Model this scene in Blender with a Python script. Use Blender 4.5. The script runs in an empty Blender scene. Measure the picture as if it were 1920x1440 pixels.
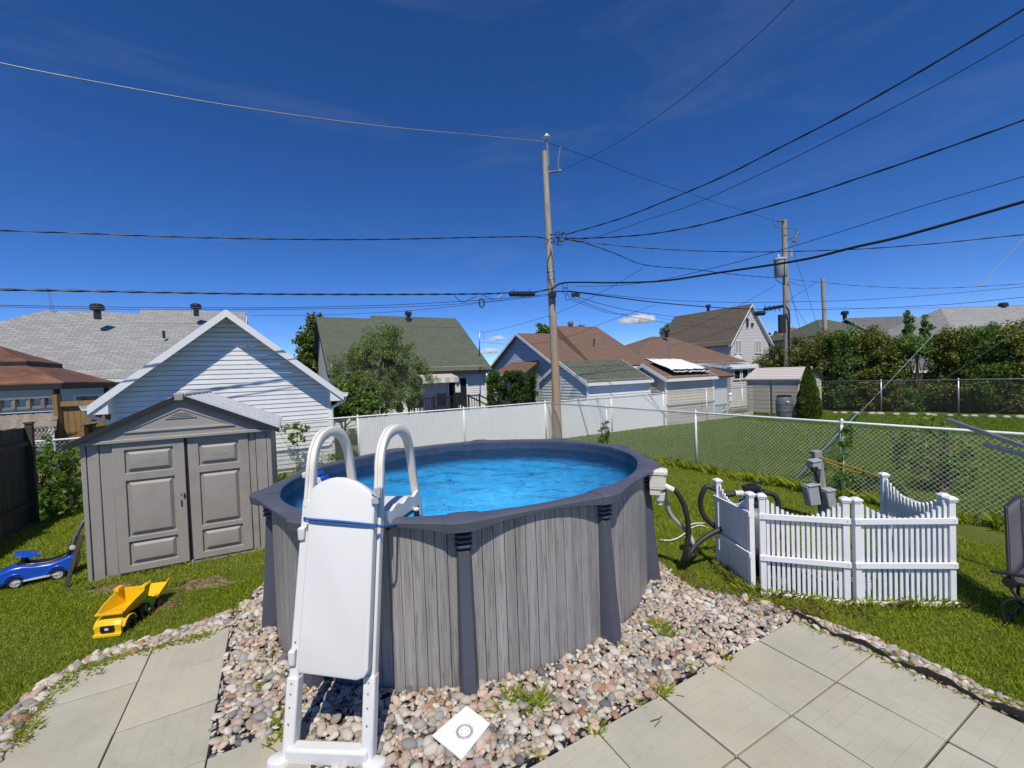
import bpy, bmesh, math, random
import numpy as np
from mathutils import Vector, Matrix
random.seed(7); rng = np.random.default_rng(11)
sc = bpy.context.scene
col = sc.collection
R = math.radians

# ------------------------------------------------------------------ camera
F, PIT, ROL, EYE = 805.0, R(1.4), R(-2.1), 2.45
_w = np.array([0, math.cos(PIT), -math.sin(PIT)]); _up = np.array([0, math.sin(PIT), math.cos(PIT)]); _rt = np.array([1.0, 0, 0])
_r = math.cos(ROL)*_rt + math.sin(ROL)*_up; _u = -math.sin(ROL)*_rt + math.cos(ROL)*_up
CAM = np.array([0, 0, EYE])
def ray(px, py): return (px-960)/F*_r - (py-720)/F*_u + _w
def gr(px, py, z=0.0):                     # point of the photograph on the level z
    d = ray(px, py); return CAM + d*((z-EYE)/d[2])
def at(px, py, Y):                         # point of the photograph at the distance Y
    d = ray(px, py); return CAM + d*(Y/d[1])
cam = bpy.data.cameras.new("camera"); cam.sensor_width = 36; cam.lens = F/1920*36; cam.clip_end = 6000; cam.clip_start = .05
camo = bpy.data.objects.new("camera", cam); col.objects.link(camo)
mw = Matrix(((_r[0], _u[0], -_w[0], 0), (_r[1], _u[1], -_w[1], 0), (_r[2], _u[2], -_w[2], EYE), (0, 0, 0, 1)))
camo.matrix_world = mw; sc.camera = camo

# ------------------------------------------------------------------ sky and sun
SUN_AZ, SUN_EL = R(-6), R(58)              # azimuth of the light's travel from +Y towards +X
world = bpy.data.worlds.new("World"); sc.world = world; world.use_nodes = True
nt = world.node_tree; nt.nodes.clear()
N = nt.nodes.new; Lk = nt.links.new
sky = N('ShaderNodeTexSky'); sky.sky_type = 'NISHITA'; sky.sun_disc = False; sky.sun_elevation = SUN_EL; sky.sun_rotation = math.pi+SUN_AZ
sky.altitude = 0; sky.air_density = 0.5; sky.dust_density = 0.0; sky.ozone_density = 6.0
hs = N('ShaderNodeHueSaturation'); hs.inputs['Saturation'].default_value = 1.18; hs.inputs['Value'].default_value = 1.0
tc = N('ShaderNodeTexCoord'); mp = N('ShaderNodeMapping'); mp.inputs['Scale'].default_value = (1.5, 1.5, 5.0); mp.inputs['Rotation'].default_value = (0, .5, .35)
nz = N('ShaderNodeTexNoise'); nz.inputs['Scale'].default_value = 1.6; nz.inputs['Detail'].default_value = 7; nz.inputs['Roughness'].default_value = .55; nz.inputs['Distortion'].default_value = .6
rp = N('ShaderNodeValToRGB'); rp.color_ramp.elements[0].position = .54; rp.color_ramp.elements[1].position = .95
mm = N('ShaderNodeMath'); mm.operation = 'MULTIPLY'; mm.inputs[1].default_value = .13
mx = N('ShaderNodeMix'); mx.data_type = 'RGBA'; mx.inputs['B'].default_value = (3.6, 3.9, 4.4, 1)
bg = N('ShaderNodeBackground'); bg.inputs['Strength'].default_value = 0.15
wo = N('ShaderNodeOutputWorld')
wbm = N('ShaderNodeMix'); wbm.data_type = 'RGBA'; wbm.blend_type = 'MULTIPLY'; wbm.inputs[0].default_value = 1; wbm.inputs['B'].default_value = (1.05, .995, 1.10, 1)   # white balance
Lk(sky.outputs[0], wbm.inputs['A']); Lk(wbm.outputs['Result'], hs.inputs['Color']); Lk(tc.outputs['Generated'], mp.inputs[0]); Lk(mp.outputs[0], nz.inputs['Vector']); Lk(nz.outputs[0], rp.inputs[0])
Lk(rp.outputs[0], mm.inputs[0]); Lk(mm.outputs[0], mx.inputs['Factor']); Lk(hs.outputs[0], mx.inputs['A']); Lk(mx.outputs['Result'], bg.inputs['Color']); Lk(bg.outputs[0], wo.inputs['Surface'])
sl = bpy.data.lights.new("sun", 'SUN'); sl.energy = 5.0; sl.angle = R(.53); sl.color = (1, .925, .79)
so = bpy.data.objects.new("sun", sl); col.objects.link(so)
dv = Vector((math.sin(SUN_AZ)*math.cos(SUN_EL), math.cos(SUN_AZ)*math.cos(SUN_EL), -math.sin(SUN_EL)))
so.rotation_euler = dv.to_track_quat('-Z', 'Y').to_euler(); so.location = (-4, -8, 14)
vs = sc.view_settings; vs.view_transform = 'Standard'; vs.look = 'None'; vs.exposure = -0.1; vs.gamma = 1; vs.use_curve_mapping = False
sc.render.engine = 'CYCLES'; sc.cycles.max_bounces = 14; sc.cycles.transparent_max_bounces = 24; sc.cycles.use_denoising = True; sc.cycles.volume_bounces = 14; sc.cycles.volume_max_steps = 64
sc.cycles.caustics_reflective = False; sc.cycles.caustics_refractive = False

# ------------------------------------------------------------------ materials
def srgb(h):
    h = h.lstrip('#'); v = [int(h[i:i+2], 16)/255 for i in (0, 2, 4)]
    return tuple(x/12.92 if x <= .04045 else ((x+.055)/1.055)**2.4 for x in v)
def c4(c): return (c[0], c[1], c[2], 1)
class NB:
    def __init__(s, name):
        s.m = bpy.data.materials.new(name); s.m.use_nodes = True; s.t = s.m.node_tree; s.t.nodes.clear()
        s.out = s.n('ShaderNodeOutputMaterial'); s.b = s.n('ShaderNodeBsdfPrincipled'); s.l(s.b.outputs[0], s.out.inputs['Surface'])
    def n(s, k, **kw):
        x = s.t.nodes.new(k)
        for a, v in kw.items(): setattr(x, a, v)
        return x
    def l(s, a, b): s.t.links.new(a, b)
    def coord(s, kind='Object', scale=(1, 1, 1), rot=(0, 0, 0)):
        t = s.n('ShaderNodeTexCoord'); m = s.n('ShaderNodeMapping'); m.inputs['Scale'].default_value = scale; m.inputs['Rotation'].default_value = rot
        s.l(t.outputs[kind], m.inputs[0]); return m.outputs[0]
    def noise(s, vec, scale, detail=4, rough=.55, dist=0):
        x = s.n('ShaderNodeTexNoise'); x.inputs['Scale'].default_value = scale; x.inputs['Detail'].default_value = detail
        x.inputs['Roughness'].default_value = rough; x.inputs['Distortion'].default_value = dist
        s.l(vec, x.inputs['Vector']); return x.outputs[0]
    def ramp(s, fac, stops, interp='LINEAR'):
        x = s.n('ShaderNodeValToRGB'); cr = x.color_ramp; cr.interpolation = interp
        while len(cr.elements) < len(stops): cr.elements.new(.5)
        for e, (p, c) in zip(cr.elements, stops): e.position = p; e.color = c4(c) if len(c) == 3 else c
        s.l(fac, x.inputs[0]); return x.outputs[0]
    def mix(s, fac, a, b, mode='MIX'):
        x = s.n('ShaderNodeMix'); x.data_type = 'RGBA'; x.blend_type = mode
        for k, v in (('Factor', fac), ('A', a), ('B', b)):
            sk = x.inputs[k]
            if k == 'Factor': sk = x.inputs[0]
            if isinstance(v, (int, float)): sk.default_value = v
            elif isinstance(v, tuple): sk.default_value = c4(v)
            else: s.l(v, sk)
        return x.outputs['Result']
    def math(s, op, a, b=0.0):
        x = s.n('ShaderNodeMath'); x.operation = op
        for i, v in enumerate((a, b)):
            if isinstance(v, (int, float)): x.inputs[i].default_value = v
            else: s.l(v, x.inputs[i])
        return x.outputs[0]
    def bump(s, h, st=.3, dist=.01):
        x = s.n('ShaderNodeBump'); x.inputs['Strength'].default_value = st; x.inputs['Distance'].default_value = dist
        s.l(h, x.inputs['Height']); s.l(x.outputs[0], s.b.inputs['Normal']); return x
    def set(s, **k):
        for a, v in k.items():
            sk = s.b.inputs[a.replace('_', ' ')]
            if isinstance(v, (int, float)): sk.default_value = v
            elif isinstance(v, tuple): sk.default_value = c4(v)
            else: s.l(v, sk)
    def orand(s): return s.n('ShaderNodeObjectInfo').outputs['Random']
    def irand(s): return s.n('ShaderNodeNewGeometry').outputs['Random Per Island']
def mat(name, c, c2=None, scale=6, stretch=(1, 1, 1), rough=.6, bump=0, bscale=60, rand=0, metal=0, spec=.5, dirt=None, dscale=1.5, dlo=.5, dhi=.75):
    b = NB(name); v = b.coord('Object', stretch)
    c2 = c2 or tuple(x*.82 for x in c)
    f = b.noise(v, scale, 6, .6)
    cc = b.ramp(f, [(.32, c2), (.68, c)])
    if rand:
        q = b.math('MULTIPLY_ADD', b.orand(), rand); q.node.inputs[2].default_value = 1-rand/2
        cc = b.mix(1.0, cc, q, 'MULTIPLY')
    if dirt:
        df = b.ramp(b.noise(b.coord('Object'), dscale, 8, .65), [(dlo, (0, 0, 0)), (dhi, (1, 1, 1))])
        cc = b.mix(df, cc, dirt)
    b.set(Base_Color=cc, Roughness=rough, Metallic=metal, Specular_IOR_Level=spec)
    if bump: b.bump(b.noise(v, bscale, 5, .6), bump, .004)
    return b.m
def wood(name, c, c2, axis='Z', scale=1.0, rough=.75, rand=.25, bump=.5):
    b = NB(name); st = [19*scale]*3; st['XYZ'.index(axis)] = .7*scale
    off = b.n('ShaderNodeVectorMath', operation='ADD'); cmb = b.n('ShaderNodeCombineXYZ'); o = b.math('MULTIPLY', b.orand(), 37.0)
    for i in range(3): b.l(o, cmb.inputs[i])
    t = b.n('ShaderNodeTexCoord'); b.l(t.outputs['Object'], off.inputs[0]); b.l(cmb.outputs[0], off.inputs[1])
    m = b.n('ShaderNodeMapping'); m.inputs['Scale'].default_value = st; b.l(off.outputs[0], m.inputs[0]); v = m.outputs[0]
    f = b.noise(v, 1.6, 7, .65, .35); f2 = b.noise(v, 5.0, 4, .6)
    cc = b.ramp(f, [(.3, c2), (.48, tuple((x+y)/2 for x, y in zip(c, c2))), (.66, c)])
    cc = b.mix(b.ramp(f2, [(.36, (.7, .7, .7)), (.47, (0, 0, 0))]), cc, tuple(x*.55 for x in c2))
    q = b.math('MULTIPLY_ADD', b.orand(), rand); q.node.inputs[2].default_value = 1-rand/2
    cc = b.mix(1.0, cc, q, 'MULTIPLY'); b.set(Base_Color=cc, Roughness=rough); b.bump(f2, bump, .003); return b.m
def leaf(name, stops, rough=.5, trans=.35):
    b = NB(name); p = b.coord('Object')
    f = b.math('MULTIPLY_ADD', b.irand(), .6); b.l(b.math('MULTIPLY', b.noise(p, 1.6, 3), .4), f.node.inputs[2])
    cc = b.ramp(f, stops); b.set(Base_Color=cc, Roughness=rough, Specular_IOR_Level=.3)
    tr = b.n('ShaderNodeBsdfTranslucent'); b.l(b.mix(1.0, cc, (1.0, 1.0, .45), 'MULTIPLY'), tr.inputs[0])
    ms = b.n('ShaderNodeMixShader'); ms.inputs[0].default_value = trans; b.l(b.b.outputs[0], ms.inputs[1]); b.l(tr.outputs[0], ms.inputs[2]); b.l(ms.outputs[0], b.out.inputs['Surface'])
    return b.m
def shingle(name, c, c2, w=.30, h=.135):
    b = NB(name); v = b.coord('UV')
    br = b.n('ShaderNodeTexBrick'); b.l(v, br.inputs['Vector']); br.offset = .5; br.inputs['Scale'].default_value = 1; br.inputs['Brick Width'].default_value = w; br.inputs['Row Height'].default_value = h
    br.inputs['Mortar Size'].default_value = .012; br.inputs['Mortar Smooth'].default_value = .2; br.inputs['Bias'].default_value = 0
    br.inputs['Color1'].default_value = c4(c); br.inputs['Color2'].default_value = c4(c2); br.inputs['Mortar'].default_value = c4(tuple(x*.38 for x in c2))
    cc = b.mix(b.ramp(b.noise(v, 2.2, 6, .65), [(.3, (0, 0, 0)), (.75, (.5, .5, .5))]), br.outputs['Color'], tuple(x*.6 for x in c2))
    cc = b.mix(b.math('MULTIPLY', b.noise(v, 70, 2), .5), cc, tuple(min(1, x*1.5) for x in c))
    b.set(Base_Color=cc, Roughness=.9, Specular_IOR_Level=.2)
    h_ = b.math('MULTIPLY', br.outputs['Fac'], -1.0); b.bump(h_, .8, .012); return b.m

MT = {}
W = lambda v: (v, v, v)
MT['white_vinyl'] = mat('white_vinyl', (.80, .81, .83), (.74, .75, .77), 3, rough=.38, dirt=(.52, .50, .42), dscale=2.2, dlo=.62, dhi=1.0)
MT['ladder'] = mat('ladder_plastic', (.665, .67, .67), (.64, .645, .645), 2, rough=.42, dirt=(.60, .56, .47), dscale=3.0, dlo=.6, dhi=1.0)
MT['ladder_beige'] = mat('handrail_plastic', (.72, .70, .645), (.66, .64, .585), 3, rough=.42, dirt=(.5, .45, .36), dscale=4.0, dlo=.6, dhi=1.0)
MT['rim'] = mat('slate_resin', (.087, .093, .125), (.072, .078, .108), 5, rough=.45, bump=.06, bscale=180, dirt=(.16, .16, .19), dscale=3, dlo=.55, dhi=.95)
MT['rimpost'] = mat('slate_resin_post', (.075, .08, .112), (.064, .069, .098), 5, rough=.5, bump=.06, bscale=160)
MT['black'] = mat('black_plastic', (.022, .022, .025), (.014, .014, .016), 8, rough=.42)
MT['rubber'] = mat('black_rubber', (.028, .028, .03), (.018, .018, .02), 12, rough=.55, bump=.2, bscale=40)
MT['cable'] = mat('cable_black', (.013, .014, .018), (.009, .009, .012), 12, rough=.38)
MT['cable_grey'] = mat('cable_aluminium', (.34, .35, .38), (.22, .23, .25), 3, rough=.45, metal=.3)
MT['galv'] = mat('galvanised_steel', (.42, .44, .47), (.30, .32, .35), 14, rough=.42, metal=.75)
MT['galvpaint'] = mat('white_coated_steel', (.74, .76, .76), (.62, .64, .64), 9, rough=.45, dirt=(.35, .36, .35), dscale=6, dlo=.6, dhi=.9)
MT['mesh'] = mat('white_coated_wire', (.86, .87, .83), (.76, .78, .70), 5, rough=.5)
MT['meshgrey'] = mat('galvanised_wire', (.26, .27, .27), (.18, .19, .19), 5, rough=.5, metal=.5)
MT['blue_cord'] = mat('blue_cord', (.03, .12, .36), (.015, .07, .25), 30, rough=.7, bump=.4, bscale=90)
MT['shed'] = mat('taupe_resin', (.33, .304, .28), (.28, .258, .236), 2.2, rough=.6, bump=.18, bscale=160, dirt=(.15, .13, .10), dscale=2.2, dlo=.52, dhi=.9)
MT['shedlight'] = mat('light_taupe_resin', (.33, .315, .295), (.28, .268, .25), 4, rough=.6, bump=.12, bscale=220)
MT['shedroof'] = mat('grey_shed_roof', (.60, .62, .65), (.5, .52, .55), 5, rough=.4)
MT['darkedge'] = mat('dark_roof_edge', (.018, .018, .02), (.012, .012, .013), 5, rough=.6)
MT['siding'] = mat('white_siding', (.74, .75, .77), (.68, .69, .71), 2.5, rough=.5, rand=.05, dirt=(.5, .5, .48), dscale=1.3, dlo=.6, dhi=1.0)
MT['bluesiding'] = mat('pale_blue_siding', (.56, .61, .68), (.50, .55, .62), 2.5, rough=.5)
MT['beigesiding'] = mat('beige_siding', (.58, .53, .46), (.52, .475, .41), 2.5, rough=.55)
MT['greysiding'] = mat('pink_grey_siding', (.62, .59, .60), (.56, .53, .54), 2.5, rough=.55)
MT['whitetrim'] = mat('white_aluminium_trim', (.78, .79, .81), (.72, .73, .75), 3, rough=.4)
MT['roof_grey'] = shingle('grey_shingles', (.31, .315, .315), (.18, .185, .19), .34, .15)
MT['roof_green'] = shingle('green_shingles', (.115, .13, .10), (.07, .085, .064))
MT['roof_brown'] = shingle('brown_shingles', (.19, .125, .095), (.125, .08, .06))
MT['roof_dark'] = shingle('dark_brown_shingles', (.125, .105, .085), (.085, .07, .056))
MT['roof_slate'] = shingle('slate_shingles', (.15, .155, .165), (.10, .105, .115))
MT['glass'] = mat('dark_window_glass', (.02, .024, .03), (.014, .016, .02), 1, rough=.08)
MT['curtain'] = mat('pale_curtain', (.45, .45, .45), (.3, .3, .3), 20, (1, 1, .05), rough=.9)
MT['pole'] = wood('weathered_pole_wood', (.43, .385, .33), (.25, .215, .175), 'Z', .9, .85, .2, .8)
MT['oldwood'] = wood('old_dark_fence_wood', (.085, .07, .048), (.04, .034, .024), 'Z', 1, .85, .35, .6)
MT['newwood'] = wood('yellow_brown_fence_wood', (.30, .195, .08), (.19, .115, .045), 'Z', 1, .75, .35, .5)
MT['greywood'] = wood('silvered_deck_wood', (.27, .235, .19), (.16, .14, .11), 'X', 1, .8, .35, .5)
MT['postwood'] = wood('grey_post_wood', (.33, .315, .29), (.2, .19, .175), 'Z', 1.2, .85, .2, .5)
MT['plank'] = wood('grey_plank_print', (.335, .325, .32), (.20, .194, .192), 'Z', 1.0, .5, .20, .25)
MT['rust'] = mat('rusty_metal_roof', (.165, .075, .042), (.085, .040, .026), 2.2, rough=.6, dirt=(.27, .12, .06), dscale=1.2, dlo=.45, dhi=.7)
MT['tarp'] = mat('white_tarp', (.82, .83, .84), (.76, .77, .78), 2, rough=.5)
MT['yellow'] = mat('yellow_plastic', (.80, .49, .010), (.75, .45, .008), 3, rough=.35)
MT['limeplastic'] = mat('lime_plastic', (.22, .60, .02), (.2, .55, .02), 3, rough=.4)
MT['orange'] = mat('orange_plastic', (.70, .18, .015), (.62, .15, .012), 3, rough=.4)
MT['bluecar'] = mat('blue_plastic', (.012, .085, .52), (.01, .07, .46), 3, rough=.25)
MT['silver'] = mat('silver_plastic', (.62, .63, .65), (.5, .51, .53), 3, rough=.35)
MT['blackgloss'] = mat('black_seat_plastic', (.015, .015, .017), (.011, .011, .012), 3, rough=.3)
MT['greyplastic'] = mat('grey_plastic', (.14, .15, .17), (.12, .13, .145), 3, rough=.45)
MT['elecgrey'] = mat('grey_electrical_box', (.36, .385, .43), (.31, .335, .375), 4, rough=.45)
MT['cream'] = mat('cream_plastic', (.70, .68, .60), (.63, .61, .53), 4, rough=.45, dirt=(.42, .36, .25), dscale=5, dlo=.6, dhi=.9)
MT['greenguard'] = mat('green_guard_plastic', (.022, .068, .042), (.015, .05, .03), 3, rough=.4)
MT['rope'] = mat('yellow_rope', (.50, .33, .03), (.38, .23, .02), 40, rough=.8, bump=.5, bscale=80)
MT['concrete'] = mat('concrete', (.40, .385, .35), (.34, .33, .30), 5, rough=.9, bump=.2, bscale=90)
MT['fabric'] = mat('grey_sling_fabric', (.115, .115, .13), (.09, .09, .104), 90, rough=.85, bump=.4, bscale=400)
MT['awning'] = mat('beige_awning_cloth', (.50, .47, .40), (.42, .39, .33), 8, rough=.85)
MT['bark'] = mat('bark', (.11, .085, .062), (.06, .048, .036), 9, (1, 1, .25), rough=.9, bump=.6, bscale=30)
MT['twig'] = mat('dry_twig', (.17, .12, .08), (.1, .07, .05), 20, rough=.9)
MT['soil'] = mat('dry_soil', (.26, .20, .135), (.17, .13, .085), 6, rough=.95, bump=.5, bscale=50)
MT['stripe'] = mat('pale_stripe', (.72, .72, .68), None, 3, rough=.6)
MT['whitewash'] = mat('white_slat_plastic', (.92, .92, .92), (.88, .88, .88), 2, rough=.45, rand=.04)
def cloud_mat():
    m = bpy.data.materials.new('cloud_vapour'); m.use_nodes = True; t = m.node_tree; t.nodes.clear(); n = t.nodes.new; o = n('ShaderNodeOutputMaterial'); v = n('ShaderNodeVolumePrincipled'); c = n('ShaderNodeTexCoord'); z = n('ShaderNodeTexNoise'); r = n('ShaderNodeMapRange')
    z.inputs['Scale'].default_value = .032; z.inputs['Detail'].default_value = 5; r.inputs['From Min'].default_value = .42; r.inputs['From Max'].default_value = .6; r.inputs['To Max'].default_value = .12
    t.links.new(c.outputs['Object'], z.inputs['Vector']); t.links.new(z.outputs[0], r.inputs['Value']); t.links.new(r.outputs[0], v.inputs['Density']); v.inputs['Color'].default_value = (1, 1, 1, 1); v.inputs['Anisotropy'].default_value = 0.0; t.links.new(v.outputs[0], o.inputs['Volume']); return m
MT['cloud'] = cloud_mat()
MT['leaf_mid'] = leaf('mid_green_leaves', [(.0, (0.046, 0.088, 0.020)), (.5, (0.117, 0.209, 0.041)), (1, (0.242, 0.383, 0.077))])
MT['leaf_dark'] = leaf('dark_green_leaves', [(.0, (0.026, 0.045, 0.014)), (.5, (0.065, 0.112, 0.025)), (1, (0.134, 0.203, 0.047))])
MT['leaf_cedar'] = leaf('cedar_sprays', [(.0, (0.061, 0.077, 0.018)), (.5, (0.161, 0.185, 0.035)), (1, (0.334, 0.345, 0.072))], trans=.25)
MT['leaf_willow'] = leaf('grey_green_leaves', [(.0, (0.094, 0.136, 0.054)), (.5, (0.200, 0.274, 0.097)), (1, (0.402, 0.489, 0.208))])
MT['leaf_bright'] = leaf('bright_green_leaves', [(.0, (0.053, 0.108, 0.013)), (.5, (0.128, 0.232, 0.027)), (1, (0.255, 0.390, 0.060))], trans=.45)
MT['leaf_conifer'] = leaf('conifer_sprays', [(.0, (0.047, 0.076, 0.012)), (.5, (0.099, 0.147, 0.022)), (1, (0.169, 0.225, 0.040))], trans=.15)
MT['blade'] = leaf('grass_blades', [(.0, (.15, .21, .014)), (.45, (.30, .39, .03)), (.8, (.43, .51, .06)), (1, (.56, .53, .15))], trans=.45)
def blend_straw():
    m = MT['blade']; t = m.node_tree; rp_ = [n for n in t.nodes if n.type == 'VALTORGB'][0]; outs = [l.to_socket for l in rp_.outputs[0].links]
    c = t.nodes.new('ShaderNodeTexCoord'); z = t.nodes.new('ShaderNodeTexNoise'); z.inputs['Scale'].default_value = 1.15; z.inputs['Detail'].default_value = 6; z.inputs['Roughness'].default_value = .7; r2 = t.nodes.new('ShaderNodeValToRGB'); r2.color_ramp.elements[0].position = .46; r2.color_ramp.elements[1].position = .74
    r2.color_ramp.elements[1].color = (.62, .62, .62, 1); x = t.nodes.new('ShaderNodeMix'); x.data_type = 'RGBA'; x.inputs['B'].default_value = (.50, .47, .10, 1)
    t.links.new(c.outputs['Object'], z.inputs['Vector']); t.links.new(z.outputs[0], r2.inputs[0]); t.links.new(r2.outputs[0], x.inputs[0]); t.links.new(rp_.outputs[0], x.inputs['A'])
    for o in outs: t.links.new(x.outputs['Result'], o)
blend_straw()
MT['blade_far'] = leaf('neighbour_grass_blades', [(.0, (.10, .165, .018)), (.45, (.19, .29, .032)), (.8, (.28, .37, .055)), (1, (.40, .41, .12))], trans=.45)
MT['dryblade'] = leaf('dry_grass_blades', [(.0, (.10, .09, .025)), (.5, (.22, .18, .07)), (1, (.34, .27, .12))], trans=.3)

def pole_mat():
    m = MT['pole']; t = m.node_tree; pb = [n for n in t.nodes if n.type == 'BSDF_PRINCIPLED'][0]; src = pb.inputs['Base Color'].links[0].from_socket
    c = t.nodes.new('ShaderNodeTexCoord'); sp = t.nodes.new('ShaderNodeSeparateXYZ'); mr = t.nodes.new('ShaderNodeMapRange'); mx_ = t.nodes.new('ShaderNodeMix'); mx_.data_type = 'RGBA'; mx_.blend_type = 'MULTIPLY'
    mr.inputs['From Min'].default_value = 5.5; mr.inputs['From Max'].default_value = 1.5; t.links.new(c.outputs['Object'], sp.inputs[0]); t.links.new(sp.outputs['Z'], mr.inputs['Value']); t.links.new(mr.outputs[0], mx_.inputs[0])
    mx_.inputs['B'].default_value = (1.02, .80, .60, 1); t.links.new(src, mx_.inputs['A']); t.links.new(mx_.outputs['Result'], pb.inputs['Base Color'])
pole_mat()          # the colour of each pole turns browner towards its foot
# ------------------------------------------------------------------ geometry helpers
ORG = {}
def npmesh(name, V, Fc, m, smooth=False):
    V = np.asarray(V, dtype=np.float32); Fc = np.asarray(Fc, dtype=np.int32); k = Fc.shape[1]
    me = bpy.data.meshes.new(name); me.vertices.add(len(V)); me.vertices.foreach_set('co', V.ravel())
    me.loops.add(Fc.size); me.loops.foreach_set('vertex_index', Fc.ravel())
    me.polygons.add(len(Fc)); me.polygons.foreach_set('loop_start', np.arange(0, Fc.size, k, dtype=np.int32))
    if smooth: me.polygons.foreach_set('use_smooth', np.ones(len(Fc), dtype=bool))
    me.update(calc_edges=True); me.materials.append(m); return me
class MB:
    def __init__(s): s.v = []; s.f = []; s.uv = {}
    def add(s, vs, fs):
        o = len(s.v); s.v += [tuple(float(c) for c in p) for p in vs]; s.f += [tuple(i+o for i in f) for f in fs]; return s
    def box(s, c, sz, rz=0.0, M=None):
        hx, hy, hz = sz[0]/2, sz[1]/2, sz[2]/2
        P = [Vector((x*hx, y*hy, z*hz)) for z in (-1, 1) for x, y in ((-1, -1), (1, -1), (1, 1), (-1, 1))]
        T = Matrix.Translation(Vector([float(x) for x in c])) @ (M.to_4x4() if M else Matrix.Rotation(rz, 4, 'Z'))
        return s.add([T @ p for p in P], [(3, 2, 1, 0), (4, 5, 6, 7), (0, 1, 5, 4), (1, 2, 6, 5), (2, 3, 7, 6), (3, 0, 4, 7)])
    def bar(s, a, b, w, h, up=(0, 0, 1)):           # box from a to b
        a, b = Vector([float(x) for x in a]), Vector([float(x) for x in b]); d = b-a; L = d.length; d.normalize(); upv = Vector(up)
        if abs(d.dot(upv)) > .98: upv = Vector((0, 1, 0))
        x = d.cross(upv).normalized(); z = x.cross(d).normalized()
        M = Matrix((x, d, z)).transposed(); return s.box((a+b)/2, (w, L, h), M=M)
    def tube(s, pts, r, n=8, caps=True):
        pts = [Vector([float(c) for c in p]) for p in pts]; k = len(pts); rr = r if isinstance(r, (list, tuple)) else [r]*k
        rings = []; prev = None
        for i, p in enumerate(pts):
            t = (pts[min(i+1, k-1)]-pts[max(i-1, 0)]).normalized()
            if prev is None:
                a = Vector((0, 0, 1)) if abs(t.z) < .9 else Vector((1, 0, 0)); x = t.cross(a).normalized()
            else: x = (prev - t*prev.dot(t)).normalized()
            prev = x; y = t.cross(x)
            rings.append([p + (x*math.cos(2*math.pi*j/n)+y*math.sin(2*math.pi*j/n))*rr[i] for j in range(n)])
        fs = [(i*n+j, i*n+(j+1) % n, (i+1)*n+(j+1) % n, (i+1)*n+j) for i in range(k-1) for j in range(n)]
        if caps: fs += [tuple(range(n-1, -1, -1)), tuple((k-1)*n+j for j in range(n))]
        return s.add([q for r_ in rings for q in r_], fs)
    def sweep(s, rings, closed=False, caps=True):
        n = len(rings[0]); k = len(rings); kk = k if closed else k-1
        fs = [(i*n+j, i*n+(j+1) % n, ((i+1) % k)*n+(j+1) % n, ((i+1) % k)*n+j) for i in range(kk) for j in range(n)]
        if caps and not closed: fs += [tuple(range(n-1, -1, -1)), tuple((k-1)*n+j for j in range(n))]
        return s.add([q for r_ in rings for q in r_], fs)
    def lathe(s, c, prof, n=20, axis=(0, 0, 1)):
        ax = Vector(axis).normalized(); a = Vector((1, 0, 0)) if abs(ax.x) < .9 else Vector((0, 1, 0)); x = ax.cross(a).normalized(); y = ax.cross(x); c = Vector([float(q) for q in c])
        return s.sweep([[c+ax*z+(x*math.cos(2*math.pi*j/n)+y*math.sin(2*math.pi*j/n))*max(r, 1e-4) for j in range(n)] for r, z in prof])
    def prism(s, poly, off):                          # polygon (3D points) pushed by off
        off = Vector([float(c) for c in off]); P = [Vector([float(c) for c in p]) for p in poly]; n = len(P)
        nn = Vector((0, 0, 0))
        for i in range(n): nn += P[i].cross(P[(i+1) % n])
        if nn.dot(off) > 0: P = P[::-1]
        return s.add(P+[p+off for p in P], [tuple(range(n)), tuple(range(2*n-1, n-1, -1))]+[(i, i+n, (i+1) % n+n, (i+1) % n) for i in range(n)])
    def ball(s, c, r, n=10, k=6, sc=(1, 1, 1)):
        c = Vector([float(q) for q in c]); rings = []
        for i in range(k+1):
            t = math.pi*i/k; q = max(math.sin(t), .02)
            rings.append([c+Vector((sc[0]*r*q*math.cos(2*math.pi*j/n), sc[1]*r*q*math.sin(2*math.pi*j/n), -sc[2]*r*math.cos(t))) for j in range(n)])
        return s.sweep(rings)
def link(o, parent=None):
    col.objects.link(o)
    if parent is not None: o.parent = parent; ORG[o.name] = ORG[parent.name]
    return o
def obj(name, mb, m, parent=None, smooth=False, bevel=0, uvf=None, origin=None, segs=2, fix=True):
    og = np.array(ORG[parent.name]) if parent is not None else (np.array(origin, float) if origin is not None else np.zeros(3))
    me = bpy.data.meshes.new(name); me.from_pydata([tuple(np.array(v)-og) for v in mb.v], [], mb.f); me.materials.append(m if not isinstance(m, str) else MT[m])
    if fix:
        bm = bmesh.new(); bm.from_mesh(me); bmesh.ops.recalc_face_normals(bm, faces=bm.faces); bm.to_mesh(me); bm.free()
    if uvf:
        ul = me.uv_layers.new(name='UVMap')
        for lp in me.loops: ul.data[lp.index].uv = uvf(np.array(me.vertices[lp.vertex_index].co)+og)
    if smooth:
        for p in me.polygons: p.use_smooth = True
        if smooth != 'full': me.set_sharp_from_angle(angle=R(38))
    o = bpy.data.objects.new(name, me); link(o, parent)
    if parent is None: ORG[o.name] = og; o.location = og
    if bevel:
        md = o.modifiers.new('bevel', 'BEVEL'); md.width = bevel; md.segments = segs; md.limit_method = 'ANGLE'; md.angle_limit = R(35)
        if smooth is False:
            for p in me.polygons: p.use_smooth = True
            me.set_sharp_from_angle(angle=R(30))
    return o
def tag(o, label, cat, group=None, kind=None):
    o['label'] = label; o['category'] = cat
    if group: o['group'] = group
    if kind: o['kind'] = kind
    return o
def thing(name, loc, label, cat, group=None):
    o = bpy.data.objects.new(name, None); o.empty_display_size = .1; col.objects.link(o); loc = np.array([float(c) for c in loc]); o.location = loc; ORG[o.name] = loc
    return tag(o, label, cat, group)
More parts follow.
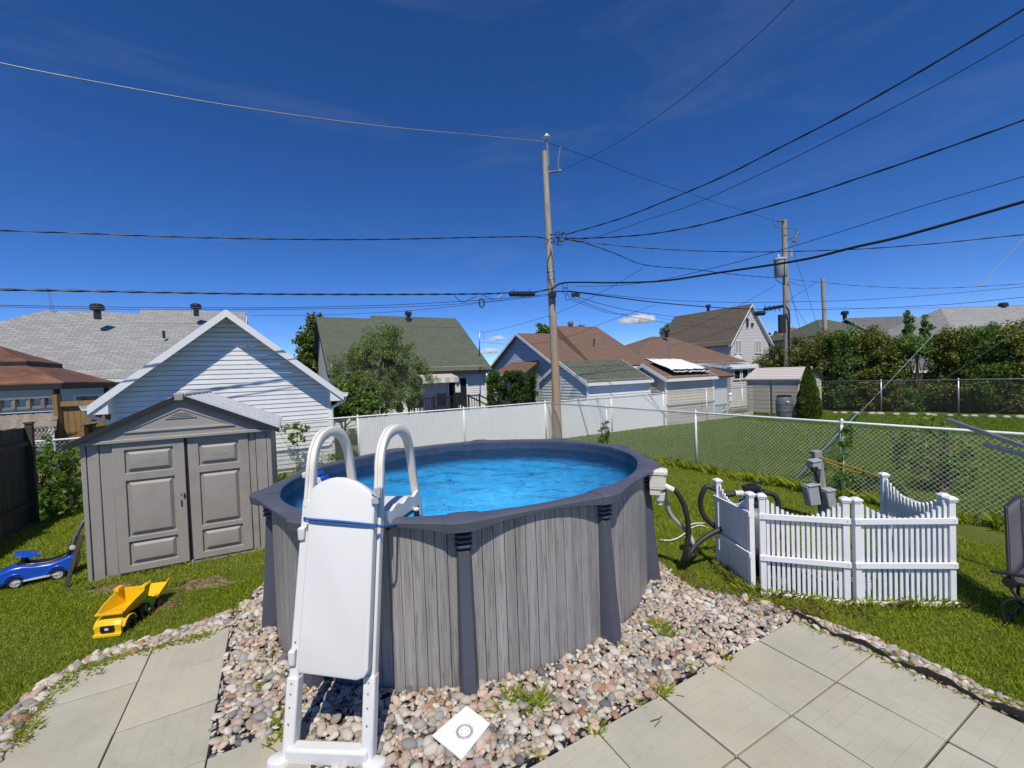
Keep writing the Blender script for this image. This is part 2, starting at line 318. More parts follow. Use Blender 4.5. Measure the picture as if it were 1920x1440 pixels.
def structure(o): o['kind'] = 'structure'; return o
def stuff(o): o['kind'] = 'stuff'; return o
def npobj(name, V, Fc, m, parent=None, smooth=False, origin=(0, 0, 0)):
    og = np.array(ORG[parent.name]) if parent is not None else np.array(origin, float)
    o = bpy.data.objects.new(name, npmesh(name, np.asarray(V)-og, Fc, MT[m] if isinstance(m, str) else m, smooth)); link(o, parent)
    if parent is None: ORG[o.name] = og; o.location = og
    return o
UV_ = np.array([.875, .484]); NV_ = np.array([-.484, .875])
def un(a, b, z=0.0): p = a*UV_+b*NV_; return np.array([p[0], p[1], z])
U3 = np.array([.875, .484, 0]); N3 = np.array([-.484, .875, 0]); Z3 = np.array([0, 0, 1.0])
def catmull(P, k=6, closed=False):
    P = [np.array(p, float) for p in P]; n = len(P); out = []
    for i in range(n if closed else n-1):
        g = lambda j: P[j % n] if closed else P[min(max(j, 0), n-1)]
        a, b, c, d = g(i-1), g(i), g(i+1), g(i+2)
        for t in np.arange(k)/k: out.append(.5*(2*b+(c-a)*t+(2*a-5*b+4*c-d)*t*t+(3*b-a-3*c+d)*t**3))
    if not closed: out.append(P[-1])
    return out
def inpoly(x, y, poly):
    poly = np.asarray(poly); inside = np.zeros(np.shape(x), bool); n = len(poly)
    for i in range(n):
        x1, y1 = poly[i][:2]; x2, y2 = poly[(i+1) % n][:2]
        c = ((y1 > y) != (y2 > y)); xi = (x2-x1)*(y-y1)/((y2-y1) if y2 != y1 else 1e-9)+x1
        inside ^= c & (x < xi)
    return inside

# ================================================================== ground
def ground_mat():
    b = NB('lawn_soil'); v = b.coord('Object')
    cc = b.ramp(b.noise(v, 1.1, 8, .65), [(.3, (.085, .118, .018)), (.55, (.125, .165, .026)), (.75, (.19, .19, .055))])
    cc = b.mix(b.ramp(b.noise(v, 26, 4, .7), [(.35, (.6, .6, .6)), (.6, (0, 0, 0))]), cc, (.06, .075, .018))
    b.set(Base_Color=cc, Roughness=.95, Specular_IOR_Level=.1); b.bump(b.noise(v, 40, 4, .7), 1.0, .03); return b.m
MT['lawn_soil'] = ground_mat()
gm = MB(); gs = 700
gm.add([(-gs, -60, 0), (gs, -60, 0), (gs, 1300, 0), (-gs, 1300, 0)], [(0, 1, 2, 3)])
structure(obj('ground', gm, 'lawn_soil'))

PC = np.array([-.497, 5.147]); PM = np.array([[-2.023, .738], [-.932, -1.716]])
def E2(th, k=1.0): return PC+PM@np.array([math.cos(th), math.sin(th)])*k
def E3(th, k, z): p = E2(th, k); return np.array([p[0], p[1], z])
def Enorm(th):
    t = E2(th+.01)-E2(th-.01); t /= np.linalg.norm(t); n = np.array([t[1], -t[0]])
    if n@(E2(th)-PC) < 0: n = -n
    return np.array([n[0], n[1], 0]), np.array([t[0], t[1], 0])
PMI = np.linalg.inv(PM)
def pool_k(x, y): q = PMI@np.stack([np.ravel(x)-PC[0], np.ravel(y)-PC[1]]); return np.hypot(q[0], q[1])

# gravel bed outline and the two stone borders (ground points)
def gp(*pts): return [gr(*p)[:2] for p in pts]
BED = gp((395, 1425), (424, 1192), (440, 1150), (505, 1088))+[E2(R(-50), 1.08), E2(R(-110), 1.05), E2(R(-180), 1.08)]+gp((1243, 1066), (1268, 1085), (1298, 1108), (1400, 1125), (1492, 1155), (1482, 1170), (1085, 1402))+[un(1.5, 1.9)[:2], un(-.49, 1.9)[:2]]
BORDL = gp((428, 1190), (290, 1222), (180, 1256), (100, 1335), (22, 1428), (-60, 1470), (-75, 1420), (15, 1345), (85, 1282), (178, 1232), (335, 1186), (432, 1152))
BORDR = gp((1480, 1172), (1629, 1236), (1839, 1326), (1980, 1384), (1985, 1362), (1800, 1276), (1640, 1202), (1492, 1154))
def patio_cells():
    L = []
    for a0 in (-1.69, -1.088): 
        for b0 in (4.58, 3.98, 3.38): L.append((a0, b0, a0+.6005, b0+(.595 if b0 < 4.5 else .52)))
    for a0, a1 in ((-1.69, -1.09), (-1.088, -.488), (-.486, .1)): L.append((a0, 2.78, a1, 3.375))
    for a0, a1 in ((-1.69, -1.09), (-1.088, -.488), (-.486, .1)): L.append((a0, 2.18, a1, 2.775))
    Rr = []
    edges = [4.20, 3.61, 3.005, 2.395, 1.785, 1.175, .565]
    for i in range(6):
        for b1, b0 in ((2.245, 1.645), (1.64, 1.035), (1.03, .43)):
            Rr.append((edges[i+1]+.004, b0, edges[i], b1))
    for b1, b0 in ((1.03, .43), (1.64, 1.035)): Rr.append((4.205, b0, 4.23, b1))
    return L, Rr[:18]
PL, PR = patio_cells()
def in_patio(x, y, m=0.0):
    a = x*UV_[0]+y*UV_[1]; b = x*NV_[0]+y*NV_[1]; r = np.zeros(np.shape(x), bool)
    for c in PL+PR: r |= (a > c[0]-m) & (a < c[2]+m) & (b > c[1]-m) & (b < c[3]+m)
    return r
SHO = np.array([-5.42, 5.34]); SHU = np.array([.888, .458]); SHN = np.array([-.458, .888])
# soil sheet under the stones
bm_ = MB()
for poly in (BED, BORDL, BORDR): 
    bm_.add([(p[0], p[1], .004+.0012*len(bm_.f)) for p in poly], [tuple(range(len(poly)))])
MT['bed_soil'] = mat('bed_soil', (.10, .085, .065), (.055, .047, .036), 18, rough=.95, bump=.8, bscale=60)
bed = structure(obj('gravel_bed', bm_, 'bed_soil'))

# ------------------------------------------------------------------ river stones
def stone_mat():
    b = NB('river_stone'); r = b.math('FRACT', b.math('ADD', b.irand(), b.orand()))
    cc = b.ramp(r, [(0, (.40, .36, .30)), (.10, (.52, .49, .44)), (.2, (.25, .245, .245)), (.28, (.46, .35, .29)), (.36, (.57, .545, .50)), (.44, (.38, .275, .23)), (.53, (.33, .33, .34)), (.60, (.45, .39, .31)),
                    (.68, (.13, .13, .14)), (.73, (.57, .44, .36)), (.81, (.60, .575, .53)), (.88, (.34, .19, .11)), (.905, (.47, .42, .36)), (1.0, (.22, .20, .19))], 'CONSTANT')
    v = b.coord('Object'); cc = b.mix(b.ramp(b.noise(v, 45, 6, .7, .8), [(.38, (.5, .5, .5)), (.62, (0, 0, 0))]), cc, b.mix(1.0, cc, (.55, .53, .5), 'MULTIPLY'))
    cc = b.mix(b.ramp(b.noise(v, 180, 3, .7), [(.55, (0, 0, 0)), (.75, (.35, .35, .35))]), cc, (.62, .58, .54))
    b.set(Base_Color=cc, Roughness=.72, Specular_IOR_Level=.35); b.bump(b.noise(v, 90, 4, .7), .35, .003); return b.m
MT['stone'] = stone_mat()
def ico(sub):
    bm = bmesh.new(); bmesh.ops.create_icosphere(bm, subdivisions=sub, radius=1); v = np.array([x.co[:] for x in bm.verts]); f = np.array([[y.index for y in x.verts] for x in bm.faces]); bm.free(); return v, f
ICV, ICF = ico(2)
SV = []
for i in range(14):
    d = rng.normal(size=(6, 3)); d /= np.linalg.norm(d, axis=1)[:, None]
    rr = np.ones(len(ICV))
    for q in d: 
        cut = rng.uniform(.62, .92); h = ICV@q; rr = np.minimum(rr, np.where(h > .05, cut/np.maximum(h, .05), 9))
    rr = .75*rr+.25*np.minimum(1, rr); SV.append(ICV*(rr*(1+.05*np.sin(ICV@(d[0]*4)+i)))[:, None])
DRAIN = [gr(*q, .06)[:2] for q in ((875, 1328), (912, 1356), (865, 1413), (818, 1378))]
def scatter_stones():
    P = []
    for poly, n, marg in ((BED, 34000, .03), (BORDL, 4200, .0), (BORDR, 3200, 0)):
        q = np.array(poly); lo, hi = q.min(0), q.max(0); A = (hi-lo).prod()
        # dart throwing on a grid for an even cover
        c = []
        m = int(n*A/abs(.5*np.sum(q[:, 0]*np.roll(q[:, 1], -1)-q[:, 1]*np.roll(q[:, 0], -1))))
        xy = rng.uniform(lo, hi, size=(m, 2)); k = inpoly(xy[:, 0], xy[:, 1], q); xy = xy[k]
        xy = xy[~in_patio(xy[:, 0], xy[:, 1], .006)]; kk = pool_k(xy[:, 0], xy[:, 1]); xy = xy[kk > .965]
        # drop hidden stones: behind the pool
        xy_ = xy; back = inpoly(xy_[:, 0], xy_[:, 1], DRAIN) | (np.arctan2(*(PMI@(xy-PC).T)[::-1]) < R(-30)) & (kk[kk > .965] < 1.25); P.append(xy[~back])
    xy = np.concatenate(P); n = len(xy); s = np.clip(rng.lognormal(math.log(.0180), .38, n), .008, .045); s[(pool_k(xy[:, 0], xy[:, 1]) > 1.75)] *= .82
    order = np.argsort(s); xy, s = xy[order], s[order]
    # small ones low, large ones on top; thin out overlap of the large
    cell = {}; z = np.zeros(n); keep = np.ones(n, bool)
    for i in range(n-1, -1, -1):
        ci = (int(xy[i, 0]/.04), int(xy[i, 1]/.04)); lv = 0; bad = False
        for dx in (-1, 0, 1):
            for dy in (-1, 0, 1):
                for j in cell.get((ci[0]+dx, ci[1]+dy), ()):
                    d = math.hypot(xy[i, 0]-xy[j, 0], xy[i, 1]-xy[j, 1]); rsum = s[i]+s[j]
                    if d < .62*rsum: lv += 1
                    if d < .36*rsum: bad = True
        if bad or lv > 4: keep[i] = False; continue
        z[i] = max(0, .026-.006*lv)+s[i]*.3
        cell.setdefault(ci, []).append(i)
    return xy[keep], s[keep], z[keep]
sxy, ss, sz = scatter_stones()
sd = np.hypot(sxy[:, 0], sxy[:, 1]); inview = np.ones(len(ss), bool)
for i in range(len(ss)):
    d = np.array([sxy[i, 0], sxy[i, 1], 0])-CAM; q = d@_w; px = 960+F*(d@_r)/q; py = 720-F*(d@_u)/q
    inview[i] = (q > 0) and 0 < px < 1920 and py < 1440
score = np.where(inview, ss*(1+sz*6)/np.sqrt(sd**2+EYE**2), 0); top = set(np.argsort(-score)[:300].tolist())
def stone_xf(i):
    yaw = rng.uniform(0, 6.28); til = rng.normal(0, .28, 2); e = np.array([rng.uniform(1.05, 1.5), rng.uniform(.8, 1.05), rng.uniform(.5, .8)])*ss[i]
    return Matrix.Translation((sxy[i, 0], sxy[i, 1], sz[i])) @ Matrix.Rotation(yaw, 4, 'Z') @ Matrix.Rotation(til[0], 4, 'X') @ Matrix.Rotation(til[1], 4, 'Y') @ Matrix.Diagonal((*e, 1))
smeshes = [npmesh('river_stone', v, ICF, MT['stone'], True) for v in SV]
BV, BF = [], []; off = 0
for i in range(len(ss)):
    X = stone_xf(i); k = int(rng.integers(len(SV)))
    if i in top:
        o = bpy.data.objects.new('river_stone', smeshes[k]); col.objects.link(o); o.parent = bed; o.matrix_local = X
    else:
        A = np.array(X); BV.append(SV[k]@A[:3, :3].T+A[:3, 3]); BF.append(ICF+off); off += len(ICV)
stuff(npobj('river_stones', np.concatenate(BV), np.concatenate(BF), 'stone', bed, True))

# ------------------------------------------------------------------ patios
def paver_mat():
    b = NB('paver'); v = b.coord('UV')
    br = b.n('ShaderNodeTexBrick'); b.l(v, br.inputs['Vector']); br.offset = .5; br.inputs['Scale'].default_value = 1; br.inputs['Brick Width'].default_value = .2; br.inputs['Row Height'].default_value = .1
    br.inputs['Mortar Size'].default_value = .0028; br.inputs['Mortar Smooth'].default_value = .6
    o = b.coord('Object'); n1 = b.noise(o, 2.0, 8, .65); n2 = b.noise(o, 120, 3, .6); n3 = b.noise(o, .9, 4, .6)
    cc = b.ramp(n1, [(.3, (.37, .358, .30)), (.55, (.43, .415, .345)), (.72, (.47, .445, .36))])
    cc = b.mix(b.ramp(n3, [(.5, (0, 0, 0)), (.68, (.55, .55, .55))]), cc, (.47, .41, .28))
    cc = b.mix(b.math('MULTIPLY', n2, .25), cc, (.28, .265, .235))
    mk = b.math('MULTIPLY', br.outputs['Fac'], b.ramp(b.noise(o, 3.2, 4, .6), [(.4, (0, 0, 0)), (.7, (.55, .55, .55))])); cc = b.mix(mk, cc, (.26, .245, .205)); cc = b.mix(b.ramp(b.noise(o, 7, 7, .7, .6), [(.56, (0, 0, 0)), (.72, (.35, .35, .35))]), cc, (.25, .235, .20)); cc = b.mix(b.ramp(b.noise(o, 30, 3, .6), [(.70, (0, 0, 0)), (.76, (.55, .55, .55))]), cc, (.14, .125, .10))
    q = b.math('MULTIPLY_ADD', b.orand(), .10); q.node.inputs[2].default_value = .95; cc = b.mix(1.0, cc, q, 'MULTIPLY')
    b.set(Base_Color=cc, Roughness=.88, Specular_IOR_Level=.25)
    h = b.math('SUBTRACT', b.math('MULTIPLY', n2, .25), br.outputs['Fac']); b.bump(h, .35, .004); return b.m
MT['paver'] = paver_mat()
def patio(cells, z0, seed):
    q = MB()
    for (a0, b0, a1, b1) in cells: q.add([un(a0-.012, b0-.012, .006), un(a1+.012, b0-.012, .006), un(a1+.012, b1+.012, .006), un(a0-.012, b1+.012, .006)], [(0, 1, 2, 3)]); break
    aa = [c[0] for c in cells]; 
    lo = np.array([min(c[0] for c in cells), min(c[1] for c in cells)]); hi = np.array([max(c[2] for c in cells), max(c[3] for c in cells)])
    q = MB()
    for (a0, b0, a1, b1) in cells: q.add([un(a0-.003, b0-.003, .0075), un(a1+.0029, b0-.003, .0075), un(a1+.0029, b1+.0029, .0075), un(a0-.003, b1+.0029, .0075)], [(0, 1, 2, 3)])
    p = structure(obj('patio', q, 'bed_soil'))
    rs = random.Random(seed)
    for i, (a0, b0, a1, b1) in enumerate(cells):
        g = .0032; z = z0+rs.uniform(-.003, .003); P = [un(a0+g, b0+g, 0.008), un(a1-g, b0+g, .008), un(a1-g, b1-g, .008), un(a0+g, b1-g, .008)]
        m = MB(); dz = [rs.uniform(-.0025, .0025) for _ in range(4)]; m.add(P+[np.array([x[0], x[1], z+d]) for x, d in zip(P, dz)], [(3, 2, 1, 0), (4, 5, 6, 7), (0, 1, 5, 4), (1, 2, 6, 5), (2, 3, 7, 6), (3, 0, 4, 7)])
        sw = i % 2
        obj('paver', m, 'paver', p, bevel=.005, uvf=(lambda c: (c[0]*UV_[0]+c[1]*UV_[1]-a0, c[0]*NV_[0]+c[1]*NV_[1]-b0)) if sw == 0 else (lambda c: (c[0]*NV_[0]+c[1]*NV_[1]-b0, c[0]*UV_[0]+c[1]*UV_[1]-a0)))
    return p
patio(PL, .034, 3); patio(PR, .034, 5)
# black plastic edging between paving and stones
def edging(P, h, scal, label):
    Q = []
    for a, b in zip(P, P[1:]):
        a, b = np.array(a), np.array(b); k = max(2, int(np.linalg.norm(b-a)/.035)); Q += [a+(b-a)*i/k for i in range(k)]
    Q.append(np.array(P[-1])); m = MB(); rings = []
    for i, q in enumerate(Q):
        t = Q[min(i+1, len(Q)-1)]-Q[max(i-1, 0)]; t = t/np.linalg.norm(t); nn = np.array([-t[1], t[0]]); hh = h*(1+scal*abs(math.sin(i*.24+1))+.12*math.sin(i*1.7)) ; w = .006; o = nn*.006*math.sin(i*.5)
        rings.append([np.array([*(q+o-nn*w), 0]), np.array([*(q+o+nn*w), 0]), np.array([*(q+o*2.4+nn*w), hh]), np.array([*(q+o*2.4-nn*w), hh])])
    m.sweep(rings); e = obj('landscape_edging', m, 'black', origin=(Q[0][0], Q[0][1], 0)); tag(e, label, 'edging')
edging([un(4.225, y)[:2] for y in (2.27, 1.6, 1.0, .45)], .062, .55, 'scalloped black edging strip along the stones beside the lawn-side paving')
edging([un(x, 2.265)[:2] for x in (4.2, 3.0, 1.8, .6)], .042, .15, 'black edging strip between the pool stones and the larger paving')
edging([un(-.47, y)[:2] for y in (5.08, 4.2, 3.40)]+[un(.1, 3.395)[:2]], .042, .2, 'black edging strip between the pool stones and the paving near the toys')

# ================================================================== swimming pool
pool = thing('swimming_pool', (PC[0], PC[1], 0), 'above-ground pool with grey plank-look wall and slate rim, full of blue water', 'swimming pool')
sh = MB(); nS = 120
sh.sweep([[E3(2*math.pi*i/nS, k, z) for k, z in ((.948, 0.0), (.948, 1.325), (.925, 1.325), (.925, 0.0))] for i in range(nS)], closed=True)
MT['seam'] = mat('dark_plank_seam', (.012, .012, .013), None, 4, rough=.9)
obj('wall', sh, 'seam', pool, smooth=True)
# planks all round, even in arc length
ths = np.linspace(0, 2*math.pi, 2001); pts_ = np.array([E2(t, .955) for t in ths]); arc = np.concatenate([[0], np.cumsum(np.linalg.norm(np.diff(pts_, axis=0), axis=1))])
nP = 136
for i in range(nP):
    w = rng.uniform(-.012, .012); t0, t1 = np.interp([arc[-1]*i/nP+.0028, arc[-1]*(i+1)/nP-.0028], arc, ths)
    m = MB(); k0, k1 = .9485, .957+rng.uniform(-.0006, .0006)
    q = [t0, (t0+t1)/2, t1]
    m.sweep([[E3(t, k, z) for k, z in ((k0, .0), (k1, .0), (k1, 1.31), (k0, 1.31))] for t in q])
    o = obj('plank', m, 'plank', pool)
CT = [R(36*k) for k in range(10)]
for k in range(10):
    t0, t1 = CT[k]+R(3.2), CT[k]+R(36-3.2); n = 15; m = MB(); rings = []
    for i in range(n):
        s = i/(n-1); t = t0+(t1-t0)*s; fl = abs(2*s-1)**2.2
        ko = .985+.036*fl; h = .052+.04*fl; z = 1.365
        rings.append([E3(t, kk, zz) for kk, zz in ((.93, 1.30), (ko-.012, z-h), (ko, z-h+.01), (ko+.002, z-.016), (ko-.008, z-.003), (.965, z+.004), (.932, z-.002), (.923, z-.012), (.923, 1.31))])
    m.sweep(rings); obj('top_rail', m, 'rim', pool, smooth=True)
    # cap over the joint
    m = MB(); rings = []
    for i in range(7):
        s = i/6; t = CT[k]+R(-3.4+6.8*s); b = math.sin(math.pi*s)**.5; ko = 1.022+.018*b; z = 1.370+.006*b
        rings.append([E3(t, kk, zz) for kk, zz in ((.93, 1.30), (ko-.02, z-.105), (ko, z-.09), (ko+.004, z-.02), (ko-.01, z-.003), (.965, z+.006), (.93, z), (.920, z-.014), (.920, 1.325))])
    m.sweep(rings); obj('rail_cap', m, 'rim', pool, smooth=True)
    # upright: ribbed neck, then a tapered body with a foot
    nrm, tg = Enorm(CT[k]); base = E3(CT[k], .955, 0)
    post = MB()
    def sect(z, w, d): c = base+Z3*z; return [c-tg*w/2-nrm*.012, c-tg*w/2+nrm*d*.55, c-tg*w*.32+nrm*d, c+tg*w*.32+nrm*d, c+tg*w/2+nrm*d*.55, c+tg*w/2-nrm*.012]
    post.sweep([sect(z, w, d) for z, w, d in ((.0, .150, .150), (.10, .148, .142), (.5, .136, .105), (.9, .122, .078), (1.11, .114, .066))])
    po = obj('upright', post, 'rimpost', pool, smooth=True, bevel=.004)
    rb = MB()
    for z in (1.125, 1.165, 1.205, 1.245): rb.sweep([sect(z, .116, .06), sect(z+.012, .132, .085), sect(z+.026, .132, .085), sect(z+.034, .112, .06)])
    rb.sweep([sect(1.10, .10, .045), sect(1.30, .10, .045)]); obj('neck', rb, 'rimpost', po)
    ft = MB(); ft.sweep([sect(0, .162, .172), sect(.03, .158, .165)]); obj('foot', ft, 'rimpost', po)
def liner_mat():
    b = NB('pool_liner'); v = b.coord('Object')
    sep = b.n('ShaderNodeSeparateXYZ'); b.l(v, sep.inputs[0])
    deep = b.ramp(b.noise(v, 5, 3, .6, .3), [(.3, (.085, .44, .70)), (.5, (.115, .51, .77)), (.7, (.18, .60, .85))])  # pale mottling stands for light flecks, painted into the liner colour
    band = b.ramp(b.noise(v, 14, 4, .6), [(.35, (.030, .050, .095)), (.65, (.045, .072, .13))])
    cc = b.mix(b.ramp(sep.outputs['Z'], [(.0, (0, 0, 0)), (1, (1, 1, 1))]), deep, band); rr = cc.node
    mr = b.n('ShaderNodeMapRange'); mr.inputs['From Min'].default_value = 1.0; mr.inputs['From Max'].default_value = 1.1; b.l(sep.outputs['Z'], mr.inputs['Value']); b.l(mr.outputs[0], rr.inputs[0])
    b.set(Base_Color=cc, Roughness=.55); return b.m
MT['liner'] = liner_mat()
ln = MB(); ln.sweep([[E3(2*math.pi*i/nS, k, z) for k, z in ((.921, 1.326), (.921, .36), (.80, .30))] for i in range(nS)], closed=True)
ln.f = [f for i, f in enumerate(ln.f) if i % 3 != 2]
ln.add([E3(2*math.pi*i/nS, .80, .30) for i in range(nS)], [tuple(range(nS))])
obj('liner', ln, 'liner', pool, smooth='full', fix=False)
def water_mat():
    b = NB('pool_water'); v = b.coord('Object')
    n1 = b.noise(b.coord('Object', (1.0, 1.5, 1), (0, 0, .25)), 3.6, 3, .5, .2); n2 = b.noise(b.coord('Object', (1.0, 1.4, 1), (0, 0, -.35)), 10, 2, .5, .2)
    h = b.math('ADD', n1, b.math('MULTIPLY', n2, .35))
    bp = b.n('ShaderNodeBump'); bp.inputs['Strength'].default_value = .65; bp.inputs['Distance'].default_value = .06; b.l(h, bp.inputs['Height'])
    gl = b.n('ShaderNodeBsdfGlossy'); gl.inputs['Roughness'].default_value = .02; b.l(bp.outputs[0], gl.inputs['Normal'])
    tr = b.n('ShaderNodeBsdfTransparent'); tr.inputs['Color'].default_value = (.50, .80, .97, 1)
    fr = b.n('ShaderNodeFresnel'); fr.inputs['IOR'].default_value = 1.33; b.l(bp.outputs[0], fr.inputs['Normal'])
    ms = b.n('ShaderNodeMixShader'); b.l(fr.outputs[0], ms.inputs[0]); b.l(tr.outputs[0], ms.inputs[1]); b.l(gl.outputs[0], ms.inputs[2]); b.l(ms.outputs[0], b.out.inputs['Surface'])
    return b.m
MT['water'] = water_mat()
WZ = 1.24; nr_, na_ = 60, 160; kk = np.linspace(.004, .92, nr_); aa = np.arange(na_)/na_*2*math.pi
Kg, Ag = np.meshgrid(kk, aa, indexing='ij'); X = PC[0]+Kg*(PM[0, 0]*np.cos(Ag)+PM[0, 1]*np.sin(Ag)); Y = PC[1]+Kg*(PM[1, 0]*np.cos(Ag)+PM[1, 1]*np.sin(Ag))
Zw = np.zeros_like(X)
for _ in range(22):
    a = rng.uniform(0, 6.28); f = rng.uniform(4, 22); Zw += .012/f*2.2*np.sin(f*(X*math.cos(a)+Y*math.sin(a))+rng.uniform(0, 6.28)+.8*np.sin(2*X+1.3*Y))
V = np.stack([X, Y, WZ+Zw], -1).reshape(-1, 3); i_, j_ = np.meshgrid(np.arange(nr_-1), np.arange(na_), indexing='ij'); j2 = (j_+1) % na_
Fc = np.stack([i_*na_+j_, (i_+1)*na_+j_, (i_+1)*na_+j2, i_*na_+j2], -1).reshape(-1, 4)
wo_ = npobj('pool_water', V, Fc, 'water', None, True, (PC[0], PC[1], 0)); structure(wo_); wo_['label'] = 'rippled clear blue water filling the pool'
# skimmer box hung on the far right of the wall
nrm, tg = Enorm(R(141)); b0 = E3(R(141), .985, 0)
sk = MB()
def skr(z, w, d, o=0.0): return [b0+Z3*z-tg*w/2, b0+Z3*z-tg*w/2+nrm*(d-.03), b0+Z3*z-tg*(w/2-.03)+nrm*d, b0+Z3*z+tg*(w/2-.03)+nrm*d, b0+Z3*z+tg*w/2+nrm*(d-.03), b0+Z3*z+tg*w/2]
sk.sweep([skr(z, w, d) for z, w, d in ((1.05, .14, .13), (1.12, .15, .14), (1.12, .17, .16), (1.14, .17, .16), (1.14, .175, .165), (1.27, .185, .175))])
so_ = obj('skimmer', sk, 'cream', pool, bevel=.006)
lid = MB(); lid.sweep([skr(1.275, .2, .19), skr(1.315, .2, .19), skr(1.325, .17, .16)]); obj('lid', lid, 'cream', so_, bevel=.006)
nk = MB(); nk.lathe(b0+nrm*.1+Z3*.93, [(.03, 0), (.03, .04), (.05, .05), (.06, .125)], 14); obj('outlet', nk, 'cream', so_, smooth=True)

# ================================================================== pool ladder
lad = thing('pool_ladder', (-1.26, 2.7, 0), 'white plastic A-frame pool ladder with its slide board strapped upright', 'ladder')
LF, RF = np.array([-1.515, 2.70, .075]), np.array([-.995, 2.655, .075])
LT, RT = at(583, 905, 3.14), at(712, 885, 3.12)
pn = np.cross(RF-LF, LT-LF); pn /= np.linalg.norm(pn)
if pn[1] > 0: pn = -pn                                   # towards the patio
def onpl(px, py, off): 
    d = ray(px, py); o = LF+pn*off; t = ((o-CAM)@pn)/(d@pn); return CAM+d*t
for a, b in ((LF, LT), (RF, RT)):
    m = MB(); m.bar(a-Z3*.05, a+(b-a)*.93, .068, .072, up=tuple(-pn)); lg = obj('leg', m, 'ladder', lad, bevel=.012)
    m = MB(); m.bar(a-Z3*.07, a+(b-a)*.26, .080, .086, up=tuple(-pn)); obj('sleeve', m, 'ladder', lg, bevel=.014)
    m = MB()
    for s in (.10, .155, .20, .235, .30, .34, .38): 
        c = a+(b-a)*s+pn*(.044 if s < .26 else .037)+(.004)*Z3; m.lathe(c, [(.0045, -.003), (.0045, .0012)], 8, axis=pn)
    obj('screw', m, 'greyplastic', lg)
m = MB(); m.bar(LF+pn*.0-(RF-LF)*.02, RF+(RF-LF)*.02, .09, .105); obj('bottom_step', m, 'ladder', lad, bevel=.018)
for c in (LF-(RF-LF)*.1, RF+(RF-LF)*.09):
    m = MB(); m.sweep([[np.array([c[0], c[1]-.03, 0])+np.array([r*math.cos(t)*1.1, r*math.sin(t)*.8, z]) for t in np.linspace(0, 2*math.pi, 16, endpoint=False)] for r, z in ((.07, .0), (.075, .03), (.065, .06), (.04, .07))]); obj('foot', m, 'ladder', lad, smooth=True)
arches = ([(712, 905, 3.13), (712, 868, 3.14), (716, 838, 3.2), (727, 814, 3.3), (745, 804, 3.42), (760, 815, 3.55), (768, 845, 3.64), (774, 890, 3.70), (781, 935, 3.75), (786, 985, 3.79), (793, 1060, 3.84)],
          [(583, 925, 3.13), (585, 872, 3.15), (590, 842, 3.21), (602, 819, 3.31), (622, 808, 3.43), (641, 817, 3.56), (652, 845, 3.64), (659, 890, 3.70), (666, 940, 3.75), (671, 985, 3.79), (678, 1060, 3.84)])
for A in arches:
    a_, b_ = (LF, LT) if A[0][0] < 650 else (RF, RT)
    P = catmull([a_+(b_-a_)*.90, a_+(b_-a_)*.985]+[at(*q) for q in A[1:]], 5); m = MB(); rings = []
    side = np.array([1.0, 0.12, 0])
    for i, p in enumerate(P):
        t = P[min(i+1, len(P)-1)]-P[max(i-1, 0)]; t /= np.linalg.norm(t); s_ = side-t*(side@t); s_ /= np.linalg.norm(s_); n_ = np.cross(t, s_)
        rings.append([p+s_*x+n_*y for x, y in ((-.034, -.024), (-.026, -.036), (-.008, -.038), (-.005, -.028), (.005, -.028), (.008, -.038), (.026, -.036), (.034, -.024), (.034, .024), (.026, .036), (-.026, .036), (-.034, .024))])
    m.sweep(rings); obj('handrail', m, 'ladder_beige', lad, smooth=True)
# top platform with scalloped sides
pl = [at(588, 948, 3.17), at(716, 962, 3.15), at(779, 927, 3.70), at(668, 925, 3.72)]
z_ = 1.425
pl = [np.array([p[0], p[1], z_]) for p in pl]
m = MB(); m.prism(pl, (0, 0, -.035)); plat = obj('platform', m, 'ladder', lad, bevel=.006)
for a, b, o in ((pl[1], pl[2], .004), (pl[0], pl[3], -.03)):
    tp = [a+(b-a)*s+Z3*(.028+.014*math.cos(s*6*math.pi)) for s in np.linspace(0, 1, 31)]; poly = [a-Z3*.085]+tp+[b-Z3*.085]
    m = MB(); m.prism(poly, np.array([.026, 0, 0])); q = obj('side_plate', m, 'ladder', plat)
for c in (at(751, 979, 3.3), at(783, 955, 3.6)):
    m = MB(); m.lathe(c, [(.018, -.03), (.02, .0), (.012, .012)], 12, axis=(1, -.3, .1)); obj('bolt', m, 'ladder', lad, smooth=True)
m = MB(); m.bar(pl[1]+np.array([.02, .05, -.1]), pl[2]+np.array([.01, 0, -.1]), .03, .03); obj('brace', m, 'blackgloss', plat)
# slide board: a shallow tray with an arched head
outl = [(557, 1254), (561, 1262), (668, 1276), (682, 1271), (690, 1258)]+[(690+ (703-690)*s, 1258-(1258-932)*s) for s in (.25, .5, .75, 1)]
for s in np.linspace(0, 1, 11): outl.append((703-s*(703-583), 932-14*s-30*math.sin(math.pi*s)**.8 if 0 < s < 1 else (932 if s == 0 else 918)))
outl += [(583-(583-557)*s, 918+(1254-918)*s) for s in (.25, .5, .75)]
fr_ = [onpl(x, y, .105) for x, y in outl]; cen = sum(fr_)/len(fr_)
m = MB(); back = [p-pn*.055 for p in fr_]; inset = [p+(cen-p)*.03+pn*.008 for p in fr_]
n = len(fr_); m.sweep([back, fr_, inset], caps=True); bd = obj('slide_board', m, 'ladder', lad, smooth=True, bevel=.006)
for x, y, w, h in ((567, 1000, .05, .09), (549, 1232, .045, .10)):
    m = MB(); c = onpl(x, y, .04); m.box(c, (w, .05, h)); obj('bracket', m, 'ladder', lad, bevel=.01)
m = MB(); c = onpl(709, 925, .10); M_ = Matrix.Rotation(R(-12), 3, 'X')
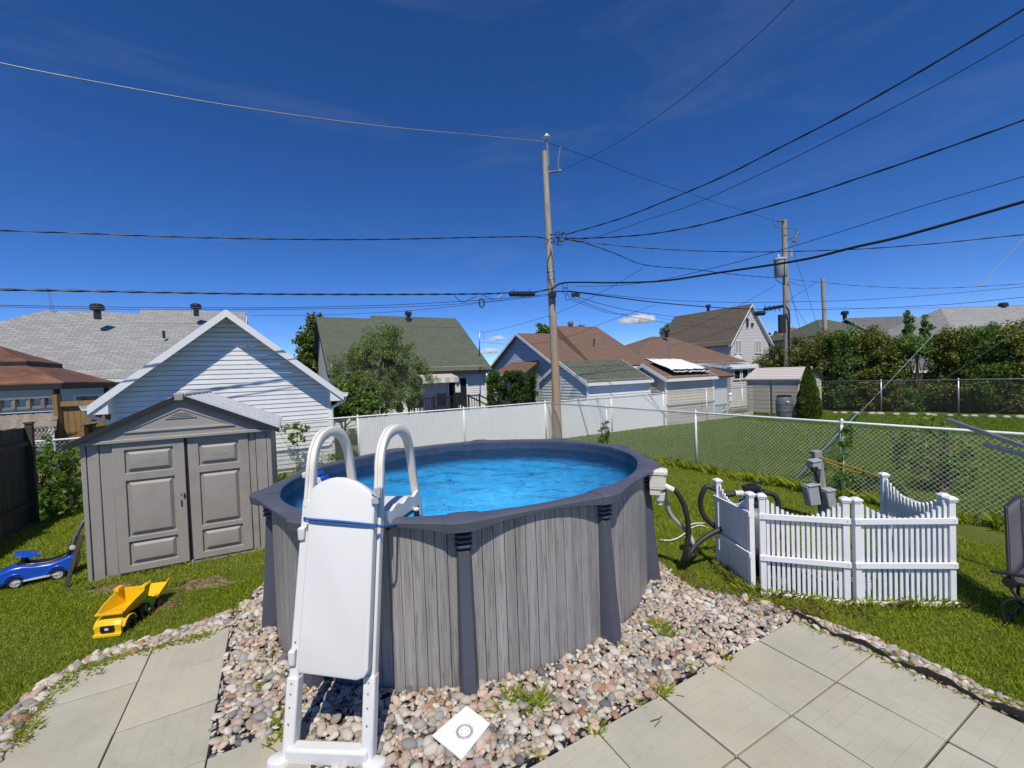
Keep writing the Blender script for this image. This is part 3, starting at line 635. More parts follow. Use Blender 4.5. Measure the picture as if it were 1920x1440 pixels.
m.box(c, (.062, .045, .07), M=M_); m.box(c+np.array([-.01, -.03, -.045]), (.05, .03, .04), M=M_); m.box(c+np.array([.018, -.03, .012]), (.02, .025, .075), M=M_); m.tube([c+np.array([-.04, -.02, .02]), c+np.array([.02, -.035, -.03])], .009, 6)
obj('latch', m, 'elecgrey', lad, bevel=.008)
m = MB(); P = [onpl(x, y, o) for x, y, o in ((572, 971, .09), (577, 973, .123), (640, 978, .128), (698, 984, .123), (707, 985, .10), (722, 987, .06))]
P += [at(745, 984, 3.27)]
m.tube(catmull(P, 4), .0085, 6); m.tube(catmull([p+np.array([.0, -.004, -.011-.006*math.sin(i)]) for i, p in enumerate(P)], 4), .006, 6)
cord = obj('strap_cord', m, 'blue_cord', smooth='full', origin=P[0]); tag(cord, 'blue cord tied round the upright slide board of the pool ladder', 'cord')
# curved pool brush in the water behind the ladder
fb = thing('pool_brush', at(590, 905, 4.0), 'white curved pool brush with blue pads standing in water behind the ladder', 'pool brush')
c = at(578, 922, 4.0); m = MB(); rings = []
for t in np.linspace(R(-10), R(100), 14): rings.append([c+np.array([(r)*math.cos(t), y, r*math.sin(t)]) for r, y in ((.14, -.05), (.19, -.05), (.19, .05), (.14, .05))])
m.sweep(rings); obj('curved_body', m, 'ladder', fb, bevel=.006)
for t in (20, 38, 56, 74):
    m = MB(); q = c+np.array([.205*math.cos(R(t)), 0, .205*math.sin(R(t))]); m.box(q, (.03, .11, .035), M=Matrix.Rotation(R(-t), 3, 'Y')); obj('pad', m, 'bluecar', fb, bevel=.004)

# drain plate on the stones
dr = thing('drain_cover', (-.42, 2.91, .05), 'white square plate with a ring of slots lying tilted on the stones', 'drain cover')
dc = [gr(875, 1322, .085), gr(919, 1356, .07), gr(865, 1421, .07), gr(810, 1378, .08)]
_n = np.cross(dc[1]-dc[0], dc[3]-dc[0]); dc[2][2] = dc[0][2]-((dc[2]-dc[0])[:2]@_n[:2])/_n[2]
m = MB(); m.prism(dc, (0, 0, -.014)); obj('plate', m, 'white_vinyl', dr, bevel=.003)
cc_ = gr(871, 1371, .075); ux = dc[1]-dc[0]; ux /= np.linalg.norm(ux); uy = dc[3]-dc[0]; uy -= ux*(uy@ux); uy /= np.linalg.norm(uy); nz_ = np.cross(ux, uy); nz_ *= np.sign(nz_[2])
def proj_pl(p): d0 = dc[0]; return p+nz_*(((d0-p)@nz_))
m = MB()
for i in range(36):
    t = 2*math.pi*i/36; a = proj_pl(cc_+(ux*math.cos(t)+uy*math.sin(t))*.040)+nz_*.0008; b = proj_pl(cc_+(ux*math.cos(t)+uy*math.sin(t))*.059)+nz_*.0008; m.bar(a, b, .0034, .0012, up=tuple(nz_))
for i in range(5):
    t = 2*math.pi*i/5+.4; m.lathe(proj_pl(cc_+(ux*math.cos(t)+uy*math.sin(t))*.024)+nz_*.0006, [(.0035, 0), (.0035, .0006)], 8, axis=nz_)
obj('slots', m, 'black', dr)

# ================================================================== grass
def nzs(x, y, s): return .5+.5*np.sin(x*s+1.7*np.sin(y*s*.7+1))*np.cos(y*s*1.1+1.3*np.sin(x*s*.8))
def blades(xy, h, w, lean=.5):
    n = len(xy); yaw = rng.uniform(0, 6.283, n); d = np.stack([np.cos(yaw), np.sin(yaw)], 1); la = rng.uniform(0, 6.283, n); L = (h*lean*rng.uniform(.2, 1.2, n))[:, None]*np.stack([np.cos(la), np.sin(la)], 1)
    z0 = np.zeros(n); V = np.zeros((n, 4, 3)); V[:, 0, :2] = xy-d*w[:, None]/2; V[:, 1, :2] = xy+d*w[:, None]/2
    V[:, 2, :2] = xy+L*.35+d*w[:, None]*.32; V[:, 2, 2] = h*.6; V[:, 3, :2] = xy+L; V[:, 3, 2] = h
    V[:, :2, 2] = -.003
    F0 = np.arange(n)[:, None]*4; return V.reshape(-1, 3), np.concatenate([np.stack([F0[:, 0], F0[:, 0]+1, F0[:, 0]+2], 1), np.stack([F0[:, 0], F0[:, 0]+2, F0[:, 0]+3], 1)])
FA, FD = np.array([6.92, 5.84]), np.array([-.524, .852])           # near chain-link fence line
def fence_side(x, y): return (x-FA[0])*FD[1]-(y-FA[1])*FD[0]        # > 0 beyond the fence
def free(xy):
    x, y = xy[:, 0], xy[:, 1]; ok = ~in_patio(x, y, .01) & (pool_k(x, y) > 1.0)
    for P in (BED, BORDL, BORDR): ok &= ~inpoly(x, y, P)
    s = (x-SHO[0])*SHU[0]+(y-SHO[1])*SHU[1]; t = (x-SHO[0])*SHN[0]+(y-SHO[1])*SHN[1]; ok &= ~((s > 0) & (s < 2.08) & (t > 0) & (t < 2.1)); return ok
def lawn(lo, hi, dens, hm, wm, test):
    A = (hi[0]-lo[0])*(hi[1]-lo[1]); xy = rng.uniform(lo, hi, size=(int(A*dens), 2)); k = free(xy) & test(xy[:, 0], xy[:, 1]); xy = xy[k]
    q = .6*nzs(xy[:, 0], xy[:, 1], 1.3)+.4*nzs(xy[:, 0]+9, xy[:, 1], 4.1); xy = xy[rng.uniform(0, 1, len(xy)) < .55+.6*q]
    q = .6*nzs(xy[:, 0], xy[:, 1], 1.3)+.4*nzs(xy[:, 0]+9, xy[:, 1], 4.1); n = len(xy)
    return blades(xy, hm*(.6+.6*q)*rng.uniform(.55, 1.25, n), wm*rng.uniform(.7, 1.3, n), .75)
def vis(x, y, m=150): return (np.abs(x/np.maximum(y, .1)*F) < 960+m)
def bare(x, y):                                                     # worn spots by the shed door
    r = np.ones(np.shape(x), bool)
    for px, py, rx, ry in ((210, 1105, .32, .13), (385, 1095, .36, .16), (300, 1135, .22, .12)):
        c = gr(px, py); d = ((x-c[0])/rx)**2+((y-c[1])/ry)**2; r &= (d > 1) | (rng.uniform(0, 1, np.shape(x)) < .22+.6*np.clip(d-.35, 0, 1))
    return r
def soilspot(px, py, rx, ry, z):
    c = gr(px, py); m = MB(); m.add([(c[0]+rx*math.cos(t)*(1+.2*math.sin(3*t+px)+.14*math.sin(11*t)+.12*math.sin(23*t+1)), c[1]+ry*math.sin(t)*(1+.2*math.cos(4*t)+.14*math.sin(13*t)+.12*math.sin(29*t)), z) for t in np.linspace(0, 2*math.pi, 120, endpoint=False)], [tuple(range(120))]); return m
for i, q in enumerate(((210, 1105, .34, .15), (385, 1095, .38, .18), (300, 1135, .26, .14), (270, 895, .1, .1), (75, 985, .35, .14))):
    structure(obj('bare_ground', soilspot(*q, .003+.001*i), 'soil'))
own = [lawn((-9, 2.2), (9, 5.5), 6800, .042, .0062, lambda x, y: vis(x, y) & (fence_side(x, y) < -.03) & bare(x, y)),
       lawn((-12, 5.5), (6, 14.5), 3200, .05, .009, lambda x, y: vis(x, y) & (fence_side(x, y) < -.03) & bare(x, y) & (x*NV_[0]+y*NV_[1] < 12.6) & ~((np.abs(x+.6) < 2.2) & (y > 6) & (y < 8.3)))]
def joinvf(L):
    V, Fs, o = [], [], 0
    for v, f in L: V.append(v); Fs.append(f+o); o += len(v)
    return np.concatenate(V), np.concatenate(Fs)
g_ = npobj('grass', *joinvf(own), 'blade'); stuff(g_); g_['label'] = 'mown green lawn on this side of the wire fence'
nb = [lawn((1, 5.5), (12, 13), 2600, .055, .011, lambda x, y: vis(x, y) & (fence_side(x, y) > .02)),
      lawn((1, 13), (22, 22.5), 1000, .07, .02, lambda x, y: vis(x, y) & (fence_side(x, y) > .02) & (x*NV_[0]+y*NV_[1] < 12.55) & (y < 20.6-(x-14.6)*.83)),
      lawn((12, 5.5), (24, 13), 900, .06, .02, lambda x, y: vis(x, y) & (fence_side(x, y) > .02))]
g_ = npobj('grass', *joinvf(nb), 'blade_far'); stuff(g_); g_['label'] = 'mown green lawn of the neighbouring yard beyond the wire fence'
# weeds and untrimmed edges
def tuft(c, n, r, h, w=.006):
    a = rng.uniform(0, 6.28, n); q = r*np.sqrt(rng.uniform(0, 1, n)); xy = np.stack([c[0]+q*np.cos(a), c[1]+q*np.sin(a)], 1); return blades(xy, h*rng.uniform(.4, 1.2, n), np.full(n, w)*rng.uniform(.6, 1.3, n), 1.1)
L = []; D = []
for px, py, n, r, h in ((536, 1362, 60, .05, .10), (515, 1395, 50, .05, .08), (960, 1312, 70, .07, .10), (1000, 1330, 90, .08, .11), (1020, 1322, 60, .05, .1), (940, 1335, 50, .06, .09), (1240, 1182, 60, .05, .1), (1210, 1172, 40, .03, .08), (1252, 1198, 70, .06, .1), (1238, 1305, 70, .06, .09),
                        (1200, 1326, 40, .04, .07), (1118, 1378, 80, .05, .08), (1302, 1262, 60, .06, .07), (1356, 1243, 50, .05, .08), (1170, 1222, 30, .03, .07), (1000, 1425, 40, .04, .08), (480, 1300, 60, .05, .07), (1345, 1258, 40, .05, .06), (470, 1190, 30, .03, .08), (520, 1345, 40, .06, .07)):
    L.append(tuft(gr(px, py), n, r, h))
for i in range(170):                                               # weeds in the left and right borders
    P = BORDL if i % 2 else BORDR; k = int(rng.integers(0, 4)); a = P[k]; b = P[(k+1)]; s = rng.uniform(); c = a+(b-a)*s+rng.normal(0, .03, 2)+(-.10*UV_+.04*NV_ if i % 2 else .07*UV_+.07*NV_); L.append(tuft(c, 30, .06, .06)); 
    if i % 3 == 0: D.append(tuft(c+rng.normal(0, .05, 2), 22, .08, .06))
for px, py, n, r, h in ((500, 1235, 90, .10, .05), (480, 1260, 70, .08, .05), (1450, 1150, 120, .14, .07), (1390, 1130, 120, .16, .08), (1520, 1150, 120, .15, .08), (1600, 1150, 90, .15, .07), (1330, 1110, 120, .15, .07), (1290, 1085, 80, .12, .06), (1490, 1150, 80, .1, .09), (430, 1160, 60, .08, .07), (445, 1150, 60, .06, .06)):
    D.append(tuft(gr(px, py), n, r, h)); L.append(tuft(gr(px+8, py-6), n//2, r, h*1.1))
for s in np.linspace(-1.2, 9.2, 190):                            # long grass under the wire fence
    c = FA+FD*s+rng.normal(0, .07, 2); L.append(tuft(c, 26, .10, .15 if rng.uniform() < .6 else .24, .009))
for s in np.linspace(0, 1, 60):                                  # along the picket panels
    for a, b in (((2.40, 5.15), (2.50, 4.5)), ((2.55, 4.49), (3.30, 4.24)), ((3.36, 4.22), (4.27, 4.15))):
        c = np.array(a)*(1-s)+np.array(b)*s+np.array([rng.normal(0, .03), -.02+rng.normal(0, .03)]); (L if rng.uniform() < .7 else D).append(tuft(c, 10, .04, rng.uniform(.05, .14)))
for px, py in ((210, 1105), (385, 1095), (300, 1135), (330, 1110), (75, 985)):
    for _ in range(40): D.append(tuft(gr(px, py)[:2]+rng.normal(0, (.22, .09), 2), 9, .05, .035))
for s in np.linspace(0, 2.08, 24): c = SHO+SHU*s-SHN*.04; L.append(tuft(c, 8, .05, .07))
g_ = npobj('weeds', *joinvf(L), 'blade'); stuff(g_); g_['label'] = 'green weeds and untrimmed grass among stones and along fences'
g_ = npobj('weeds', *joinvf(D), 'dryblade'); stuff(g_); g_['label'] = 'dry yellow grass along the edges of the stones'
# dead twigs on the paving
for i, P in enumerate((((1220, 1352), (1236, 1347), (1242, 1342)), ((1228, 1362), (1238, 1350)), ((490, 1395), (512, 1404), (530, 1420)), ((1268, 1303), (1283, 1306)), ((1560, 1215), (1572, 1211)))):
    m = MB(); m.tube([gr(x, y, .042) for x, y in P], .003, 5); o = obj('twig', m, 'twig', origin=gr(*P[0], .04)); tag(o, ('thin brown twig bent like a V lying on the paving', 'short brown twig under the bent twig on the paving', 'thin dark stem lying beside the ladder foot', 'small twig at the edge of the stones on the paving', 'dry sprig at the far corner of the paving')[i], 'twig')

# ================================================================== resin shed
shed = thing('garden_shed', (SHO[0], SHO[1], 0), 'taupe resin garden shed with panelled double doors standing on the lawn', 'shed')
def S(s, t, z): p = SHO+SHU*s+SHN*t; return np.array([p[0], p[1], z])
SU3 = np.array([*SHU, 0]); SN3 = np.array([*SHN, 0]); SW, SD, SE, SA = 2.08, 2.1, 1.78, 2.27
def sbox(m, s0, s1, t0, t1, z0, z1): m.prism([S(s0, t0, z0), S(s1, t0, z0), S(s1, t1, z0), S(s0, t1, z0)], (0, 0, z1-z0)); return m
for q in ((0, .05, 0), (.056, .17, .012), (.176, .30, .02), (1.80, 1.88, .02), (1.886, 2.02, .012), (2.026, SW, 0)): m = MB(); sbox(m, q[0], q[1], q[2], .05, 0, SE); obj('front_panel', m, 'shed', shed, bevel=.008)
for s0, s1 in ((0, .04), (SW-.04, SW)):
    for k in range(6): m = MB(); sbox(m, s0, s1, .055+k*.341, .055+k*.341+.335, 0, SE); obj('side_panel', m, 'shed', shed, bevel=.01)
m = MB(); sbox(m, .04, SW-.04, SD-.05, SD, 0, SE); obj('back_panel', m, 'shed', shed)
m = MB(); sbox(m, .02, SW-.02, .02, SD, .0, .05); obj('floor', m, 'shed', shed)
def door(s0, s1, t):
    m = MB(); sbox(m, s0, s1, t, t+.03, .05, 1.765); d = obj('door', m, 'shed', shed, bevel=.006)
    rows = ((.16, .42), (.53, 1.22), (1.36, 1.62)); x0, x1 = s0+.14, s1-.14
    fr = MB()
    for z0, z1 in [(.05, .14), (.44, .51), (1.24, 1.34), (1.64, 1.765)]: sbox(fr, s0, s1, t-.026, t+.001, z0, z1)
    for a, b in ((s0, x0-.02), (x1+.02, s1)): sbox(fr, a, b, t-.0261, t+.001, .05, 1.765)
    obj('door_frame', fr, 'shed', d, bevel=.007)
    for z0, z1 in rows:
        p = MB(); e = .045; ring = lambda q, tt: [S(x0+q, tt, z0+q), S(x1-q, tt, z0+q), S(x1-q, tt, z1-q), S(x0+q, tt, z1-q)]
        p.sweep([ring(.0, t+.001), ring(.004, t-.004), ring(.036, t-.03), ring(.05, t-.032)], caps=True); obj('door_panel', p, 'shed', d, bevel=.003)
        if z1 > 1.5:
            e = MB(); c = S((x0+x1)/2, t-.0325, (z0+z1)/2); e.sweep([[c+SU3*.085*math.cos(a)*q+Z3*.03*math.sin(a)*q-SN3*y for a in np.linspace(0, 2*math.pi, 20, endpoint=False)] for q, y in ((1, 0), (.94, .003), (.86, .0032), (.8, .0005))]); e.box(c-SN3*.001, (.09, .003, .016), rz=math.atan2(SHU[1], SHU[0])); obj('emblem', e, 'shed', d)
    return d
d1 = door(.305, 1.05, .012); d2 = door(1.085, 1.795, .03)
m = MB(); sbox(m, 1.048, 1.083, .03, .05, .05, 1.765); obj('door_gap', m, 'black', shed)
m = MB(); sbox(m, .985, 1.0, -.024, -.014, .82, .90); sbox(m, .987, .998, -.024, -.012, .97, .985); obj('handle', m, 'black', d1)
m = MB(); sbox(m, 1.02, 1.036, -.03, -.012, .93, .99); obj('latch', m, 'black', d1)
# gable front with a raised triangular frame and louvre
m = MB(); ga = [S(-.02, -.03, SE-.015), S(SW+.02, -.03, SE-.015), S(SW+.02, -.03, SE+.02), S(SW/2, -.03, SA), S(-.02, -.03, SE+.02)]; m.prism(ga, SN3*.07); gf = obj('gable', m, 'shed', shed, bevel=.005)
m = MB()
def tri(q, t): h = SA-SE-.02; return [S(.42+q*2.0, t, SE+.075+q), S(SW-.42-q*2.0, t, SE+.075+q), S(SW/2, t, SA-.10-q*1.1)]
m.sweep([tri(0, -.03), tri(.008, -.048), tri(.03, -.048), tri(.038, -.038)]); obj('gable_panel', m, 'shedlight', gf, bevel=.002)
m = MB()
for z, x in ((SE+.24, .17), (SE+.262, .13), (SE+.284, .10), (SE+.306, .07)): m.box(S(SW/2, -.044, z), (2*x, .012, .010), rz=math.atan2(SHU[1], SHU[0]))
obj('louvre', m, 'shedlight', gf)
m = MB(); sbox(m, -.04, SW+.04, -.055, .02, SE-.04, SE+.005); obj('header', m, 'shedlight', shed, bevel=.008)
# roof
for sg in (-1, 1):
    e = S(SW/2+sg*(SW/2+.12), 0, SE-.035); r_ = S(SW/2, 0, SA+.035)
    m = MB(); q = [e-SN3*.09, r_-SN3*.09, r_+SN3*(SD+.08), e+SN3*(SD+.08)]; m.prism(q, (0, 0, .035)); ro = obj('roof_panel', m, 'shedroof', shed, bevel=.006)
    m = MB(); m.prism([e-SN3*.10-Z3*.035, r_-SN3*.10-Z3*.035, r_-SN3*.10+Z3*.034, e-SN3*.10+Z3*.034], SN3*.03); obj('edge_strip', m, 'darkedge', ro)
    m = MB()
    for k in range(1, 6): f_ = k/6; a = e+(r_-e)*.03+SN3*(SD*f_)+Z3*.04; b = e+(r_-e)*.97+SN3*(SD*f_)+Z3*.04; m.bar(a, b, .05, .012)
    obj('roof_rib', m, 'shedroof', ro)
m = MB(); m.box(S(SW/2, -.06, SA+.03), (.10, .10, .10), rz=math.atan2(SHU[1], SHU[0])); obj('ridge_end', m, 'shedlight', shed, bevel=.012)
m = MB(); m.bar(S(SW/2, -.05, SA+.065), S(SW/2, SD+.06, SA+.065), .13, .03); obj('ridge_cap', m, 'shedroof', shed, bevel=.01)
# board leaning on the shed
m = MB(); a, b = gr(123, 1103, .0), at(154, 1003, 5.32); m.bar(a, b, .05, .012, up=(0, 1, .2)); o = obj('leaning_board', m, 'oldwood', origin=a); tag(o, 'thin dark board leaning against the corner of the taupe shed', 'board')

# ================================================================== toys
def wheel(c, r, w, ax, parent, rim='silver', spokes=10, tyre='blackgloss'):
    ax = np.array(ax, float); ax /= np.linalg.norm(ax); m = MB()
    m.lathe(np.array(c)-ax*w/2, [(r*.62, 0), (r*.95, 0), (r, w*.2), (r, w*.8), (r*.95, w), (r*.62, w), (r*.6, w*.7)], 22, axis=ax); o = obj('wheel', m, tyre, parent, smooth=True)
    if rim:
        q = MB(); x = np.cross(ax, Z3); x /= np.linalg.norm(x); y = np.cross(ax, x); cc = np.array(c)+ax*(w*.30)
        q.lathe(cc, [(r*.14, -.004), (r*.14, .008), (r*.02, .010)], 12, axis=ax)
        for k in range(spokes): t = 2*math.pi*k/spokes; dd = x*math.cos(t)+y*math.sin(t); q.bar(cc+dd*r*.1, cc+dd*r*.63, r*.10, .008, up=tuple(ax))
        q.lathe(cc, [(r*.58, -.002), (r*.66, -.002), (r*.66, .008), (r*.58, .008), (r*.58, -.002)], 20, axis=ax); obj('rim', q, rim, o)
    return o
# blue ride-on car: axis from nose (left) to tail (right)
b0, b1 = gr(30, 1104), gr(110, 1087); fx = (b0-b1); fx[2] = 0; wb = np.linalg.norm(fx); fx /= wb; sy = np.array([-fx[1], fx[0], 0]); sy = sy if sy[1] < 0 else -sy      # sy points to the viewer
carc = (b0+b1)/2+(-sy)*.13
car = thing('ride_on_car', carc, 'blue plastic ride-on toy car with black seat and push handle', 'toy car')
def Cc(f, s, z): return carc+fx*f+sy*s+Z3*z
prof = [(.40, .10), (.405, .16), (.36, .21), (.22, .26), (.12, .262), (.02, .235), (-.12, .225), (-.22, .25), (-.30, .285), (-.345, .26), (-.355, .14), (-.33, .085), (.36, .07)]
m = MB(); rings = []
for s, q in ((-.145, .90), (-.13, .98), (-.06, 1.0), (.06, 1.0), (.13, .98), (.145, .90)): rings.append([Cc(f, s, .165+(z-.165)*q) for f, z in prof])
m.sweep(rings); obj('body', m, 'bluecar', car, smooth=True, bevel=.012)
m = MB(); m.sweep([[Cc(f, s, z) for s, z in ((-.085, .22), (.085, .22), (.07, .20+h), (-.07, .20+h))] for f, h in ((.12, .075), (.02, .06), (-.1, .05), (-.2, .07), (-.29, .11))]); obj('seat', m, 'blackgloss', car, bevel=.01)
m = MB(); m.sweep([[Cc(f+df, s, z) for f, s in ((-.02, -.1), (.02, -.1), (.02, .1), (-.02, .1))] for df, z in ((-.27, .24), (-.30, .36), (-.335, .46), (-.35, .48))]); obj('backrest', m, 'blackgloss', car, bevel=.015)
m = MB(); m.lathe(Cc(-.325, .105, .38), [(.03, 0), (.03, .01), (.01, .012)], 14, axis=sy); obj('hinge', m, 'silver', car)
m = MB(); P = [Cc(-.30, .09, .34), Cc(-.36, .09, .52), Cc(-.43, .07, .68), Cc(-.44, 0, .70), Cc(-.43, -.07, .68), Cc(-.36, -.09, .52), Cc(-.30, -.09, .34)]; m.tube(catmull(P, 4), .016, 8); obj('push_handle', m, 'greyplastic', car, smooth='full')
m = MB(); m.tube([Cc(.16, 0, .24), Cc(.11, 0, .36)], [.045, .028], 10); m.lathe(Cc(.135, 0, .25), [(.07, 0), (.06, .04), (.03, .05)], 14); obj('steering_column', m, 'blackgloss', car)
m = MB(); ax = (fx*-.35+Z3); m.lathe(Cc(.105, 0, .365), [(.03, -.02), (.10, -.005), (.125, .005), (.11, .018), (.05, .03)], 20, axis=ax); obj('steering_wheel', m, 'bluecar', car, smooth=True)
for f in (wb/2, -wb/2):
    for s in (.13, -.13): wheel(Cc(f, s, .078), .078, .05, sy*np.sign(s), car)
    for s in (.137, -.137):
        m = MB(); rr = []
        for t in np.linspace(R(5), R(175), 12): rr.append([Cc(f+r*math.cos(t), s+y*np.sign(s), .085+r*math.sin(t)) for r, y in ((.088, -.02), (.108, -.02), (.108, .018), (.088, .018))])
        m.sweep(rr); obj('wheel_arch', m, 'bluecar', car, bevel=.006)
m = MB(); m.bar(Cc(.18, .14, .085), Cc(-.18, .14, .085), .03, .02); obj('side_sill', m, 'silver', car)
# yellow dump truck
tf = gr(200, 1199); tb = gr(262, 1150); tx = (tf-tb); tx[2] = 0; tx /= np.linalg.norm(tx); ty = np.array([-tx[1], tx[0], 0]); ty = ty if ty[0] > 0 else -ty     # ty to the picture's right
tcn = tf-tx*.24
trk = thing('toy_dump_truck', tcn, 'yellow toy dump truck with black grille and wheels on the lawn', 'toy truck')
def T(f, s, z): return tcn+(tx*(f+.03)+ty*s+Z3*z)*.82
m = MB(); rings = []
for f, w, z0, z1 in ((.235, .135, .045, .065), (.24, .14, .04, .15), (.21, .14, .05, .19), (.15, .135, .06, .215), (.07, .12, .08, .22), (.06, .11, .09, .2)): rings.append([T(f, -w, z0), T(f, w, z0), T(f, w, z1-.02), T(f, w*.85, z1), T(f, -w*.85, z1), T(f, -w, z1-.02)])
m.sweep(rings); cb = obj('cab', m, 'yellow', trk, smooth=True, bevel=.012)
m = MB(); m.bar(T(.245, -.15, .04), T(.245, .15, .04), .03, .035); obj('bumper', m, 'yellow', trk, bevel=.008)
for s in (-.125, .125):
    m = MB(); rr = []
    for t in np.linspace(R(10), R(170), 10): rr.append([T(.11+r*math.cos(t), s+y, .09+r*math.sin(t)) for r, y in ((.095, -.045), (.115, -.045), (.115, .045), (.095, .045))])
    m.sweep(rr); obj('mudguard', m, 'yellow', trk, bevel=.006)
m = MB(); m.prism([T(.2425, -.065, .075), T(.2425, .065, .075), T(.2425, .075, .10), T(.2425, .07, .155), T(.2425, -.07, .155), T(.2425, -.075, .10)], tx*.012); gr_ = obj('grille', m, 'blackgloss', cb, bevel=.004)
m = MB(); m.bar(T(.2575, -.02, .118), T(.2575, .02, .118), .004, .022); obj('badge', m, 'silver', cb)
m = MB(); m.box(T(.06, 0, .185), (.13, .10, .04), rz=math.atan2(ty[1], ty[0])); obj('cabin_block', m, 'blackgloss', trk, bevel=.01)
m = MB(); [m.tube([T(.10, s, .19), T(.16, s, .262)], .011, 8) for s in (-.05, .05)]; obj('ram', m, 'silver', trk)
m = MB(); m.box(T(-.1, 0, .115), (.18, .34, .05), rz=math.atan2(ty[1], ty[0])); obj('chassis', m, 'greyplastic', trk, bevel=.01)
# tipper: open tray, thin walls
outer = [(.20, .155, .255), (.16, .16, .245), (-.05, .17, .20), (-.24, .165, .19)]
m = MB()
def tray(f, w, zb, zt): return [T(f, -w, zt), T(f, -w*.72, zb), T(f, w*.72, zb), T(f, w, zt), T(f, w-.014, zt), T(f, w*.72-.012, zb+.014), T(f, -w*.72+.012, zb+.014), T(f, -w+.014, zt)]
m.sweep([tray(.20, .150, .262, .285), tray(.18, .152, .25, .285), tray(.06, .165, .205, .33), tray(-.16, .175, .175, .375), tray(-.25, .17, .18, .385)])
m.prism([T(-.25, -.122, .178), T(-.25, .122, .178), T(.2, .108, .262), T(.2, -.108, .262)], Z3*.012); m.prism([T(.20, -.15, .262), T(.20, .15, .262), T(.20, .15, .287), T(.20, -.15, .287)], tx*.014)
m.prism([T(-.25, -.17, .385), T(-.25, -.122, .18), T(-.25, .122, .18), T(-.25, .17, .385)], -tx*.014)
tr_ = obj('tipper', m, 'yellow', trk, bevel=.004)
for s in (-.15, .15):
    m = MB(); m.box(T(-.2, s, .40), (.045, .09, .04), rz=math.atan2(ty[1], ty[0])); [m.lathe(T(-.2+d, s, .42), [(.014, 0), (.014, .012)], 8) for d in (-.028, .0, .028)]; obj('corner_block', m, 'yellow', tr_, bevel=.005)
m = MB()
for k in range(7): m.lathe(T(.14-.02*(k % 2), -.1+.033*k, .245), [(.012, 0), (.012, .012)], 8)
obj('studs', m, 'yellow', tr_)
for f, r in ((.11, .085), (-.16, .10)):
    for s in (-.135, .135): wheel(T(f, s, r), r*.82, .06, ty*np.sign(s), trk, None, tyre='black')
# small loader behind it
lp = gr(272, 1150); l2 = gr(297, 1128); lx = l2-lp; lx[2] = 0; lx /= np.linalg.norm(lx); ly = np.array([-lx[1], lx[0], 0])
ldr = thing('toy_loader', lp, 'small green, yellow and orange toy loader behind the yellow truck', 'toy loader')
def Lq(f, s, z): return lp+lx*f+ly*s+Z3*z
m = MB(); m.sweep([[Lq(f, s, z) for s, z in ((-.07, .06), (.07, .06), (.06, h), (-.06, h))] for f, h in ((-.1, .18), (-.02, .20), (.06, .15), (.12, .12))]); obj('body', m, 'limeplastic', ldr, bevel=.01)
m = MB(); m.sweep([[Lq(f, s, z) for s, z in ((-.09, z0), (.09, z0), (.10, z0+.05), (.088, z0+.05), (.08, z0+.012), (-.08, z0+.012), (-.088, z0+.05), (-.1, z0+.05))] for f, z0 in ((.08, .11), (.2, .15), (.3, .19))]); obj('bucket', m, 'yellow', ldr, bevel=.004)
m = MB(); m.bar(Lq(.02, .05, .12), Lq(.24, .05, .13), .02, .03); m.bar(Lq(.02, -.05, .12), Lq(.24, -.05, .13), .02, .03); obj('arm', m, 'orange', ldr)
for f in (-.05, .10):
    for s in (-.075, .075): wheel(Lq(f, s, .05), .05, .035, ly*np.sign(s), ldr, 'orange', 5, 'black')

# ================================================================== picket fence panels
def picket_panel(a, b, npk, label, lean=0, posts=(True, True)):
    a, b = np.array([a[0], a[1], 0.0]), np.array([b[0], b[1], 0.0]); d = b-a; L = np.linalg.norm(d); d /= L; nn = np.array([d[1], -d[0], 0]); rz = math.atan2(d[1], d[0])
    t = thing('picket_fence_panel', (a+b)/2, label, 'picket fence', 'white picket fence panels round the pool pump')
    for s, on in ((0.032, posts[0]), (L-.032, posts[1])):
        if not on: continue
        c = a+d*s; m = MB(); m.box(c+Z3*.53, (.056, .056, 1.06), rz=rz); p = obj('post', m, 'white_vinyl', t, bevel=.004)
        m = MB(); sq = lambda w, z: [c+d*x*w+nn*y*w+Z3*z for x, y in ((-1, -1), (1, -1), (1, 1), (-1, 1))]
        m.sweep([sq(.036, 1.045), sq(.036, 1.062), sq(.043, 1.064), sq(.043, 1.076), sq(.02, 1.096), sq(.001, 1.10)]); obj('post_cap', m, 'white_vinyl', p)
    for z in (.035, .42, .86):
        m = MB(); m.box((a+b)/2+Z3*z+nn*.030, (L+.006, .024, .058 if z > .1 else .05), rz=rz); r_ = obj('rail', m, 'white_vinyl', t, bevel=.004)
        if z > .1:
            m = MB(); [m.lathe(a+d*s+Z3*z+nn*.042, [(.005, 0), (.005, .0015)], 8, axis=nn) for s in (.03, L-.03)]; obj('screw', m, 'greyplastic', r_)
    for i in range(npk):
        s = .085+(L-.17)*i/(npk-1); c = a+d*s; h = .885+.145*abs(2*i/(npk-1)-1)**1.9; w = .0140; m = MB()
        pr = [(-w, .04), (w, .04), (w, h-.014), (w*.75, h-.004), (w*.3, h), (-w*.3, h), (-w*.75, h-.004), (-w, h-.014)]
        m.prism([c+d*x+Z3*z+nn*.009 for x, z in pr], -nn*.018); obj('picket', m, 'white_vinyl', t)
    return t
picket_panel((2.55, 4.495), (3.315, 4.25), 15, 'front white picket panel nearest the pool, facing the paving')
picket_panel((3.345, 4.242), (4.275, 4.165), 16, 'front white picket panel nearest the folding lounger, facing the paving')
picket_panel((2.43, 5.18), (2.50, 4.525), 13, 'side white picket panel next to the pool hoses')
picket_panel((4.275, 4.24), (4.44, 5.17), 15, 'rear white picket panel under the yellow rope by the wire fence')

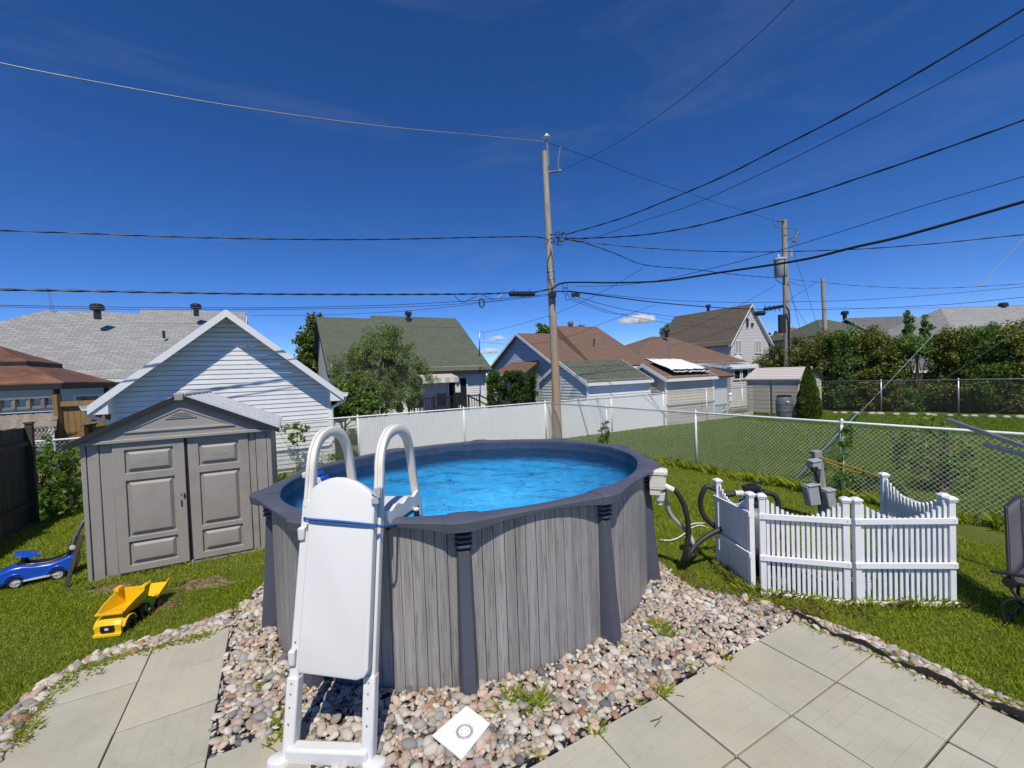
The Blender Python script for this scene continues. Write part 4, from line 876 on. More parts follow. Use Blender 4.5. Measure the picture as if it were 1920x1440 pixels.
# ================================================================== pool filter, pump, hoses
flt = thing('sand_filter', (2.84, 5.15, 0), 'black sand filter with a multiport valve behind the picket fence', 'pool filter')
fc = np.array([2.84, 5.15, 0]); m = MB(); m.lathe(fc, [(.20, .08), (.235, .14), (.24, .55), (.22, .66), (.15, .74), (.09, .775)], 28); obj('tank', m, 'greyplastic', flt, smooth=True)
m = MB(); m.lathe(fc, [(.17, 0), (.2, .02), (.21, .08)], 24); obj('foot', m, 'black', flt, smooth=True)
m = MB(); m.lathe(fc+Z3*.77, [(.13, 0), (.135, .03), (.10, .05), (.085, .055)], 24); obj('flange', m, 'black', flt, smooth=True)
m = MB(); m.lathe(fc+Z3*.82, [(.075, 0), (.085, .03), (.085, .13), (.105, .135), (.105, .165), (.06, .18)], 24); va = obj('valve', m, 'black', flt, smooth=True)
m = MB(); m.bar(fc+np.array([-.04, -.02, 1.01]), fc+np.array([.15, .02, 1.03]), .035, .02); m.lathe(fc+Z3*.99, [(.03, 0), (.02, .03)], 10); obj('handle', m, 'black', va, bevel=.004)
m = MB(); m.tube([fc+np.array([-.07, 0, .90]), fc+np.array([-.20, .0, .905])], .035, 12); m.tube([fc+np.array([-.13, 0, .90]), fc+np.array([-.14, 0, .9])], .045, 12); obj('port', m, 'cream', va, smooth=True)
m = MB(); m.tube([fc+np.array([.07, 0, .90]), fc+np.array([.16, .0, .895])], .036, 12); m.tube([fc+np.array([.145, 0, .9]), fc+np.array([.16, 0, .9])], .042, 12); obj('port', m, 'black', va, smooth=True)
pmp = thing('pool_pump', (2.33, 4.95, 0), 'black pool pump standing on the ground beside the side picket panel', 'pump')
pc = np.array([2.93, 4.80, 0]); m = MB(); m.tube([pc+np.array([-.14, .1, .2]), pc+np.array([.16, -.05, .2])], .09, 16); obj('motor', m, 'black', pmp, smooth=True)
m = MB(); m.lathe(pc+np.array([-.2, .14, .08]), [(.09, 0), (.1, .05), (.1, .2), (.08, .24)], 18); obj('strainer', m, 'black', pmp, smooth=True)
m = MB(); m.box(pc+np.array([0, 0.02, .06]), (.4, .2, .1), rz=-.45); obj('base', m, 'black', pmp, bevel=.01)
m = MB(); m.tube([pc+np.array([-.28, .17, .25]), pc+np.array([-.40, .2, .27])], .05, 12); obj('union', m, 'black', pmp, smooth=True)
ps = MB(); 
for i in range(4): 
    for j in range(3): pass
def hose(name, pts, r, m_, label, cat='hose', n=10): 
    b = MB(); b.tube(catmull(pts, 6), r, n); o = obj(name, b, m_, smooth='full', origin=pts[0]); return tag(o, label, cat)
hose('pool_hose', [at(1252, 915, 4.98), at(1268, 922, 4.97), at(1285, 955, 4.98), at(1291, 1000, 5.0), at(1284, 1040, 5.02), gr(1277, 1066, .02), gr(1276, 1076, -.05)], .030, 'rubber', 'black hose bowing down from the skimmer to the ground')
hose('pool_hose', [gr(1283, 1066, .0), at(1290, 1045, 5.02), at(1305, 1022, 5.04), at(1328, 1004, 5.06), at(1350, 993, 5.08), at(1375, 985, 5.05), pc+np.array([-.40, .2, .27])], .030, 'rubber', 'black hose rising from the ground to the pump')
hose('pool_hose', [at(1247, 918, 5.06), at(1249, 940, 5.08), at(1258, 965, 5.09), at(1276, 985, 5.09), at(1294, 1005, 5.09), at(1301, 1024, 5.08), gr(1305, 1040, .02)], .024, 'elecgrey', 'grey hose crossing behind the black one under the skimmer')
hose('pool_hose', [fc+np.array([-.2, 0, .905]), fc+np.array([-.33, .0, .895]), at(1327, 912, 5.2), at(1315, 930, 5.22), at(1314, 950, 5.24), at(1322, 970, 5.22), at(1338, 985, 5.2), at(1352, 995, 5.15)], .030, 'rubber', 'black hose looping out left of the sand filter')
hose('pool_hose', [fc+np.array([.16, 0, .895]), fc+np.array([.24, 0, .885]), fc+np.array([.30, -.01, .83]), fc+np.array([.31, -.03, .72]), fc+np.array([.28, -.08, .5]), pc+np.array([.14, .02, .3])], .030, 'rubber', 'black hose curving over from the filter valve down inside the pickets')
hose('hose_elbow', [at(1246, 911, 5.0), at(1254, 915, 4.97), at(1262, 919, 4.96)], .036, 'cream', 'white elbow fitting joining the hoses under the skimmer', 'pipe fitting')
hose('white_cable', [gr(1238, 1012, .03), gr(1256, 1013, .03), gr(1272, 1008, .05), gr(1284, 1000, .06), gr(1296, 990, .05), gr(1312, 985, .03), gr(1330, 990, .02)], .008, 'white_vinyl', 'thin white cable looping over the grass near the pump', 'cable', 6)
hose('white_cable', [gr(1290, 985, .04), gr(1305, 981, .05), gr(1322, 981, .03)], .008, 'white_vinyl', 'short white cable end lying above the looping cable', 'cable', 6)
# concrete blocks under the pump
for i, (x, y) in enumerate(((2.95, 4.75), (3.3, 4.68), (3.65, 4.62))):
    m = MB(); m.box((x, y, .045), (.30, .2, .09), rz=-.2); o = obj('concrete_block', m, 'concrete', bevel=.006, origin=(x, y, 0)); tag(o, 'grey concrete block on the ground seen %s the picket gaps' % ('behind the left of', 'behind the middle of', 'behind the right of')[i], 'block')
# electrical post with two boxes
ep0, ep1 = at(1548, 962, 6.55), at(1530, 845, 6.5); ep0[2] = 0
ep = thing('electrical_post', ep0, 'weathered leaning post carrying two grey electrical boxes by the wire fence', 'post')
m = MB(); m.bar(ep0-Z3*.1, ep1, .11, .10, up=(0, 1, 0)); obj('post', m, 'postwood', ep, bevel=.005)
tl = ep1-ep0; tl /= np.linalg.norm(tl); Me = Matrix.Rotation(math.atan2(tl[0], tl[2]), 3, 'Y')
def ebox(px, py, Y, w, d, h, n_, lidh=0):
    c = at(px, py, Y); m = MB(); m.box(c, (w, d, h), M=Me); o = obj(n_, m, 'elecgrey', ep, bevel=.008)
    q = MB(); q.box(c+np.array([0, -d/2-.006, 0]), (w*.9, .012, h*.9), M=Me); obj('cover', q, 'elecgrey', o, bevel=.004)
    if lidh: q = MB(); q.box(c+np.array([0, -.01, h/2+.01]), (w*1.08, d*1.2, .03), M=Me); obj('lid', q, 'elecgrey', o, bevel=.008)
    return o
ebox(1521, 928, 6.42, .17, .13, .30, 'box', 1); ebox(1553, 934, 6.42, .13, .12, .24, 'box', 1)
bx = ebox(1526, 872, 6.40, .14, .12, .12, 'socket_box', 1)
m = MB(); c = at(1527, 880, 6.33); m.box(c, (.09, .04, .07), M=Me); obj('socket', m, 'black', bx)
m = MB(); m.tube(catmull([at(1528, 885, 6.37), at(1533, 905, 6.37), at(1536, 930, 6.38), at(1535, 955, 6.4)], 4), .010, 6); m.tube(catmull([at(1531, 885, 6.37), at(1538, 915, 6.37), at(1541, 945, 6.38)], 4), .008, 6); obj('conduit', m, 'black', ep)
hose('yellow_rope', [at(1539, 858, 6.44), at(1570, 868, 6.1), at(1600, 877, 5.8), at(1630, 887, 5.5), at(1652, 896, 5.2)], .011, 'rope', 'yellow rope stretched from the electrical post to the rear picket post', 'rope', 6)
hose('yellow_rope', [at(1539, 862, 6.44), at(1575, 876, 6.1), at(1612, 888, 5.7), at(1652, 900, 5.2)], .009, 'rope', 'second yellow rope strand sagging just below the first', 'rope', 6)

# ================================================================== chain-link fences
def chain_vf(a, b, h, d=.075, r=.0029, z0=.03):
    a = np.array([a[0], a[1], 0.0]); b = np.array([b[0], b[1], 0.0]); u = b-a; L = np.linalg.norm(u); u /= L; nn = np.array([-u[1], u[0], 0]); k = int(L/(d/2)); m = int((h-z0)/(d/2))
    V = []; Fc = []
    for i in range(k):
        j = np.arange(m+1); x = (i+((i+j) % 2))*d/2; z = z0+j*d/2
        P = a+u*x[:, None]+Z3*z[:, None]+nn*(.003*((i % 2)*2-1))*0
        for t in range(3):
            ang = 2*math.pi*t/3+.5; V.append(P+u*math.cos(ang)*r*1.1+nn*math.sin(ang)*r)
    V = np.array(V).reshape(k, 3, m+1, 3); idx = np.arange(k*3*(m+1)).reshape(k, 3, m+1)
    for t in range(3): t2 = (t+1) % 3; Fc.append(np.stack([idx[:, t, :-1], idx[:, t2, :-1], idx[:, t2, 1:], idx[:, t, 1:]], -1).reshape(-1, 4))
    return V.reshape(-1, 3), np.concatenate(Fc)
def line_at(px, o, d):                                     # point of the ground line o + t d seen in photo column px
    lo, hi = -40.0, 40.0
    best = None
    for t in np.linspace(lo, hi, 3201):
        p = np.array([o[0]+d[0]*t, o[1]+d[1]*t, .7])-CAM; q = p@_w
        if q < .5: continue
        e = abs(960+F*(p@_r)/q-px)
        if best is None or e < best[0]: best = (e, t)
    return np.array(o)+np.array(d)*best[1]
def rail_and_posts(t, a, b, h, posts, mp_, rr=.021, pr=.026, knuck=True):
    a3, b3 = np.array([a[0], a[1], h]), np.array([b[0], b[1], h]); m = MB(); m.tube([a3, b3], rr, 10); obj('top_rail', m, mp_, t, smooth='full')
    for p in posts:
        m = MB(); m.tube([np.array([p[0], p[1], -.05]), np.array([p[0], p[1], h+.03])], pr, 10); q = obj('post', m, mp_, t, smooth='full')
        m = MB(); m.lathe((p[0], p[1], h+.02), [(pr*1.2, -.05), (pr*1.25, .0), (pr*.9, .03), (.004, .05)], 10); obj('post_cap', m, mp_, q, smooth=True)
FN0 = FA-FD*1.6; FN1 = np.array([1.22, 15.1])
nf = thing('chain_link_fence', (*FA, 0), 'nearer white chain-link fence with open wire mesh between the two lawns', 'wire fence')
rail_and_posts(nf, FN0, FN1, 1.37, [line_at(px, FA, FD) for px in (1027, 1138, 1306, 1579)]+[FA-FD*.9], 'galvpaint')
stuff(npobj('wire_mesh', *chain_vf(FN0, FN1, 1.40), 'mesh', nf))
m = MB(); m.tube([np.array([*FN0, .06]), np.array([*FN1, .06])], .0035, 5); obj('tension_wire', m, 'meshgrey', nf)
# back fence: white slats through the mesh
BO, BD = np.array([1.22, 15.1]), UV_
def bl(px): return line_at(px, BO, BD)
bf = thing('slatted_fence', (1.22, 15.1, 0), 'white privacy-slat chain-link fence running along the back of the yards', 'fence')
L0, S0, S1, E1 = un(-7.0, 12.62)[:2], bl(672), bl(1250), bl(1412)
rail_and_posts(bf, L0, E1, 1.40, [L0, un(-3.3, 12.62)[:2], S0, un(5.2, 12.62)[:2], bl(1023), bl(1147), bl(1244), bl(1325), bl(1392)], 'galvpaint')
stuff(npobj('wire_mesh', *chain_vf(L0, E1, 1.43, r=.0034), 'mesh', bf))
V = []; ns = int(np.linalg.norm(S1-S0)/.0665); m = MB()
for i in range(ns):
    c = S0+(S1-S0)*(i+.5)/ns; dz = rng.uniform(-.012, .012); m.box((c[0]+NV_[0]*.006, c[1]+NV_[1]*.006, .70+dz), (.0625, .004, 1.30), rz=math.atan2(UV_[1], UV_[0])+rng.normal(0, .03))
stuff(obj('slat', m, 'whitewash', bf, fix=False))
m = MB(); a, b = S1, E1; m.prism([[*a, 0.0], [*b, 0.0], [*b, .16], [*a, .16]], N3*.06); obj('kerb_board', m, 'concrete', bf)
# far fence on the right
ff = thing('chain_link_fence', (14.6, 20.9, 0), 'farther grey chain-link fence in front of the dark hedge', 'wire fence')
G0, G1 = np.array([14.55, 20.95]), np.array([27.5, 10.2]); gd = (G1-G0)/np.linalg.norm(G1-G0)
rail_and_posts(ff, G0, G1, 1.52, [G0]+[line_at(px, G0, gd) for px in (1652, 1797, 1990)], 'galv', .022, .032)
stuff(npobj('wire_mesh', *chain_vf(G0, G1, 1.55, r=.003), 'meshgrey', ff))
for i in range(16):
    q = line_at(1560+i*24+rng.uniform(-8, 8), G0, gd)+np.array([-.15, -.25])+rng.normal(0, .06, 2); m = MB(); m.ball((q[0], q[1], .05), rng.uniform(.09, .16), 9, 5, (1.3, .9, .6)); o = obj('edging_stone', m, 'concrete', smooth='full', origin=(q[0], q[1], 0)); tag(o, 'rounded pale edging stone at the foot of the grey wire fence', 'stone', 'edging stones under the far fence')

# ================================================================== houses
MT['darkwall'] = mat('dark_stained_wall', (.05, .045, .04), None, 4, rough=.8)
FR = {'un': (U3, N3), 'xy': (np.array([1.0, 0, 0]), np.array([0, 1.0, 0]))}
def frame(kind): A, B = FR[kind]; return lambda a, b, z: A*a+B*b+Z3*z
def siding(parent, name, P, L, ez, mat_, out, apex=None, h=.115, single=False, z0=.1):
    # P(s,z): point of the wall; out: outward normal; apex=(s,z) for a gable
    m = MB(); z = z0
    top = apex[1] if apex else ez
    def rng_(zz):
        if zz <= ez or not apex: return 0.0, L
        k = (zz-ez)/(apex[1]-ez); return apex[0]*k, L-(L-apex[0])*k
    while z < top-.01:
        z1 = min(z+h, top); zs = [z, z1] if not (apex and z < ez < z1) else [z, z1]
        a0, b0 = rng_(z); a1, b1 = rng_(z1); lip = out*.024
        q = MB() if single else m
        zb = z+h*.09; l2 = out*.010; q.add([P(a0, zb)+lip, P(b0, zb)+lip, P(b1, z1)+l2, P(a1, z1)+l2, P(a0, zb), P(b0, zb)], [(0, 1, 2, 3), (4, 5, 1, 0), (4, 0, 3), (5, 2, 1)])
        if single: obj(name, q, mat_, parent, fix=False)
        z = z1
    if not single: obj(name, m, mat_, parent, fix=False)
def roofplane(parent, pts, mat_, th=.07, name='roof'):
    P = [np.array(p, float) for p in pts]; e = P[1]-P[0]; e /= np.linalg.norm(e); nn = np.cross(e, P[2]-P[0]); nn /= np.linalg.norm(nn); nn = nn if nn[2] > 0 else -nn; f = np.cross(nn, e); o = P[0]
    m = MB(); m.prism(P, -nn*th); return obj(name, m, mat_, parent, uvf=lambda c: (float((c-o)@e), float((c-o)@f)))
def vent(parent, p, s=1.0, mat_='black'):
    m = MB(); m.box(np.array(p)+Z3*.14*s, (.19*s, .19*s, .34*s), rz=.5); m.sweep([[np.array(p)+Z3*z*s+np.array([.6*w*s*x, .6*w*s*y, 0]) for x, y in ((-1, -1), (1, -1), (1, 1), (-1, 1))] for w, z in ((.24, .30), (.27, .36), (.26, .5), (.17, .56))]); return obj('roof_vent', m, mat_, parent, bevel=.02)
def window(parent, c, ax, out, w, h, mull=1, curtain=False, name='window'):
    m = MB(); c = np.array(c, float); f = .07
    for s in (-1, 1): m.prism([c+ax*(s*w/2-f*(s > 0))+Z3*(-h/2), c+ax*(s*w/2+f*(s < 0))+Z3*(-h/2), c+ax*(s*w/2+f*(s < 0))+Z3*h/2, c+ax*(s*w/2-f*(s > 0))+Z3*h/2], out*.06)
    for s in (-1, 1): m.prism([c-ax*(w/2-f)+Z3*(s*h/2-f*(s > 0)), c+ax*(w/2-f)+Z3*(s*h/2-f*(s > 0)), c+ax*(w/2-f)+Z3*(s*h/2+f*(s < 0)), c-ax*(w/2-f)+Z3*(s*h/2+f*(s < 0))], out*.058)
    for i in range(1, mull+1): x = -w/2+w*i/(mull+1); m.prism([c+ax*(x-.03)-Z3*(h/2-f), c+ax*(x+.03)-Z3*(h/2-f), c+ax*(x+.03)+Z3*(h/2-f), c+ax*(x-.03)+Z3*(h/2-f)], out*.055)
    o = obj(name, m, 'whitetrim', parent); q = MB(); q.prism([c-ax*w/2-Z3*h/2+out*.012, c+ax*w/2-Z3*h/2+out*.012, c+ax*w/2+Z3*h/2+out*.012, c-ax*w/2+Z3*h/2+out*.012], out*.012); obj('pane', q, 'curtain' if curtain else 'glass', o); return o
def house(name, label, cat, fr, a0, a1, b0, b1, ez, rz, ridge, wall, roof, ov=.4, hip=(0, 0), h=.115, faces='fl', single=False, trim='whitetrim', ovg=None, group=None):
    X = frame(fr); A, B = FR[fr]; t = thing(name, X((a0+a1)/2, (b0+b1)/2, 0), label, cat, group); L, D = a1-a0, b1-b0; ovg = ov*.7 if ovg is None else ovg
    m = MB(); m.prism([X(a0+.02, b0+.02, 0), X(a1-.02, b0+.02, 0), X(a1-.02, b1-.02, 0), X(a0+.02, b1-.02, 0)], Z3*(ez-.02)); obj('wall_core', m, wall, t)
    gu = ridge == 'u'
    for k, (P, LL, out, gab) in dict(f=(lambda s, z: X(a0+s, b0, z), L, -B, not gu), b=(lambda s, z: X(a1-s, b1, z), L, B, not gu), l=(lambda s, z: X(a0, b1-s, z), D, -A, gu), r=(lambda s, z: X(a1, b0+s, z), D, A, gu)).items():
        if k in faces or single: siding(t, 'clapboard' if single and k == 'f' else 'wall', P, LL, ez, wall, out, (LL/2, rz-.06) if gab and not (hip[0] or hip[1]) else None, h, single and k == 'f')
    sl = (rz-ez)/((D if gu else L)/2)
    if gu:
        bm = (b0+b1)/2; dz = sl*ov
        for sg, be in ((-1, b0-ov), (1, b1+ov)): roofplane(t, [X(a0-(ov if hip[0] else ovg), be, ez-dz), X(a1+(ov if hip[1] else ovg), be, ez-dz), X(a1+ovg-hip[1]-(ovg if hip[1] else 0), bm, rz), X(a0-ovg+hip[0]+(ovg if hip[0] else 0), bm, rz)], roof)
        for k, s in ((0, a0), (1, a1)):
            q = -1 if k == 0 else 1
            if hip[k]: roofplane(t, [X(s+q*ov, b0-ov, ez-dz), X(s+q*ov, b1+ov, ez-dz), X(s-q*hip[k], bm, rz)], roof)
            else:
                for be in (b0-ov, b1+ov): m = MB(); e0, e1 = X(s+q*ovg, be, ez-dz), X(s+q*ovg, bm, rz); m.prism([e0+Z3*.0, e1+Z3*.0, e1-Z3*.16, e0-Z3*.16], A*q*.025); obj('rake_board', m, trim, t)
        m = MB(); m.prism([X(a0-ovg, b0-ov, ez-dz-.02), X(a1+ovg, b0-ov, ez-dz-.02), X(a1+ovg, b0-ov, ez-dz-.15), X(a0-ovg, b0-ov, ez-dz-.15)], -B*.08); obj('gutter', m, trim, t)
        m = MB(); m.prism([X(a0-ovg*.9, b0-ov, ez-dz-.13), X(a1+ovg*.9, b0-ov, ez-dz-.13), X(a1+ovg*.9, b0, ez-dz-.13), X(a0-ovg*.9, b0, ez-dz-.13)], Z3*.015); obj('soffit', m, trim, t)
    else:
        am = (a0+a1)/2; dz = sl*ov
        for sg, ae in ((-1, a0-ov), (1, a1+ov)): roofplane(t, [X(ae, b0-ovg, ez-dz), X(ae, b1+ovg, ez-dz), X(am, b1+ovg, rz), X(am, b0-ovg, rz)], roof)
        for ae in (a0-ov, a1+ov):
            m = MB(); e0, e1 = X(ae, b0-ovg, ez-dz), X(am, b0-ovg, rz); m.prism([e0, e1, e1-Z3*.19, e0-Z3*.19], -B*.03); obj('rake_board', m, trim, t)
            m = MB(); e0, e1 = X(ae, b0-ovg+.01, ez-dz-.10), X(am, b0-ovg+.01, rz-.10); m.prism([e0, e1, e1+B*(ovg-.02), e0+B*(ovg-.02)], -Z3*.02); obj('soffit', m, trim, t)
    return t, X, A, B
# white garage behind the grey shed
gar, X, A, B = house('garage', 'white clapboard garage with a sunlit gable behind the taupe shed', 'garage', 'un', -3.26, 1.33, 13.12, 19.5, 2.36, 4.30, 'n', 'siding', 'roof_slate', ov=.34, h=.118, faces='fr', single=True, ovg=.40)
for a in (-3.26, 1.33):
    m = MB(); m.prism([X(a-.05, 13.08, .05), X(a+.05, 13.08, .05), X(a+.05, 13.08, 2.3), X(a-.05, 13.08, 2.3)], B*.05); obj('corner_board', m, 'whitetrim', gar)
for a, q in ((-3.26, -1), (1.33, 1)):                      # boxed eaves, gutters and downspouts
    e = a+q*.34; z = 2.36-.34*.845; m = MB(); m.prism([X(a, 12.73, z-.2), X(e, 12.73, z-.2), X(e, 12.73, z-.02), X(a, 12.73, z+.26)], B*.39); obj('eave_box', m, 'whitetrim', gar, bevel=.004)
    m = MB(); m.sweep([[X(e+q*x, b, z+y) for x, y in ((0, -.09), (.09, -.09), (.13, .01), (.115, .01), (.08, -.075), (0, -.075))] for b in (12.70, 19.6)]); obj('gutter', m, 'whitetrim', gar)
    m = MB(); m.tube([X(e+q*.06, 12.85, z-.1), X(e+q*.05, 12.9, z-.22), X(a+q*.09, 13.03, z-.38), X(a+q*.06, 13.05, z-.55), X(a+q*.06, 13.05, .1)], .04, 8); obj('downspout', m, 'whitetrim', gar, smooth=True)
# grey shingled house at the left
h1, X, A, B = house('house', 'wide house with a light grey shingle roof and black vents, behind the garage', 'house', 'un', -13.5, -1.5, 22.6, 31.6, 3.15, 6.05, 'u', 'bluesiding', 'roof_grey', ov=.5, hip=(4.6, 0), faces='f')
q = 27.1; roofplane(h1, [X(-5.6, 26.2, 5.488), X(-1.2, 26.2, 5.488), X(-1.2, 27.5, 6.325), X(-5.6, 27.5, 6.325)], 'roof_grey', .12)
def onroof(px, py, fn): return fn
vent(h1, at(183, 592, 18.9)-Z3*.12, 1.15); vent(h1, at(368, 587, 21.2)-Z3*.12, 1.05)
m = MB(); p = at(307, 624, 19.5); m.tube([p-Z3*.25, p+Z3*.1], .05, 8); obj('vent_pipe', m, 'black', h1)
for a in (-9.5, -6.0): window(h1, X(a, 22.58, 1.7), A, -B, 1.5, 1.1)
m = MB(); p = at(96, 583, 19.4); [m.tube([p+np.array([dx, 0, -.15]), p+np.array([dx*.8-.1, 0, 1.05])], .012, 5) for dx in (-.0, .13)]
for k in range(9): z = .1+k*.11; m.tube([p+np.array([-.08*z, 0, z]), p+np.array([.13-.11*z, 0, z+.02])], .008, 4)
ant = obj('roof_antenna', m, 'galv', origin=p); tag(ant, 'thin lattice antenna mast on the left end of the light grey roof', 'antenna')
# green-roofed house
h2, X, A, B = house('house', 'white house with a moss-green shingle roof, deck and awning', 'house', 'un', 2.43, 10.36, 21.7, 30.7, 2.95, 6.0, 'u', 'siding', 'roof_green', ov=.35, faces='fl', trim='darkedge')
roofplane(h2, [X(5.2, 25.4, 5.470), X(10.6, 25.4, 5.470), X(10.6, 26.5, 6.216), X(5.2, 26.5, 6.216)], 'roof_green', .1)
vent(h2, at(766, 597, 26.3)-Z3*.15, 1.1); m = MB(); p = at(789, 652, 24.4); m.tube([p-Z3*.2, p+Z3*.12], .05, 8); obj('vent_pipe', m, 'black', h2)
m = MB(); m.tube([X(10.28, 21.62, 2.8), X(10.28, 21.62, .1)], .045, 8); obj('downspout', m, 'whitetrim', h2)
for a in (8.30, 8.95):
    window(h2, X(a, 21.68, 1.5), A, -B, .5, 1.75, 0, name='door')
m = MB(); m.prism([X(6.3, 21.6, 2.62), X(8.15, 21.6, 2.62), X(8.15, 20.3, 2.38), X(6.3, 20.3, 2.38)], -Z3*.03)
aw = obj('awning', m, 'awning', h2)
for i in range(8): 
    m = MB(); a = 6.3+1.85*i/8; m.prism([X(a, 20.3, 2.37), X(a+1.85/8-.004, 20.3, 2.37), X(a+1.85/8-.004, 20.29, 2.12), X(a, 20.29, 2.12)], -B*.012); obj('valance', m, 'awning' if i % 2 else 'stripe', aw)
dk = thing('deck', X(7, 20.6, 0), 'raised deck with a black railing under the awning of the green-roofed house', 'deck')
m = MB(); m.prism([X(5.4, 19.7, .45), X(9.0, 19.7, .45), X(9.0, 21.68, .45), X(5.4, 21.68, .45)], Z3*.1); obj('floor', m, 'greywood', dk)
for a in np.linspace(5.4, 9.0, 27): 
    m = MB(); m.bar(X(a, 19.72, .55), X(a, 19.72, 1.42), .03, .03); obj('baluster', m, 'black', dk)
for a in (5.4, 6.6, 7.8, 8.4, 9.0): m = MB(); m.bar(X(a, 19.70, .0), X(a, 19.70, 1.5), .09, .09); obj('post', m, 'black', dk)
for z in (.62, 1.42): m = MB(); m.bar(X(5.4, 19.71, z), X(9.0, 19.71, z), .05, .05); obj('rail', m, 'black', dk)
m = MB(); m.bar(X(8.4, 19.6, 1.4), X(9.35, 18.6, .75), .05, .06); m.bar(X(9.0, 19.6, 1.4), X(9.9, 18.6, .75), .05, .06); obj('stair_rail', m, 'black', dk)
m = MB(); [m.box(X(8.9+.2*i, 19.4-.25*i, .4-.15*i), (.9, .28, .04), rz=.5) for i in range(3)]; obj('stair', m, 'greywood', dk)
for i, a in enumerate((6.0, 7.2, 8.1)):
    t = thing('patio_chair', X(a, 20.5, .55), 'dark patio chair on the deck, %s' % ('leftmost, behind the big shrub', 'in the middle under the awning', 'nearest the dark doors')[i], 'chair', 'patio chairs on the deck')
    m = MB(); m.box(X(a, 20.5, .98), (.5, .5, .05), rz=.5); obj('seat', m, 'black', t); m = MB(); m.box(X(a, 20.3, 1.3), (.5, .05, .6), rz=.5); obj('backrest', m, 'black', t)
    for dx in (-.2, .2):
        for dy in (-.2, .2): m = MB(); m.bar(X(a+dx, 20.5+dy, .55), X(a+dx, 20.5+dy, .98), .04, .04); obj('leg', m, 'black', t)
# service mast at its right corner
m = MB(); p = at(899, 668, 22.5); q = at(899, 620, 22.5); m.tube([p, q], .035, 8); m.tube(catmull([q-Z3*.02, q+np.array([.12, 0, .02]), q+np.array([.2, 0, -.2]), q+np.array([.22, 0, -.45])], 4), .015, 5); o = obj('service_mast', m, 'galv', origin=p, smooth='full'); tag(o, 'thin grey service mast at the right corner of the green roof', 'mast')
# brown-roofed house with the pale blue gable
h3, X, A, B = house('house', 'pale blue gabled house with a brown shingle roof behind the utility pole', 'house', 'un', 14.6, 21.3, 20.6, 29.6, 2.85, 5.15, 'u', 'bluesiding', 'roof_brown', ov=.4, faces='fl')
roofplane(h3, [X(16.8, 20.15, 2.72), X(21.7, 20.15, 2.72), X(21.3, 25.1, 5.72), X(17.6, 25.1, 5.72)], 'roof_brown', .1); roofplane(h3, [X(16.8, 20.15, 2.72), X(17.6, 25.1, 5.72), X(16.8, 29.6, 2.85)], 'roof_brown', .1)
vent(h3, at(1070, 615, 31)-Z3*.15, 1.2, 'greyplastic'); m = MB(); p = at(1114, 639, 28.5); m.tube([p-Z3*.25, p+Z3*.15], .05, 8); obj('vent_pipe', m, 'black', h3)
m = MB(); pr = [X(14.55, 22.6, 2.35), X(14.55, 26.9, 2.35), X(14.55, 26.2, 2.95), X(14.55, 23.2, 2.95)]; roofplane(h3, [X(13.2, 27.0, 2.45), X(13.2, 22.4, 2.45), X(14.6, 22.8, 3.2), X(14.6, 26.4, 3.2)], 'roof_brown', .08, 'porch_roof')
m = MB(); m.prism([X(13.2, 22.4, 2.43), X(13.2, 27.0, 2.43), X(13.2, 27.0, 2.28), X(13.2, 22.4, 2.28)], -A*.03); obj('porch_fascia', m, 'whitetrim', h3)
# small garage with the green roof
h4, X, A, B = house('outbuilding', 'small white outbuilding with a mottled green roof just behind the slatted fence', 'outbuilding', 'un', 10.95, 14.4, 13.6, 17.1, 2.05, 2.92, 'u', 'siding', 'roof_green', ov=.13, faces='fl', h=.13)
for bb in (13.6,):
    for aa in (10.95, 14.4): m = MB(); m.prism([X(aa-.05, bb-.02, .05), X(aa+.05, bb-.02, .05), X(aa+.05, bb-.02, 2.0), X(aa-.05, bb-.02, 2.0)], -B*.02); obj('corner_board', m, 'whitetrim', h4)
# beige outbuilding with the tarp-covered panel
h5, X, A, B = house('outbuilding', 'beige outbuilding with a low brown roof carrying a white tarp-covered panel', 'outbuilding', 'un', 14.75, 17.9, 13.0, 15.4, 2.08, 2.68, 'u', 'beigesiding', 'roof_brown', ov=.16, faces='fl', h=.13)
for aa in (14.75, 17.9): m = MB(); m.prism([X(aa-.06, 12.98, .05), X(aa+.06, 12.98, .05), X(aa+.06, 12.98, 2.0), X(aa-.06, 12.98, 2.0)], -B*.02); obj('corner_board', m, 'whitetrim', h5)
roofplane(h5, [X(17.9, 12.75, 1.98), X(19.3, 12.75, 1.98), X(19.3, 14.2, 2.42), X(17.9, 14.2, 2.42)], 'roof_brown', .08)
m = MB(); m.prism([X(18.0, 13.1, 0), X(19.1, 13.1, 0), X(19.1, 14.2, 0), X(18.0, 14.2, 0)], Z3*1.95); obj('lean_to', m, 'bluesiding', h5)
tp = thing('tarp_covered_panel', X(16.2, 13.6, 2.3), 'tilted panel covered with a white tarp on the brown outbuilding roof', 'tarp')
P = [X(15.2, 12.95, 2.28), X(17.6, 12.95, 2.26), X(17.4, 14.35, 2.80), X(15.0, 14.35, 2.86)]
m = MB(); m.prism(P, Z3*.05); obj('panel', m, 'black', tp); 
gx, gy = 14, 8; V = [];
for j in range(gy+1):
    for i in range(gx+1):
        s, t_ = i/gx, j/gy; p = P[0]*(1-s)*(1-t_)+P[1]*s*(1-t_)+P[2]*s*t_+P[3]*(1-s)*t_; e = (j == 0)*(-.06-.05*math.sin(i*1.3)**2); V.append(p+Z3*(.062+.012*math.sin(i*1.7+j)+e)+(-B*.05 if j == 0 else 0*B))
Fq = [(j*(gx+1)+i, j*(gx+1)+i+1, (j+1)*(gx+1)+i+1, (j+1)*(gx+1)+i) for j in range(gy) for i in range(gx)]
